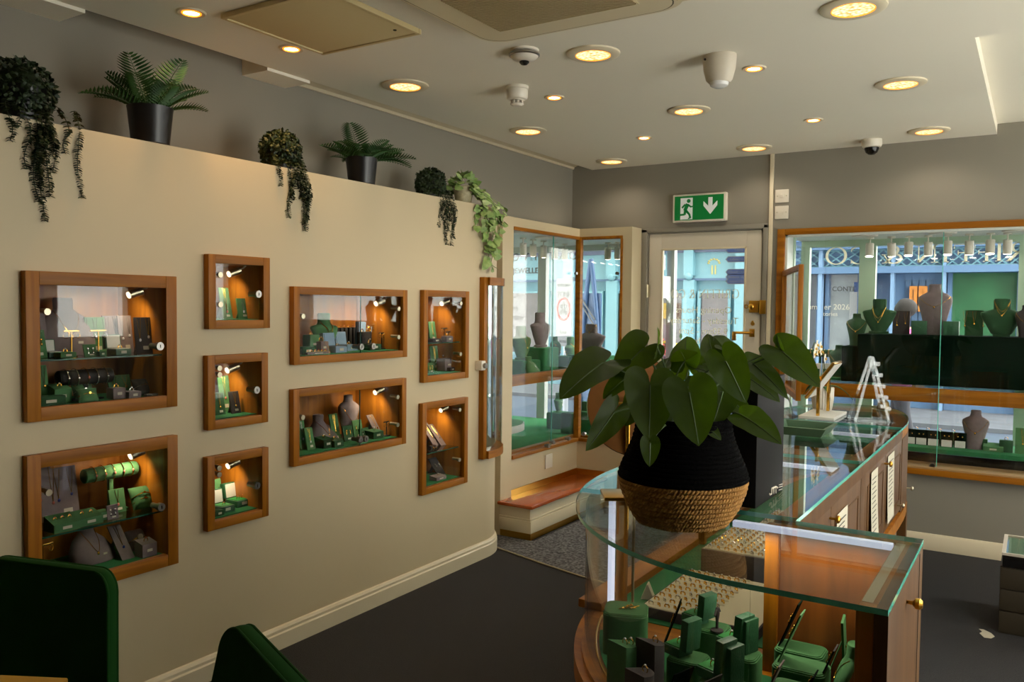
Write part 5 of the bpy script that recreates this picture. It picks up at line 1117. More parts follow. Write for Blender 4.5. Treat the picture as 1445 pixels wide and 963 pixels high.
for x, y, z, h, a, lab, jl in ((-.79, 2.28, ZV+.0855, .07, W-.35, 'open green ring box at the back of the rounded case', 'ring in the open box at the back'),
                        (-.765, 2.08, ZV+.0705, .082, W-.35, 'open green ring box standing alone at the left centre', 'ring in the open box at the left centre'),
                        (-.65, 2.165, ZV+.0855, .075, W-.35, 'open green ring box with a tall lid, back left of four', 'ring in the back left open box'), 
                        (-.648, 2.005, ZV+.0655, .085, W-.35, 'open green ring box with a tall lid, front one of the pair', 'ring in the front open box of the pair')):
    case('box', x, y, z, a,   .056, h, d=lab, j=[(RW[0], RW[1], RW[2], jl+' of the rounded case')])
case('block', -.618, 2.163, ZV+.0855, -.35, .056, .022, .09, 'box', False, d='plain green box lid right behind the back left ring box')
case('block', -.608, 2.005, ZV+.0655, -.35, .056, .022, .095, 'box', False, d='plain green box lid right behind the front pair of ring boxes')
def minib():
    return [('figure', MB().lathe([(.018, 0), (.018, .004), (.004, .008), (.004, .03), (.007, .05), (.005, .066), (0, .07)], n=14, close=False), dark_s), ('cross_arm', MB().tube([(0, -.022, .05), (0, -.012, .062), (0, .012, .062), (0, .022, .05)], .003, 8), dark_s)]
spawn('mini', 'ring_tree', 'small grey jewellery tree on the green cube at the back', 'jewellery tree', LM((-.735, 2.255, ZV+.0855)), minib)
tops = [(-.555, 2.235, ZV+.1005, .12, 'night', 'tall dark leaning pad on the farthest right cube'), (-.53, 2.135, ZV+.1005, .13, 'green', 'tall green leaning pad on the middle right cube'), (-.42, 2.13, ZV+.1005, .06, 'black', 'small black leaning pad on the middle right cube'),
        (-.51, 1.975, ZV+.1005, .055, 'grey', 'small grey folded pad on the nearest right cube'), (-.43, 1.975, ZV+.1005, .05, 'night', 'small green folded pad on the nearest right cube')]
for x, y, z, h, c, lab in tops:
    case('pad', x, y, z, W, .05, h, c, .4, .004, False, 0, d=lab+' in the rounded case', j=[('studs', (.05, h, .4, 'gold'), Z3, 'gold earrings on the '+lab)])
for n, (x, y, h, c, lab) in enumerate(((-.735, 1.90, .12, 'night', 'dark green leaning pad near the front glass, leftmost of three'), (-.66, 1.875, .13, 'dark', 'charcoal leaning pad near the front glass, middle of three'), (-.545, 1.865, .13, 'night', 'dark green leaning pad near the front glass, rightmost of three'))):
    case('pad', x, y, ZV, W-.3, .075, h, c, .35, .004, True, 0, d=lab, j=[('studs', (.075, h, .35, 'gold'), Z3, 'gold earrings on the '+lab.split(',')[0]+', '+('left', 'middle', 'right')[n]+' one')])
case('bust', -.385, 2.205, ZV, W+.15, 'lean', 'case', .15, False, d='green leaning necklace bust beside the tall pad at the right of the rounded case', j=[('neck', ('lean', .15, .42, 'gold', False), Z3, 'gold chain on the green bust beside the tall pad')])
case('bust', -.335, 2.02, ZV, W+.15, 'lean', 'case', .1501, False, d='green leaning necklace bust half hidden behind the dark stile', j=[('neck', ('lean', .1501, .42, 'gold', False), Z3, 'gold chain on the bust behind the dark stile')])
case('pad', -.385, 2.248, ZV, .1, .07, .195, 'case', .06, .006, True, 0, d='tall narrow green pad standing against the wood panel', j=[('studs', (.07, .195, .06, 'gold'), Z3, 'gold earrings on the tall narrow green pad')])
spawn('deckp', 'velvet_plinth', 'flat green velvet base under the leaning busts at right', 'display base', LM((-.36, 1.84, ZV)), lambda: [('', MB().box(-.06, .05, -.05, .05, 0, .02, .004), velvet)])
# ================================================================== THINGS ON THE COUNTER
ropen = pm('jute_rope', (170, 122, 56), .85, noise=(40, .5, (118, 78, 28))); ropeb = pm('black_rope', (4, 3.5, 3.5), .95, bump=(120, .4), spec=.05); soil = pm('soil', (24, 18, 12), .95)
Bc = V(-.80, 2.135, ZG+.0006)
pl = thing('basket_planter', 'woven basket planter, black above and natural rope below, holding a big heart leaved plant', 'planter', Bc)
bprof = [(.118, 0), (.128, .012), (.150, .05), (.166, .09), (.172, .125), (.17, .135), (.163, .155), (.150, .185), (.136, .22), (.128, .25), (.126, .27), (.122, .285), (.118, .29)]
def rad(z):
    for a, b in zip(bprof, bprof[1:]):
        if a[1] <= z <= b[1]: return a[0]+(b[0]-a[0])*(z-a[1])/(b[1]-a[1])
    return bprof[-1][0]
mb = MB()
for k in range(9):
    z = .006+k*.0135; R_ = rad(z)-.004; n = 120
    for q in (0, PI):
        n = 360; tw = lambda i: 2*PI*52*i/n+q+k
        mb.tube([((R_+.0036*cos(tw(i)))*cos(2*PI*i/n), (R_+.0036*cos(tw(i)))*sin(2*PI*i/n), z+.0036*sin(tw(i))+.001*sin(i*.13+k)) for i in range(n)], .0048, 6, True)
mb.lathe([(0, .001), (.112, .001)], n=32, close=False)
obj('rope_base', mb, ropen, pl)
mb = MB()
for k in range(14):
    z = .126+k*.0118; R_ = rad(z)-.003; n = 72; mb.tube([(R_*cos(2*PI*i/n), R_*sin(2*PI*i/n), z) for i in range(n)], .0066, 8, True)
obj('rope_rim', mb, ropeb, pl)
obj('soil', MB().lathe([(.118, .262), (0, .266)], n=28, close=False), soil, pl)
pt = thing('heart_leaf_plant', 'dark green heart leaved houseplant growing out of the black and jute basket', 'plant', Bc+V(0, 0, .25))
leafm, N_, L_ = newmat('anthurium_leaf'); b_ = N_['Principled BSDF']; b_.inputs['Roughness'].default_value = .45; b_.inputs['Specular IOR Level'].default_value = .25
tx = N_.new('ShaderNodeTexNoise'); tx.inputs['Scale'].default_value = 9; mx = N_.new('ShaderNodeMix'); mx.data_type = 'RGBA'; mx.inputs[6].default_value = lin((20, 36, 4)); mx.inputs[7].default_value = lin((46, 62, 8))
L_.new(tx.outputs['Fac'], mx.inputs[0]); L_.new(mx.outputs[2], b_.inputs['Base Color'])
tr_ = N_.new('ShaderNodeBsdfTranslucent'); tr_.inputs[0].default_value = lin((110, 150, 20)); ms = N_.new('ShaderNodeMixShader'); ms.inputs[0].default_value = .3
L_.new(b_.outputs[0], ms.inputs[1]); L_.new(tr_.outputs[0], ms.inputs[2]); L_.new(ms.outputs[0], N_['Material Output'].inputs[0])
HEART = [(0, 1.0), (12, .86), (25, .72), (40, .60), (60, .53), (80, .50), (100, .50), (120, .505), (140, .49), (155, .43), (165, .33), (174, .17), (180, .06)]
def hr(a):
    a = abs(a)
    for p, q in zip(HEART, HEART[1:]):
        if p[0] <= a <= q[0]: return p[1]+(q[1]-p[1])*(a-p[0])/(q[0]-p[0])
    return .06
def big_leaf(base, tip, face, wid=1.0, droop=.12, fold=.25, root=None):
    """leaf from its sinus (base) to the tip, upper side turned towards `face`"""
    base, tip = Vector(base), Vector(tip); d = tip-base; Ln = d.length; d.normalize(); s = d.cross(face).normalized(); n = s.cross(d).normalized()
    if n.dot(face) < 0: n = -n
    nr, na = 6, 48; vs = [base]
    for j in range(1, nr+1):
        for i in range(na):
            a = -180+360*i/na; r = hr(a)*j/nr; x = r*cos(math.radians(a)); y = r*sin(math.radians(a))*wid
            h = fold*abs(y)**1.3-droop*(x*x)-.10*max(0, -x)+.012*sin(7*a/57.3)*(j/nr)**2
            vs.append(base+d*x*Ln+s*y*Ln+n*h*Ln)
    fs = [(0, 1+i, 1+(i+1) % na) for i in range(na)]+[(1+(j-1)*na+i, 1+j*na+i, 1+j*na+(i+1) % na, 1+(j-1)*na+(i+1) % na) for j in range(1, nr) for i in range(na)]
    O = pt.location; mb = MB().add([v-O for v in vs], fs); o = obj('leaf', mb, leafm, pt, smooth=80)
    vein = MB().tube([base-O+d*Ln*x+n*(-droop*x*x+.004)*Ln for x in (0, .25, .5, .75, .95)], [.0022, .0018, .0014, .001, .0005], 5); obj('midrib', vein, stemm, o)
    r0 = Vector(root) if root else Bc+V(RND.uniform(-.06, .06), RND.uniform(-.06, .06), .265)
    m = (r0+base)/2+V(0, 0, .05); pts = [((1-u)**2)*r0+2*u*(1-u)*m+u*u*base for u in [i/8 for i in range(9)]]
    obj('stalk', MB().tube([p-O for p in pts], [.004-.0018*i/8 for i in range(9)], 6), stemm, pt); return o
def dp(zx, zy, t): return deep(780+zx*.3428, 440+zy*.3428, t)
VW = -_f
T0 = .535*.80+.845*2.135
up = V(0, 0, 1)
LEAVES = [((205, 212), (30, 334), .0, -.12, .75, VW*.55+up*.9), ((372, 152), (252, 262), .03, .0, 1.05, VW*.8+up*.6), ((400, 305), (400, 522), -.10, -.17, .95, VW*.9+up*.45),
          ((252, 415), (146, 570), -.04, -.1, .62, VW*.8+up*.5+_r*.5), ((300, 275), (205, 350), .0, -.03, .8, VW*.6+up*.8), ((562, 335), (603, 546), -.14, -.2, 1.0, VW*.9+up*.4-_r*.15), ((546, 200), (545, 90), .05, .12, .9, -VW*.5+up*.8),
          ((660, 190), (640, 82), .09, .14, .85, VW*.4+up*.9), ((712, 205), (800, 376), -.08, -.1, .85, VW*.9+up*.3-_r*.2), ((710, 145), (828, 200), .12, .14, .9, VW*.5+up*.8), ((828, 218), (976, 345), -.02, -.1, .62, VW*.5+up*.85),
          ((802, 270), (940, 360), .02, -.04, .8, VW*.6+up*.7), ((800, 440), (943, 532), -.08, -.16, .8, VW*.75+up*.6), ((945, 165), (1103, 300), -.05, -.12, .85, VW*.75+up*.6-_r*.2), ((400, 545), (400, 640), -.17, -.175, .9, VW*.9+up*.3),
          ((640, 480), (696, 526), -.1, -.12, .9, VW*.6+up*.6), ((560, 235), (520, 140), .08, .0, .9, -VW*.6+up*.6), ((640, 250), (560, 215), .0, .03, .9, VW*.4+up), ((450, 240), (480, 180), .04, .08, .7, VW*.2+up), ((700, 330), (660, 470), -.03, -.08, .9, VW*.9+up*.3),
          ((480, 330), (500, 480), .0, -.05, 1.0, VW*.9+up*.3), ((620, 300), (700, 430), .05, .0, 1.0, VW*.8+up*.5), ((350, 360), (300, 470), .04, .02, .9, VW*.8+up*.5), ((740, 370), (820, 440), .06, .02, .9, VW*.7+up*.5)]
LEAVES += [((430, 150), (445, 62), .0, .06, .5, -VW*.3+_r*.8+up*.3), ((935, 150), (918, 95), -.04, -.02, .6, VW*.5-_r*.6)]
for (a, b, ta, tb, wd2, fc) in LEAVES: big_leaf(dp(a[0], a[1], T0+ta), dp(b[0], b[1], T0+tb), Vector(fc), wd2)
# round table mirror seen from the back
tan = pm('tan_leather', (150, 92, 34), .55, noise=(20, .25))
mc = V(-1.04, 2.305, ZG+.0006)
mm = thing('table_mirror', 'round table mirror on a gold stand, brown back towards us, behind the basket plant', 'mirror', mc, YAW)
obj('base', MB().box(-.075, .075, -.06, .06, 0, .012, .003), brass, mm)
obj('stem', MB().cyl((0, 0, .012), (0, 0, .30), .008, n=14), brass, mm)
obj('yoke', MB().cyl((-.03, 0, .285), (.045, 0, .285), .006, n=10), brass, mm)
mb = MB(); mb.M = Matrix.Translation((.028, .02, .275)) @ Matrix.Rotation(PI/2-.12, 4, 'X'); mb.lathe([(0, -.004), (.15, -.004), (.15, .004), (0, .004)], n=48, close=False); obj('leather_back', mb, tan, mm)
mb = MB(); mb.M = Matrix.Translation((.028, .02, .275)) @ Matrix.Rotation(PI/2-.12, 4, 'X'); mb.lathe([(0, -.0065), (.148, -.0065), (.152, -.003), (.152, .0035), (.1505, .0035)], n=48, close=False); obj('mirror_glass', mb, MATS['mirror'], mm)
# tall black presentation panel
bx = pm('black_card', (9, 8, 7), .6, spec=.12)
P0 = at(1066, 719, 2, ZG); hh = at(1068, 539, 0, P0.x).z-ZG; P1 = at(1109, 698, 2, ZG)
pn = thing('brand_display', 'tall black brand display panel standing on the glass behind the basket planter', 'display panel', (P0.x, P0.y, ZG+.0006))
Lp = .30; obj('board', MB().box(-.075, 0, 0, Lp, 0, hh, .003), bx, pn)
obj('silver_edge', MB().box(-.077, -.0755, -.0008, .002, .05, hh-.02), silver, pn)
lw_ = pm('logo_white', (206, 196, 178), .6); pz = lambda px, py: at(px, py, 0, P0.x+.001)
def mark(pts, r=.0028):
    q = [pz(1060+a/12.03, 650+b/12.03)-Vector((P0.x, P0.y, ZG)) for a, b in pts]; return MB().tube([(.0006, v.y, v.z) for v in q], r, 6)
lg_ = obj('logo', mark([(310, 570), (325, 590), (345, 570), (348, 480)]), lw_, pn)
mb = mark([(350, 484), (420, 452), (440, 460), (445, 475)]); mb.v += []; obj('logo_stroke', mb, lw_, pn)
for xx in (380, 416): obj('logo_stroke', mark([(xx, 475), (xx+2, 570-(xx-380)*.3)]), lw_, pn)
for yy in (425, 462, 510): obj('small_print', mark([(470, yy), (530, yy-20)], .0012), lw_, pn)
# green velvet tray
tg = pm('tray_green', (66, 96, 72), .6)
c_ = (at(1112, 609, 2, ZG)+at(1160, 622, 2, ZG))/2
ty = thing('presentation_tray', 'shallow green presentation tray lying on the long glass counter', 'tray', (-.905, 3.98, ZG+.0006))
w_, d_ = .25, .27
fl = MB().box(-w_/2+.03, w_/2-.03, -d_/2+.03, d_/2-.03, 0, .01); obj('floor_pad', fl, pm('tray_suede', (86, 122, 92), .9), ty)
def rim4(): 
    mb = MB(); o = [(-w_/2, -d_/2), (w_/2, -d_/2), (w_/2, d_/2), (-w_/2, d_/2)]; b0 = [(x*.8, y*.8) for x, y in o]; i_ = [(x*.88, y*.88) for x, y in o]
    vs = [(x, y, 0) for x, y in b0]+[(x, y, .04) for x, y in o]+[(x, y, .04) for x, y in i_]+[(x*.98, y*.98, .01) for x, y in b0]
    return mb.add(vs, [(4*k+i, 4*k+(i+1) % 4, 4*(k+1)+(i+1) % 4, 4*(k+1)+i) for k in range(3) for i in range(4)]+[(12+i, 12+(i+1) % 4, (i+1) % 4, i) for i in range(4)])
obj('rim', rim4(), tg, ty)
# acrylic ladder stand
ez = thing('acrylic_stand', 'clear acrylic A frame stand with notched front on the long counter', 'display stand', (-.72, 4.62, ZG+.0006), .5)
def bar3(mb, a, b, w=.012, d=.006): 
    a, b = Vector(a), Vector(b); q = (b-a).normalized(); s = V(0, 1, 0); n = q.cross(s).normalized()
    mb.add([a+s*w/2+n*d, a-s*w/2+n*d, a-s*w/2-n*d, a+s*w/2-n*d, b+s*w/2+n*d, b-s*w/2+n*d, b-s*w/2-n*d, b+s*w/2-n*d], [(0, 1, 2, 3), (7, 6, 5, 4), (0, 4, 5, 1), (1, 5, 6, 2), (2, 6, 7, 3), (3, 7, 4, 0)]); return mb
HA = .335
for s in (-1, 1):
    mb = bar3(MB(), (.08, s*.05, 0), (.0, s*.02, HA))
    for k in range(5): u = .18+k*.17; mb.box(.08-.08*u+.004, .08-.08*u+.024, s*(.05-.03*u)-.005, s*(.05-.03*u)+.005, u*HA, u*HA+.02)
    obj('notched_leg', mb, acry, ez); obj('rear_leg', bar3(MB(), (-.09, s*.05, 0), (0, s*.02, HA)), acry, ez)
    obj('foot_bar', MB().box(-.09, .08, s*.05-.006, s*.05+.006, 0, .012), acry, ez)
for u in (.02, .3, .72): obj('cross_bar', MB().box(.08-.08*u-.004, .08-.08*u+.004, -.05+.03*u, .05-.03*u, u*HA, u*HA+.022), acry, ez)
obj('base_plate', MB().box(-.11, .1, -.075, .075, 0, .004), acry, ez)
# tilting mirror on gold posts
tm = thing('tilting_mirror', 'small tilting counter mirror in a gold frame held by two gold posts', 'mirror', (-.96, 4.66, ZG+.0006))
obj('base', MB().box(-.09, .09, -.17, .17, 0, .016, .003), satin, tm)
obj('post', MB().box(-.008, .008, -.135, -.115, .016, .225, .002), gold, tm); obj('post', MB().box(-.008, .008, .115, .135, .016, .225, .002), gold, tm)
mb = MB(); mb.M = Matrix.Translation((0, 0, .20)) @ Matrix.Rotation(.62, 4, 'Y'); mb.box(-.008, .008, -.11, .11, -.12, .12, .003); fr_ = obj('frame', mb, gold, tm)
mb = MB(); mb.M = Matrix.Translation((0, 0, .20)) @ Matrix.Rotation(.62, 4, 'Y'); mb.box(-.0105, -.008, -.1, .1, -.11, .11).box(.008, .0105, -.1, .1, -.11, .11); obj('backing', mb, satin, fr_)
# orchid in ribbed white pot
oc = thing('potted_orchid', 'white orchid in a ribbed white pot behind the gold mirror posts', 'plant', (-1.02, 4.93, ZG+.0006))
n = 48; mb = MB(); vs = []
for z, R_ in ((0, .046), (.01, .05), (.06, .058), (.13, .06), (.135, .057), (.12, .05)): vs += [((R_+.002*(-1)**i)*cos(2*PI*i/n), (R_+.002*(-1)**i)*sin(2*PI*i/n), z) for i in range(n)]
mb.add(vs, [(j*n+i, j*n+(i+1) % n, (j+1)*n+(i+1) % n, (j+1)*n+i) for j in range(5) for i in range(n)]+[tuple(range(n))[::-1]]); obj('ribbed_pot', mb, plastic, oc)
obj('moss', MB().lathe([(.051, .115), (0, .125)], n=20, close=False), soil, oc)
for az, ln in ((.2, .16), (2.6, .15), (4.2, .14), (-1, .12)):
    mb = MB().sheet(lambda u, v: (cos(az)*ln*u-sin(az)*(v-.5)*.05*sin(PI*min(1, u+.12)), sin(az)*ln*u+cos(az)*(v-.5)*.05*sin(PI*min(1, u+.12)), .125+.1*u-.16*u*u+.01*abs(v-.5)), 8, 4, .001); obj('leaf', mb, fern1, oc)
stp = [(0, 0, .12), (.01, .0, .22), (.0, -.02, .32), (-.02, -.05, .38), (-.03, -.10, .39), (-.03, -.15, .36)]
obj('flower_stem', MB().tube(stp, .0025, 6), stemm, oc)
pet = pm('orchid_petal', (226, 218, 196), .6)
for q, (x, y, z) in enumerate(((-.02, -.05, .37), (-.03, -.09, .38), (-.03, -.13, .36), (-.02, -.03, .34), (-.03, -.15, .33), (-.03, -.07, .34), (-.0, -.02, .30))):
    mb = MB()
    for k in range(5):
        a = k*2*PI/5+q; d = V(.15, cos(a), sin(a)); heart(mb, V(x+.012, y, z), d, V(1, 0, 0), .032)
    f_ = obj('blossom', mb, pet, oc); obj('lip', MB().ell((x+.018, y, z-.004), .006, .006, .008, 8, 6), pm('orchid_lip', (190, 150, 60), .5) if q == 0 else MATS['orchid_lip'], f_)
# small brass bell and bent acrylic ring holder
bl = thing('counter_bell', 'small ornate bronze bell at the far end of the long counter', 'bell', (-.74, 5.22, ZG+.0006))
obj('bell_body', MB().lathe([(.04, 0), (.041, .004), (.034, .02), (.03, .04), (.018, .052), (0, .055)], n=24, close=False), pm('bronze', (110, 92, 58), .4, .9), bl)
obj('bell_knob', MB().cyl((0, 0, .054), (0, 0, .064), .004).ell((0, 0, .066), .007, .007, .005), MATS['bronze'], bl)
hp = thing('bangle_holder', 'clear curved acrylic bangle holder beside the white pot', 'jewellery stand', (-1.10, 4.48, ZG+.0006))
for k in range(3): obj('hoop', MB().tube([(0, -.04+.14*u-.05*k*u*(1-u), .11*(1-u**2)+.004+.012*k*u) for u in [i/10 for i in range(11)]], .004, 8), acry, hp)
obj('foot', MB().box(-.04, .04, -.05, .11, 0, .005), acry, hp)
spawn('leaflets', 'leaflet', 'pale printed leaflet lying flat on the counter beside the pot', 'leaflet', LM((-1.06, 4.24, ZG+.0006), .2), lambda: [('', MB().box(-.07, .07, -.1, .1, 0, .004), paper)])
# ================================================================== FURNITURE AT THE FRONT
def chair_b():
    """padded shell back (front faces +y, back at -y), seat and four legs"""
    zb, zt, th = .46, .862, .036
    def outline(n=10):
        w0, w1, r = .262, .214, .06; pts = []
        for cx, cz, a0 in ((w1-r, zt-r, 0), (-w1+r, zt-r, PI/2)): pts += [(cx+r*cos(a0+i*PI/2/n), cz+r*sin(a0+i*PI/2/n)) for i in range(n+1)]
        return [(w0, zb)]+pts+[(-w0, zb)]
    O = outline(); cx, cz = 0, .66
    def pos(x, z, d): return V(x*(1), -.24+d+.55*x*x-.13*(z-zb), z)
    mb = MB(); vs = []; fs = []; rings = [(.955, th*.5), (.98, th*.47), (.996, th*.3), (1.0, 0), (.996, -th*.3), (.98, -th*.47), (.955, -th*.5)]; n = len(O)
    inner = [(.0, th*.5), (.45, th*.5)]
    allr = inner+rings+[(.45, -th*.5), (.0, -th*.5)]
    for k, d in allr: vs += [pos(cx+(x-cx)*k, cz+(z-cz)*k, d) for x, z in O]
    for j in range(len(allr)-1): fs += [(j*n+i, j*n+(i+1) % n, (j+1)*n+(i+1) % n, (j+1)*n+i) for i in range(n)]
    mb.add(vs, fs)
    pips = [('piping', MB().tube([pos(cx+(x-cx)*.985, cz+(z-cz)*.985, d) for x, z in O], .0035, 8), chairv) for d in (th*.42, -th*.42)]
    parts = [('backrest', mb, chairv, pips), ('seat', MB().prism(rrc(.50, .48, .1, 8), .40, .465).prism(rrc(.48, .46, .09, 8), .465, .48), chairv)]
    for sx in (-1, 1):
        for sy in (-1, 1): parts.append(('leg', MB().cyl((sx*.18, sy*.18, .40), (sx*.23, sy*.23, 0), .014, .009, n=12), blackp))
    return parts
ch1 = spawn('chair', 'upholstered_chair', 'dark green velvet chair at the left whose back hides part of a wall cabinet', 'chair', LM((-2.095+.065, 1.10-.235, -.028), math.radians(195.6)), chair_b, 'green velvet chairs at the table')
ch2 = spawn('chair', 'upholstered_chair', 'dark green velvet chair nearest the carpet edge, only its rounded back top showing', 'chair', LM((-1.27, .764, 0), math.radians(157)), chair_b, 'green velvet chairs at the table')
tb = thing('consultation_table', 'honey coloured wooden table showing one corner before the left chair', 'table', (-1.61, .90, 0), math.atan2(.47, .88))
obj('tabletop', MB().box(-1.1, 0, -.65, 0, .722, .75, .004), pm('honey_wood', (176, 132, 24), .4, grain=('x', 3, .5, (150, 104, 14))), tb)
for x in (-1.04, -.06):
    for y in (-.59, -.06): obj('leg', MB().box(x-.025, x+.025, y-.025, y+.025, 0, .722), MATS['honey_wood'], tb)
# low drawer chest with glazed tray at the right
brn = pm('brown_board', (44, 35, 18), .6)
dw = thing('drawer_chest', 'low dark brown drawer chest on the carpet at the right edge', 'drawer chest', (-.108, 4.43, 0))
obj('body', MB().box(0, .5, .004, .42, 0, .315), brn, dw)
for i in range(3): obj('drawer', MB().box(.002, .498, -.008, .004, .01+i*.102, .106+i*.102, .002), brn, dw)
dt = thing('glazed_tray', 'black tray with pale rim and glass lid lying on the brown drawer chest', 'tray', (-.108, 4.43, .3155))
obj('tray_box', MB().box(.008, .48, -.01, .36, 0, .055, .002), blackp, dt)
obj('rim', MB().box(.004, .02, -.014, .364, .055, .066).box(.468, .484, -.014, .364, .055, .066).box(.02, .468, -.014, -.002, .055, .066).box(.02, .468, .352, .364, .055, .066), pm('pale_rim', (176, 166, 150), .5), dt)
obj('lid_glass', MB().box(.02, .468, -.002, .352, .058, .062), glass, dt)
obj('lining', MB().box(.02, .468, -.002, .352, .0555, .0565), pm('tray_lining', (92, 112, 92), .7), dt)
cp = spawn('glint_shape', 'carpet_glint', 'small white leaf shaped glint of light, laid as a flat sheet on the carpet', 'light glint', LM((-.153, 4.38, .0), .4), lambda: [('', MB().prism([(-.028, -.05), (.0, -.055), (.024, -.03), (.024, .01), (.006, .05), (-.012, .055), (-.01, .02), (-.03, .0)], 0, .002), paper)])  # glint of light on the carpet, put in as a pale flat shape
# ================================================================== WINDOW DISPLAYS
rw = 'in the right display window'
F9 = PI/2                                            # faces the street
vb = lambda n, lab, x0, x1, y0, y1, z0, z1, m=velvd, bev=.006: tag(obj(n, MB().box(x0, x1, y0, y1, z0, z1, bev), m), lab, 'display plinth')
xu0 = at(1213, 470, 1, 6.0).x; xu1 = at(1190, 490, 1, 6.0).x
o = obj('display_shelf', MB().box(-1.44, 1.18, 5.93, 6.34, 1.0, 1.012), shelfg); tag(o, 'long glass shelf carrying the dark green plinth in the right window', 'shelf')
vb('velvet_plinth', 'long dark green velvet plinth across the right display window', xu0, 1.17, 5.93, 6.28, 1.0125, 1.335)
vb('velvet_step', 'lower dark green velvet step at the left end of the long plinth', xu1, xu0-.002, 5.94, 6.25, 1.0125, 1.25)
vb('velvet_mat', 'green velvet mat under the bracelet roll left of the plinth', -1.40, xu1-.004, 5.96, 6.3, 1.0125, 1.03, velve)
zl = .612
vb('velvet_platform', 'low bright green velvet platform behind the lower pane of the right window', -1.40, 1.17, 5.9, 6.34, zl-.03, zl, velve)
vb('black_riser', 'black panel under the bright green platform of the right window', -1.40, 1.17, 5.895, 5.91, zs, zl-.031, blackp, 0)
def win(kind, px, py, y, rz, *a, d, j=(), z=None):
    nm, ct, fn = {'bust': ('necklace_bust', 'necklace stand', bust_b), 'pad': ('pendant_pad', 'jewellery stand', pad_b), 'block': ('display_block', 'jewellery stand', block_b), 'roll': ('bracelet_roll', 'bracelet stand', roll_b), 'tbar': ('earring_stand', 'earring stand', tbar_b), 'cube': ('velvet_cube', 'display cube', cube_b)}[kind]
    P = at(px, py, 1, y); P.z = z if z is not None else P.z; M = LM(P, rz)
    spawn((kind,)+a, nm, d, ct, M, lambda: fn(*a)())
    for jk, ja, jo, jl in j:
        jn, jc, jf = {'neck': ('necklace', 'necklace', necklace_b), 'pend': ('pendant_necklace', 'necklace', pendant_b), 'studs': ('earring_pair', 'earrings', studs_b), 'bangle': ('bracelet', 'bracelet', bangle_b), 'ring': ('ring', 'ring', ring_b)}[jk]
        spawn((jk,)+ja, jn, jl, jc, M @ Matrix.Translation(jo), lambda: jf(*ja)())
B9 = -PI/2                                           # faces the shop
ZU = 1.336
win('bust', 1240, 470, 6.08, B9, 'flare', 'deep', .235, False, d='green flared necklace bust, left end of the long plinth', j=[('neck', ('flare', .235, .42, 'gold', True, 2), Z3, 'two gold chains on the bust at the left end of the plinth')], z=ZU)
win('pad', 1271, 470, 6.1, B9, .105, .155, 'dark', .06, .012, True, 0, d='charcoal pendant pad beside the left green bust on the plinth', j=[('pend', (.105, .155, .06, 2), Z3, 'pair of gold pendants on the charcoal pad beside the left bust')], z=ZU)
win('block', 1297, 472, 6.08, B9, .093, .05, .092, 'box', False, d='square green gift box left of the tall grey bust on the plinth', z=ZU)
win('bust', 1318, 472, 6.14, B9, 'slim', 'grey', .335, False, d='tall grey slim necklace bust at the centre of the plinth', j=[('neck', ('slim', .335, .2, 'gold', True), Z3, 'gold necklace with long drop on the tall grey bust')], z=ZU)
win('block', 1342, 473, 6.08, B9, .0931, .05, .092, 'box', False, d='square green gift box right of the tall grey bust on the plinth', z=ZU)
win('pad', 1374, 473, 6.1, B9, .1051, .165, 'deep', .06, .012, True, 0, d='green pendant pad left of the right hand bust on the plinth', j=[('pend', (.1051, .165, .06, 3), Z3, 'row of gold pendants on the green pad of the plinth')], z=ZU)
win('bust', 1413, 474, 6.08, B9, 'wide', 'deep', .24, False, d='green wide shouldered necklace bust towards the right end of the plinth', j=[('neck', ('wide', .24, .4, 'gold', True, 2), Z3, 'two gold chains on the wide shouldered bust of the plinth')], z=ZU)
win('bust', 1447, 490, 6.0, B9, 'slim', 'dark', .2, False, d='charcoal bust cut by the right picture edge beside the wide green bust', j=[('neck', ('slim', .2, .3, 'gold', True), Z3, 'gold necklace on the charcoal bust at the right edge')], z=ZU)
win('bust', 1208, 490, 6.08, B9, 'slim', 'deep', .22, False, d='slim green bust on the velvet step left of the plinth', j=[('neck', ('slim', .22, .3, 'gold', True), Z3, 'gold chain on the slim green bust on the step')], z=1.251)
win('bust', 1184, 505, 6.06, B9, 'slim', 'deep', .2201, False, d='slim green bust left of the velvet step, lower than its neighbour', j=[('neck', ('slim', .2201, .3, 'gold', True), Z3, 'gold chain on the lower slim green bust')], z=1.0305)
P = at(1158, 480, 1, 6.12)
spawn('wroll', 'bracelet_roll', 'green horizontal bracelet roll with gold bracelets at the left of the right window', 'bracelet stand', LM((P.x, 6.12, 1.0305), B9), roll_b(.24, .026, 'deep', .13))
for i in range(7):
    spawn(('wban',), 'bracelet', 'gold bracelet on the green roll, number of seven alike' if False else ('first', 'second', 'third', 'fourth', 'fifth', 'sixth', 'last')[i]+' gold bracelet from the left on the window bracelet roll', 'bracelet', LM((P.x-.09+i*.03, 6.12, 1.0305+.128), B9), lambda: bangle_b(.028, 'gold')())
for i, px in enumerate((1152, 1168)):
    Q = at(px, 500, 1, 6.06); spawn(('wtray',), 'earring_display', ('left', 'right')[i]+' small white framed earring display under the bracelet roll', 'jewellery stand', LM((Q.x, 6.05+.02*i, 1.0305), B9), lambda: [('frame', MB().box(-.006, .006, -.036, .036, 0, .088, .002), satin), ('pad', MB().box(.006, .008, -.028, .028, .008, .05), velvet), ('earring', MB().ell((.01, -.012, .03), .003, .004, .004, 8, 6).ell((.01, .012, .03), .003, .004, .004, 8, 6), gold)])
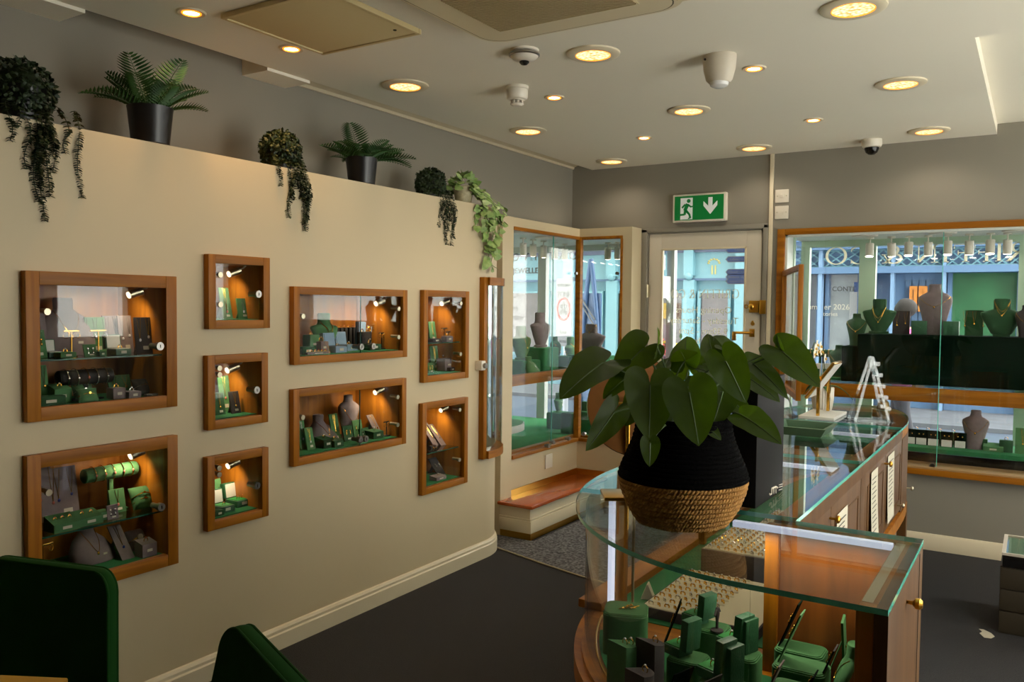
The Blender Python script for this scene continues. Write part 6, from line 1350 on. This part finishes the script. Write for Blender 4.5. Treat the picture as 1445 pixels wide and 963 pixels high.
# lower platform
for i, px in enumerate((1284, 1300, 1317, 1336, 1355)):
    Q = at(px, 618, 1, 6.02)
    spawn(('tkt',), 'earring_card', ('first', 'second', 'third', 'fourth', 'fifth')[i]+' dark earring card with white price ticket from the left on the platform', 'jewellery stand', LM((Q.x, 6.02, zl+.0005), B9), lambda: [('card', MB().box(-.006, .0, -.036, .036, 0, .1, .002), velvd), ('ticket', MB().box(.0, .0015, -.03, .03, .002, .045), satin), ('earring', MB().ell((.003, -.013, .072), .003, .004, .005, 8, 6), gold), ('earring', MB().ell((.003, .013, .072), .003, .004, .005, 8, 6), gold)])
    if i < 4:
        Q = at(px+9, 612, 1, 6.16); spawn(('gcub',), 'ring_block', ('first', 'second', 'third', 'fourth')[i]+' small green ring block from the left behind the earring cards', 'jewellery stand', LM((Q.x, 6.16, zl+.0005), B9), lambda: block_b(.05, .05, .08, 'green', False)())
        spawn(('gri',), 'ring', ('first', 'second', 'third', 'fourth')[i]+' gold ring from the left on the small green blocks', 'ring', LM((Q.x, 6.16, zl+.0795), B9), lambda: ring_b('gold', .009)())
win('bust', 1376, 622, 6.05, B9, 'slim', 'grey', .25, False, d='grey slim bust standing alone on the bright green platform', j=[('neck', ('slim', .25, .32, 'gold', True), Z3, 'gold drop necklace on the lone grey bust of the platform')], z=zl+.0005)
win('block', 1388, 622, 6.05, B9, .045, .04, .07, 'deep', False, d='dark green block right beside the lone grey bust of the platform', z=zl+.0005)
win('block', 1402, 624, 6.02, B9, .11, .06, .05, 'green', True, .4, d='wide green slanted block with a gold plate right of the lone grey bust', z=zl+.0005)
win('block', 1420, 624, 6.03, B9, .075, .05, .075, 'deep', False, d='dark green block with gold earrings towards the right picture edge', z=zl+.0005, j=[('ring', ('gold', .0095), (0, 0, .075), 'gold ring on the dark green block near the right edge')])
win('pad', 1443, 628, 6.0, B9, .08, .16, 'green', .1, .006, True, 0, d='green pendant pad at the right picture edge of the lower platform', z=zl+.0005, j=[('pend', (.08, .16, .1, 1), Z3, 'gold pendant on the green pad at the lower right edge')])
# spotlights under the window ceiling
def track_b(lean):
    def f():
        mb = MB(); mb.M = Matrix.Rotation(lean, 4, 'X')
        mb.cyl((0, 0, -.135), (0, 0, -.045), .027, n=20); b = MB(); b.M = mb.M; b.cyl((0, 0, -.137), (0, 0, -.1352), .023, n=20)
        return [('head', mb, plastic, [('bulb', b, lampd)]), ('arm', MB().cyl((0, 0, -.05), (0, 0, 0), .005, n=8), plastic), ('mount', MB().cyl((0, 0, -.01), (0, 0, 0), .025, n=16), plastic)]
    return f
ords = ('first', 'second', 'third', 'fourth', 'fifth', 'sixth', 'seventh', 'eighth')
for i, px in enumerate((1228, 1258, 1283, 1310, 1338, 1368, 1398, 1422)):
    Q = at(px, 335, 1, 6.2); spawn(('trk', .2 if i % 2 else -.15), 'window_spotlight', ords[i]+' white cylinder spotlight from the left over the right window', 'spotlight', LM((Q.x, 6.2, 2.0)), track_b(.2 if i % 2 else -.15), 'white cylinder spotlights over the right window')
for i, px in enumerate((1220, 1330, 1435)):
    Q = at(px, 331, 1, 6.0); spawn(('disc',), 'ceiling_panel_light', ('left', 'middle', 'right')[i]+' flat white disc light on the right window ceiling', 'ceiling light', LM((Q.x, 6.0, 2.0)), lambda: [('', MB().lathe([(0, -.012), (.08, -.012), (.085, 0), (0, 0)], n=28, close=False), plastic)])
# ------------------------------------------------------------------ left bay contents
tag(obj('display_shelf', MB().box(-3.5, -3.02, 4.62, 6.3, .99, 1.0).box(-3.02, -2.58, 5.66, 6.3, .99, 1.0), shelfg), 'glass shelf running round the left bay at rail height', 'shelf')
vb('velvet_platform', 'green velvet floor of the left bay behind the lower glass', -4.3, -3.02, 4.63, 6.36, .47, .5, velve)
vb('velvet_platform', 'green velvet floor of the left bay beside the door', -3.0195, -2.60, 5.63, 6.36, .47, .5, velve)
def bay(kind, px, py, ax, val, rz, *a, d, j=(), z=None):
    nm, ct, fn = {'bust': ('necklace_bust', 'necklace stand', bust_b), 'pad': ('pendant_pad', 'jewellery stand', pad_b), 'block': ('display_block', 'jewellery stand', block_b), 'cube': ('velvet_cube', 'display cube', cube_b), 'roll': ('bracelet_roll', 'bracelet stand', roll_b)}[kind]
    P = at(px, py, ax, val); P.z = z; M = LM(P, rz); spawn((kind,)+a, nm, d, ct, M, lambda: fn(*a)())
    for jk, ja, jo, jl in j:
        jn, jc, jf = {'neck': ('necklace', 'necklace', necklace_b), 'ring': ('ring', 'ring', ring_b), 'pend': ('pendant_necklace', 'necklace', pendant_b)}[jk]; spawn((jk,)+ja, jn, jl, jc, M @ Matrix.Translation(jo), lambda: jf(*ja)())
ZB = 1.0005
bay('cube', 834, 500, 1, 5.95, 0, .34, .22, .11, 'emerald', d='green velvet plinth under the grey bust beside the door', z=ZB)
bay('bust', 834, 482, 1, 5.95, B9, 'wide', 'grey', .25, False, d='grey wide shouldered bust on the bay plinth beside the door', j=[('neck', ('wide', .25, .22, 'gold', True), Z3, 'gold chain on the grey bust beside the door')], z=ZB+.11)
bay('cube', 735, 520, 0, -3.22, 0, .2, .26, .1, 'emerald', d='green velvet plinth at the left end of the bay', z=ZB)
bay('bust', 736, 490, 0, -3.22, 0, 'flare', 'green', .25, False, d='green necklace bust at the left end of the bay', j=[('neck', ('flare', .25, .4, 'gold', True), Z3, 'gold chain on the green bust at the bay end')], z=ZB+.1)
bay('cube', 763, 512, 0, -3.25, 0, .2, .24, .18, 'emerald', d='taller green velvet plinth in the middle of the bay', z=ZB)
bay('bust', 763, 480, 0, -3.25, 0, 'flare', 'grey', .27, False, d='grey necklace bust in the middle of the bay', j=[('neck', ('flare', .27, .4, 'silver', True), Z3, 'silver chain on the middle grey bust of the bay')], z=ZB+.18)
bay('bust', 751, 505, 0, -3.1, .2, 'low', 'green', .13, False, d='low green necklace bust at the front of the bay shelf', j=[('neck', ('low', .13, .45, 'silver', True), Z3, 'silver chain on the low front bust of the bay')], z=ZB)
bay('bust', 784, 485, 0, -3.48, .2, 'slim', 'deep', .24, False, d='slim dark green bust behind the grey one in the bay', j=[('neck', ('slim', .24, .3, 'gold', True), Z3, 'gold chain on the slim dark bust of the bay')], z=ZB)
bay('bust', 845, 488, 1, 6.15, B9, 'slim', 'grey', .2, False, d='slim grey bust behind the wide grey bust beside the door', j=[('neck', ('slim', .2, .31, 'silver', True), Z3, 'silver chain on the slim grey bust beside the door')], z=ZB)
bay('block', 798, 508, 0, -3.2, 0, .14, .14, .1, 'emerald', False, d='green velvet block near the corner post of the bay', z=ZB, j=[('ring', ('gold', .02), (0, 0, .098), 'large gold bangle on the block near the corner post')])
bay('bust', 806, 490, 0, -3.35, .3, 'flare', 'green', .24, False, d='green necklace bust nearest the corner post of the bay', j=[('neck', ('flare', .24, .4, 'gold', True), Z3, 'gold chain on the green bust nearest the corner post')], z=ZB)
for i, (px, ax, val) in enumerate(((824, 1, 5.8), (848, 1, 5.78), (862, 1, 5.85), (868, 1, 6.05))):
    bay('block', px, 500, ax, val, B9, .06, .05, .07+.001*i, 'green', False, d=('first', 'second', 'third', 'last')[i]+' small green block from the left behind the bay glass beside the door', z=ZB, j=[('ring', ('gold', .010+.0001*i), (0, 0, .067+.001*i), ('first', 'second', 'third', 'last')[i]+' ring on the small blocks beside the door')])
whitep = pm('white_riser', (206, 206, 198), .5)
P = at(752, 640, 0, -3.25)
spawn('riser', 'curved_riser', 'white curved display riser with green top on the bay floor', 'display riser', LM((-3.3, 4.98, .5005)), lambda: [('body', MB().prism([(.18*cos(a)*1.0, .3*sin(a)) for a in [i*2*PI/36 for i in range(36)]], .09, .14), whitep), ('top_pad', MB().prism([(.17*cos(a), .29*sin(a)) for a in [i*2*PI/36 for i in range(36)]], .14, .145), velvl), ('leg', MB().cyl((0, 0, 0), (0, 0, .09), .04, n=20), glass)])
bay('bust', 788, 600, 0, -3.3, .2, 'flare', 'green', .16, False, d='small green bust on the lower level of the bay', j=[('neck', ('flare', .16, .4, 'silver', True), Z3, 'silver chain on the small lower bust of the bay')], z=.6305)
bay('cube', 788, 606, 0, -3.3, .1, .16, .16, .13, 'emerald', d='green velvet cube under the small lower bust of the bay', z=.5005)
bay('cube', 803, 612, 0, -3.1, 0, .11, .11, .16, 'deep', d='dark green velvet cube behind the corner post of the bay', z=.5005)
bay('cube', 829, 610, 1, 5.85, 0, .16, .16, .17, 'emerald', d='green velvet cube low in the bay beside the door', z=.5005)
bay('cube', 852, 610, 1, 5.95, 0, .161, .16, .17, 'deep', d='green velvet cube low in the bay behind the big leaf', z=.5005)
bay('block', 829, 585, 1, 5.85, B9, .09, .04, .075, 'green', False, d='small yellow gold box on the low green cube beside the door' if False else 'small green box on the low velvet cube beside the door', z=.6715)
for i, (x, y) in enumerate([(-3.4, at(q, 360, 0, -3.4).y) for q in (738, 752, 767, 783, 797)]+[(at(q, 360, 1, 6.0).x, 6.0) for q in (858, 872)]):
    spawn(('trk', .35), 'window_spotlight', ('first', 'second', 'third', 'fourth', 'fifth', 'sixth', 'last')[i]+' white cylinder spotlight from the left in the bay ceiling', 'spotlight', LM((x, y, 2.03 if x < XG-.11 else 2.012), .5), track_b(.35), 'white cylinder spotlights in the bay ceiling')
for i, (x, y) in enumerate(((-3.05, 4.9), (-3.1, 5.35), (-2.66, 5.9))):
    spawn(('disc',), 'ceiling_panel_light', ('nearest', 'middle', 'farthest')[i]+' flat white disc light on the bay ceiling', 'ceiling light', LM((x, y, 2.013)), None)
# ================================================================== STREET OUTSIDE
struct('floor_street', MB().box(-30, 16, YO, 40, -.3, -.12), road)
struct('floor_pavement', MB().box(-30, 16, YO-.7, 8.6, -.119, -.06).box(-30, 16, 12.6, 14.5, -.119, -.06), pave)
struct('floor_threshold', MB().box(-2.497, -1.5, YB+.085, YO, -.06, 0), pave)
teal = pm('teal_shopfront', (104, 150, 164), .5); teal2 = pm('teal_panel', (120, 166, 178), .5); blu = pm('blue_shopfront', (84, 116, 152), .5); blud = pm('blue_dark_paint', (74, 102, 134), .5)  # second blue is darker, for moulding, stall risers and door panels
YF = 14.5
dglass = pm('shop_window_dark', (52, 50, 56), .12, noise=(3, .5, (92, 86, 88)))
def X(px): return at(px, 430, 1, YF).x
def Zf(px, py): return at(px, py, 1, YF).z
# teal shop: seen through the bay and the door
xl, xr = X(700), X(1056)
zc, zm, zw = Zf(990, 352), Zf(990, 394), Zf(1010, 414)
sh = thing('teal_shop', 'pale teal shopfront across the street seen through the door glass', 'shopfront', (xl, YF, -.12))
def lo2(mb): mb.v = [(x-xl, y-YF, z+.12) for x, y, z in mb.v]; return mb
obj('wall', lo2(MB().box(xl-30, xr, YF, YF+.4, -.12, 15)), teal, sh)  # carried far left and up, out of view, to cut sky light
obj('fascia_board', lo2(MB().box(xl, xr, YF-.06, YF, zm, zc)), teal2, sh)
obj('cornice', lo2(MB().box(xl, xr, YF-.22, YF, zc, zc+.10).box(xl, xr, YF-.14, YF, zc-.06, zc).box(xl, xr, YF-.3, YF, zc+.10, zc+.16)), pm('cornice_lead', (96, 104, 128), .5), sh)
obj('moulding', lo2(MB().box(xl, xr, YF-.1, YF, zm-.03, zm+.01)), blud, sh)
for px in (968, 1040, 860, 800):
    p = obj('pilaster', lo2(MB().box(X(px), X(px+15), YF-.16, YF, -.1, zm-.02)), teal2, sh)
    obj('bracket', lo2(MB().box(X(px+1), X(px+14), YF-.2, YF, zm+.06, zc-.02).ell(((X(px+1)+X(px+14))/2, YF-.16, zm+.05), .08, .06, .08)), teal2, p)
for a, b in ((936, 964), (990, 1029), (875, 925), (722, 775), (815, 850)):
    w = obj('window', lo2(MB().box(X(a)-.05, X(a), YF-.08, YF, .55, zw+.04).box(X(b), X(b)+.05, YF-.08, YF, .55, zw+.04).box(X(a), X(b), YF-.08, YF, zw, zw+.04).box(X(a), X(b), YF-.08, YF, .5, .55)), teal2, sh)
    obj('pane', lo2(MB().box(X(a), X(b), YF-.03, YF-.01, .55, zw)), dglass, w)
em = MB(); ex, ez_ = X(1008), Zf(1008, 378)
for i in range(7): a = PI*(i/6); em.ell((ex+.1*cos(a), YF-.07, ez_+.08+.07*sin(a)), .024, .01, .016, 8, 5)
em.box(ex-.04, ex-.02, YF-.075, YF-.06, ez_-.12, ez_+.04).box(ex+.02, ex+.04, YF-.075, YF-.06, ez_-.12, ez_+.04)
obj('gold_emblem', lo2(em), pm('gold_paint', (206, 190, 110), .5), sh)
tm_ = text('sign_lettering', '& JEWELLERY', .16, inkm, Matrix.Translation((X(745)-xl, -.07, Zf(745, 386)+.12)) @ RX90, sh, .005)
for px, c in ((944, (196, 160, 70)), (955, (90, 60, 44))): obj('window_poster', lo2(MB().box(X(px)-.12, X(px)+.12, YF-.045, YF-.032, Zf(950, 450), Zf(950, 428))), pm('poster', c, .6), sh)
# blue ironwork shop
bl0, bl1 = X(1056)+.01, X(1560)
zl0, zl1, zb1 = Zf(1180, 378), Zf(1180, 354), Zf(1180, 387)
bs = thing('blue_shop', 'blue painted shopfront with iron lattice frieze across the street behind the right window', 'shopfront', (bl0, YF, -.12))
def lo3(mb): mb.v = [(x-bl0, y-YF, z+.12) for x, y, z in mb.v]; return mb
obj('wall', lo3(MB().box(bl0, bl1, YF, YF+.4, zb1, 15).box(bl0, bl1, YF+.3, YF+.4, -.12, zb1)), blu, bs)  # raised beyond the view to narrow the strip of sky light
obj('beam', lo3(MB().box(bl0, bl1, YF-.2, YF, zb1, zl0).box(bl0, bl1, YF-.26, YF, zl1, zl1+.14).box(bl0, bl1, YF-.34, YF, zl1+.14, zl1+.2)), blu, bs)
for a, b in ((1110, 1156), (1162, 1214), (1220, 1258), (1262, 1330), (1334, 1440)):
    mb = MB(); x0, x1 = X(a), X(b); n = max(3, int((x1-x0)/.16)); dx = (x1-x0)/n
    for i in range(n):
        p = x0+i*dx
        for k in range(2):
            q0, q1 = zl0+(zl1-zl0)*k/2, zl0+(zl1-zl0)*(k+1)/2; mb.tube([(p, YF-.06, q0), (p+dx, YF-.06, q1)], .014, 4).tube([(p, YF-.06, q1), (p+dx, YF-.06, q0)], .014, 4)
    mb.box(x0, x1, YF-.08, YF-.04, zl0, zl0+.02).box(x0, x1, YF-.08, YF-.04, zl1-.02, zl1)
    obj('lattice_panel', lo3(mb), teal, bs)
for px in (1100, 1157, 1215, 1258, 1330, 1442): obj('column', lo3(MB().box(X(px), X(px+5), YF-.18, YF-.0, -.1, zl1)), pm('blue_column', (112, 144, 178), .5) if px == 1100 else MATS['blue_column'], bs)
for a, b, c in ((1106, 1156, (100, 108, 120)), (1163, 1214, (168, 176, 178)), (1336, 1441, (52, 108, 70))):
    w = obj('window', lo3(MB().box(X(a), X(b), YF+.05, YF+.28, .45, .55).box(X(a), X(a)+.06, YF+.05, YF+.28, .55, zb1).box(X(b)-.06, X(b), YF+.05, YF+.28, .55, zb1)), blu, bs)
    obj('pane', lo3(MB().box(X(a)+.06, X(b)-.06, YF+.2, YF+.25, .55, zb1)), pm('shop_pane', c, .3, noise=(4, .4)), w)
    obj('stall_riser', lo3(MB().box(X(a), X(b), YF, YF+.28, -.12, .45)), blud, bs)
obj('door_surround', lo3(MB().box(X(1262), X(1330), YF+.1, YF+.29, -.12, zb1)), blu, bs)
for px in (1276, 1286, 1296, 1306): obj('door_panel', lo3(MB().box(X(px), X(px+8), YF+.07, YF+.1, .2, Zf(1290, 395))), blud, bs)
for a, b in ((1283, 1294), (1296, 1308)):
    w = obj('menu_frame', lo3(MB().box(X(a), X(b), YF-.02, YF+.06, Zf(1290, 440), Zf(1290, 404))), pm('menu_wood', (196, 124, 50), .5), bs); obj('menu_sheet', lo3(MB().box(X(a)+.06, X(b)-.06, YF-.03, YF-.02, Zf(1290, 437), Zf(1290, 409))), pm('menu_dark', (60, 44, 36), .6), w)
obj('poster', lo3(MB().box(X(1196), X(1212), YF+.17, YF+.2, Zf(1200, 470), Zf(1200, 412))), pm('poster_white', (200, 200, 200), .6), bs)
obj('poster', lo3(MB().box(X(1202), X(1212), YF+.15, YF+.165, Zf(1205, 412), Zf(1205, 398))), pm('poster_blue', (40, 90, 160), .6), bs)
text('poster_lettering', 'Summer 2026', .13, lett, Matrix.Translation((X(1166)-bl0, .02, Zf(1166, 437)+.12)) @ RX90, bs, .004)
text('poster_lettering', 'stories', .10, lett, Matrix.Translation((X(1170)-bl0, .02, Zf(1166, 446)+.12)) @ RX90, bs, .004)
text('poster_lettering', 'CONTE', .11, inkm, Matrix.Translation((X(1190)-bl0, .02, Zf(1190, 411)+.12)) @ RX90, bs, .004)
# finger post with blue arrow plates
navy = pm('sign_navy', (44, 62, 110), .4); blk = pm('sign_black', (8, 8, 8), .6); wsg = pm('sign_white', (96, 98, 102), .4)
yS = 8.6; Pp = at(1062, 380, 1, yS)
fp = thing('finger_post', 'street finger post with navy arrow plates seen through the door glass', 'signpost', (Pp.x, yS, -.06))
obj('post', MB().cyl((0, 0, 0), (0, 0, 2.9), .035, n=16), pm('post_grey', (150, 156, 166), .4), fp)
for i, (py, tx) in enumerate(((353, 'Toilets'), (366, 'Sullens House'), (384, 'Church Council'), (391, 'Rodwick House'), (397, 'Easton House'))):
    z = at(1040, py, 1, yS).z+.06; xL = at(1024, py, 1, yS).x-Pp.x
    a = obj('arrow_plate', MB().prism([(xL, z), (xL+.03, z+.032), (-.03, z+.032), (-.03, z-.032), (xL+.03, z-.032)], -.012, .0, 'y'), wsg, fp)
    obj('plate_face', MB().prism([(xL+.014, z), (xL+.035, z+.023), (-.036, z+.023), (-.036, z-.023), (xL+.035, z-.023)], -.014, -.012, 'y'), navy, a)
    text('plate_lettering', tx, .034, wsg, Matrix.Translation(((xL)/2-.0, -.0145, z-.012)) @ RX90, a, .0006)
# pedestrian zone sign outside the bay
yZ = 8.0; A_ = at(790, 393, 1, yZ); B_ = at(803, 461, 1, yZ)
zg = thing('zone_sign', 'tall white pedestrian zone sign with red ring behind the left bay', 'street sign', ((A_.x+B_.x)/2, yZ, -.06), -.47)
w_ = .30; z1, z0 = A_.z+.06, B_.z+.06
obj('post', MB().cyl((0, .03, 0), (0, .03, z1+.02), .03, n=14), MATS['post_grey'], zg)
obj('plate', MB().box(-w_/2, w_/2, -.01, .0, z0-.22, z1, .004), wsg, zg)
obj('red_ring', MB().ring((0, -.012, z0+(z1-z0)*.36), .118, .013, (0, 1, 0), 40, 8), pm('sign_red', (196, 40, 34), .4), zg)
text('sign_lettering', 'PEDESTRIAN', .042, blk, Matrix.Translation((0, -.012, z1-.09)) @ RX90, zg, .001)
text('sign_lettering', 'ZONE', .095, blk, Matrix.Translation((0, -.012, z1-.21)) @ RX90, zg, .001)
text('sign_lettering', 'Local', .06, blk, Matrix.Translation((0, -.012, z0-.08)) @ RX90, zg, .001)
text('sign_lettering', 'access', .06, blk, Matrix.Translation((0, -.012, z0-.18)) @ RX90, zg, .001)
zz = z0+(z1-z0)*.36
obj('car_symbol', MB().prism([(-.075, zz-.05), (.075, zz-.05), (.075, zz-.022), (.045, zz-.018), (.028, zz+.004), (-.03, zz+.004), (-.05, zz-.018), (-.075, zz-.024)], -.013, -.011, 'y').prism([(-.05+.014*cos(i*PI/6), zz-.052+.014*sin(i*PI/6)) for i in range(12)], -.0135, -.011, 'y').prism([(.045+.014*cos(i*PI/6), zz-.052+.014*sin(i*PI/6)) for i in range(12)], -.0135, -.011, 'y'), blk, zg)
obj('motorcycle_symbol', MB().ring((-.04, -.012, zz+.03), .02, .004, (0, 1, 0), 18, 6).ring((.04, -.012, zz+.03), .02, .004, (0, 1, 0), 18, 6).prism([(-.04, zz+.034), (.0, zz+.03), (.035, zz+.036), (.02, zz+.062), (-.03, zz+.056)], -.013, -.011, 'y').prism([(-.005, zz+.055), (.012, zz+.055), (.004, zz+.09), (-.014, zz+.088)], -.013, -.011, 'y'), blk, zg)
# blue pointed arch with diagonal braces (street furniture)
yA = 9.0; T = at(834, 366, 1, yA)
ar = thing('blue_arch', 'tall dark blue pointed metal arch in the street seen through the bay', 'street sculpture', (T.x, yA, -.1))
hA = T.z+.1; wA = (at(849, 440, 1, yA).x-at(821, 440, 1, yA).x)/2; zP = at(834, 414, 1, yA).z+.1
for s in (-1, 1):
    pts = [(s*wA*(1-u**2.6), 0, .0+hA*u) for u in [i/16 for i in range(17)]]; obj('arch_limb', MB().tube(pts, .03, 10), pm('arch_blue', (52, 84, 128), .4) if s < 0 else MATS['arch_blue'], ar)
obj('panel', MB().box(-wA*.95, wA*.95, .02, .05, 0, zP), MATS['arch_blue'], ar)
obj('brace', MB().tube([(-wA*.85, -.04, zP-.05), (wA*.6, -.04, zP-.32)], .01, 6), wsg, ar); obj('brace', MB().tube([(-wA*.85, -.04, zP-.12), (wA*.5, -.04, zP-.38)], .01, 6), wsg, ar)
# flowers by the teal shop
fl = thing('flower_tub', 'tub of yellow and red flowers by the teal shop, low in the door glass', 'planter', (at(938, 497, 1, 11.5).x, 11.5, -.12))
zf = at(938, 500, 1, 11.5).z+.12
obj('tub', MB().lathe([(.22, 0), (.28, zf-.05), (.25, zf-.05), (.23, zf-.1), (0, zf-.1)], n=24, close=False), dark, fl)
mb, m2, m3 = MB(), MB(), MB()
for i in range(160):
    p = V(RND.gauss(0, .14), RND.gauss(0, .12), zf+abs(RND.gauss(0, .08))); leaflet((mb, m2, m3)[i % 3], p, rvec(1)+V(0, 0, .6), rvec(1), .09, .06)
obj('leaves', mb, fern1, fl); obj('yellow_blooms', m2, pm('bloom_yellow', (226, 200, 40), .6), fl); obj('red_blooms', m3, pm('bloom_red', (190, 60, 50), .6), fl)
# passer-by beyond the plinth, only the head shows over it
skin = pm('skin', (196, 150, 126), .5); hairm = pm('grey_hair', (44, 40, 38), .8, noise=(60, .5)); coatm = pm('magenta_coat', (168, 60, 120), .8); trous = pm('dark_trousers', (40, 42, 52), .8)
def skinmesh(name, joints, edges, mat_, par, sub=2):
    me = bpy.data.meshes.new(name); me.from_pydata([j[0] for j in joints], edges, []); o = bpy.data.objects.new(name, me); COL.objects.link(o)
    o.modifiers.new('skin', 'SKIN'); 
    for v, j in zip(me.skin_vertices[0].data, joints): v.radius = (j[1], j[2] if len(j) > 2 else j[1])
    me.skin_vertices[0].data[0].use_root = True
    s = o.modifiers.new('sub', 'SUBSURF'); s.levels = sub; s.render_levels = sub
    dg = bpy.context.evaluated_depsgraph_get(); dg.update(); m2 = bpy.data.meshes.new_from_object(o.evaluated_get(dg)); bpy.data.objects.remove(o); m2.materials.clear(); m2.materials.append(mat_)
    m2.polygons.foreach_set('use_smooth', [True]*len(m2.polygons)); o = bpy.data.objects.new(name, m2); COL.objects.link(o); o.parent = par; return o
yH = 9.5; H_ = at(1276, 446, 1, yH); hz = H_.z+.119
pe = thing('person', 'passer-by with short grey hair and magenta coat beyond the right window', 'person', (H_.x, yH, -.06), PI*.5)
hc = hz-.02
J = [((0, 0, .95), .15, .12), ((0, 0, 1.12), .14, .11), ((0, 0, 1.30), .17, .11), ((0, 0, hc-.22), .075, .07), ((0, .01, hc-.11), .06, .06), ((0, .02, hc), .085, .10), ((0, .015, hc+.07), .07, .08),
     ((.17, 0, 1.33), .055), ((.23, .02, 1.08), .045), ((.2, .14, .86), .036), ((-.17, 0, 1.33), .055), ((-.23, .02, 1.08), .045), ((-.2, .14, .86), .036), ((.09, 0, .88), .095), ((.1, .06, .5), .065), ((.1, -.02, .09), .045), ((.1, .1, .04), .04), ((-.09, 0, .88), .095), ((-.1, -.02, .5), .065), ((-.1, -.14, .09), .045), ((-.1, -.03, .04), .04)]
E_ = [(0, 1), (1, 2), (2, 3), (3, 4), (4, 5), (5, 6), (2, 7), (7, 8), (8, 9), (2, 10), (10, 11), (11, 12), (0, 13), (13, 14), (14, 15), (15, 16), (0, 17), (17, 18), (18, 19), (19, 20)]
body = skinmesh('body', J, E_, skin, pe)
def grow(sel, d, f=1.0): return [((p[0][0], p[0][1], p[0][2]),)+tuple(r+d for r in p[1:]) for p in (J[i] for i in sel)]
skinmesh('coat', [((0, 0, .80), .2, .16), ((0, 0, 1.0), .175, .15), ((0, 0, 1.3), .185, .13), ((0, 0, hc-.2), .09, .085), ((.18, 0, 1.32), .075), ((.235, .02, 1.08), .06), ((.21, .12, .92), .052), ((-.18, 0, 1.32), .075), ((-.235, .02, 1.08), .06), ((-.21, .12, .92), .052)], [(0, 1), (1, 2), (2, 3), (2, 4), (4, 5), (5, 6), (2, 7), (7, 8), (8, 9)], coatm, pe)
skinmesh('trousers', [((0, 0, .86), .14, .12), ((.09, 0, .8), .105), ((.1, .06, .5), .078), ((.1, -.01, .12), .06), ((-.09, 0, .8), .105), ((-.1, -.02, .5), .078), ((-.1, -.13, .12), .06)], [(0, 1), (1, 2), (2, 3), (0, 4), (4, 5), (5, 6)], trous, pe)
mb = MB().ell((0, 0, hc+.045), .098, .112, .10, 20, 12); mb.v = [(x, y-.012, z-(.02 if y > .07 else 0)) for x, y, z in mb.v]; obj('hair', mb, hairm, pe)
for s in (-1, 1):
    obj('ear', MB().ell((s*.092, .0, hc-.02), .012, .02, .03, 8, 6), skin, pe); obj('eye', MB().ell((s*.034, .108, hc-.01), .012, .008, .009, 8, 6), inkm, pe)
    for q in range(5):
        ln = (.05, .075, .08, .075, .06)[q]; b0 = V(s*.205+(.022 if q == 0 else 0)*-s, .15+.004*q, .85); dx = -s*(.03 if q == 0 else .008)
        obj('finger', MB().tube([b0+V(0, (q-2)*.014, 0), b0+V(dx*.5, (q-2)*.016+.006, -ln*.5), b0+V(dx, (q-2)*.016+.016, -ln)], [.009, .008, .006], 8), skin, pe)
obj('nose', MB().ell((0, .125, hc-.03), .013, .016, .02, 8, 6), skin, pe); obj('mouth', MB().ell((0, .112, hc-.068), .024, .008, .006, 8, 6), pm('lips', (160, 90, 84), .5), pe)
# ================================================================== LIGHT AND VIEW
wd_ = bpy.data.worlds.new('sky'); SC.world = wd_; wd_.use_nodes = True
bg = wd_.node_tree.nodes['Background']; bg.inputs[0].default_value = (1.0, .97, .91, 1); bg.inputs[1].default_value = 4.8
SC.view_settings.view_transform = 'Standard'; SC.view_settings.look = 'None'; SC.view_settings.gamma = 1; SC.view_settings.exposure = .95
try: SC.view_settings.use_curve_mapping = False
except Exception: pass
cy = SC.cycles
cy.max_bounces = 10; cy.diffuse_bounces = 4; cy.glossy_bounces = 4; cy.transmission_bounces = 6; cy.transparent_max_bounces = 32
cy.caustics_reflective = False; cy.caustics_refractive = False; cy.sample_clamp_indirect = 4; cy.use_denoising = True
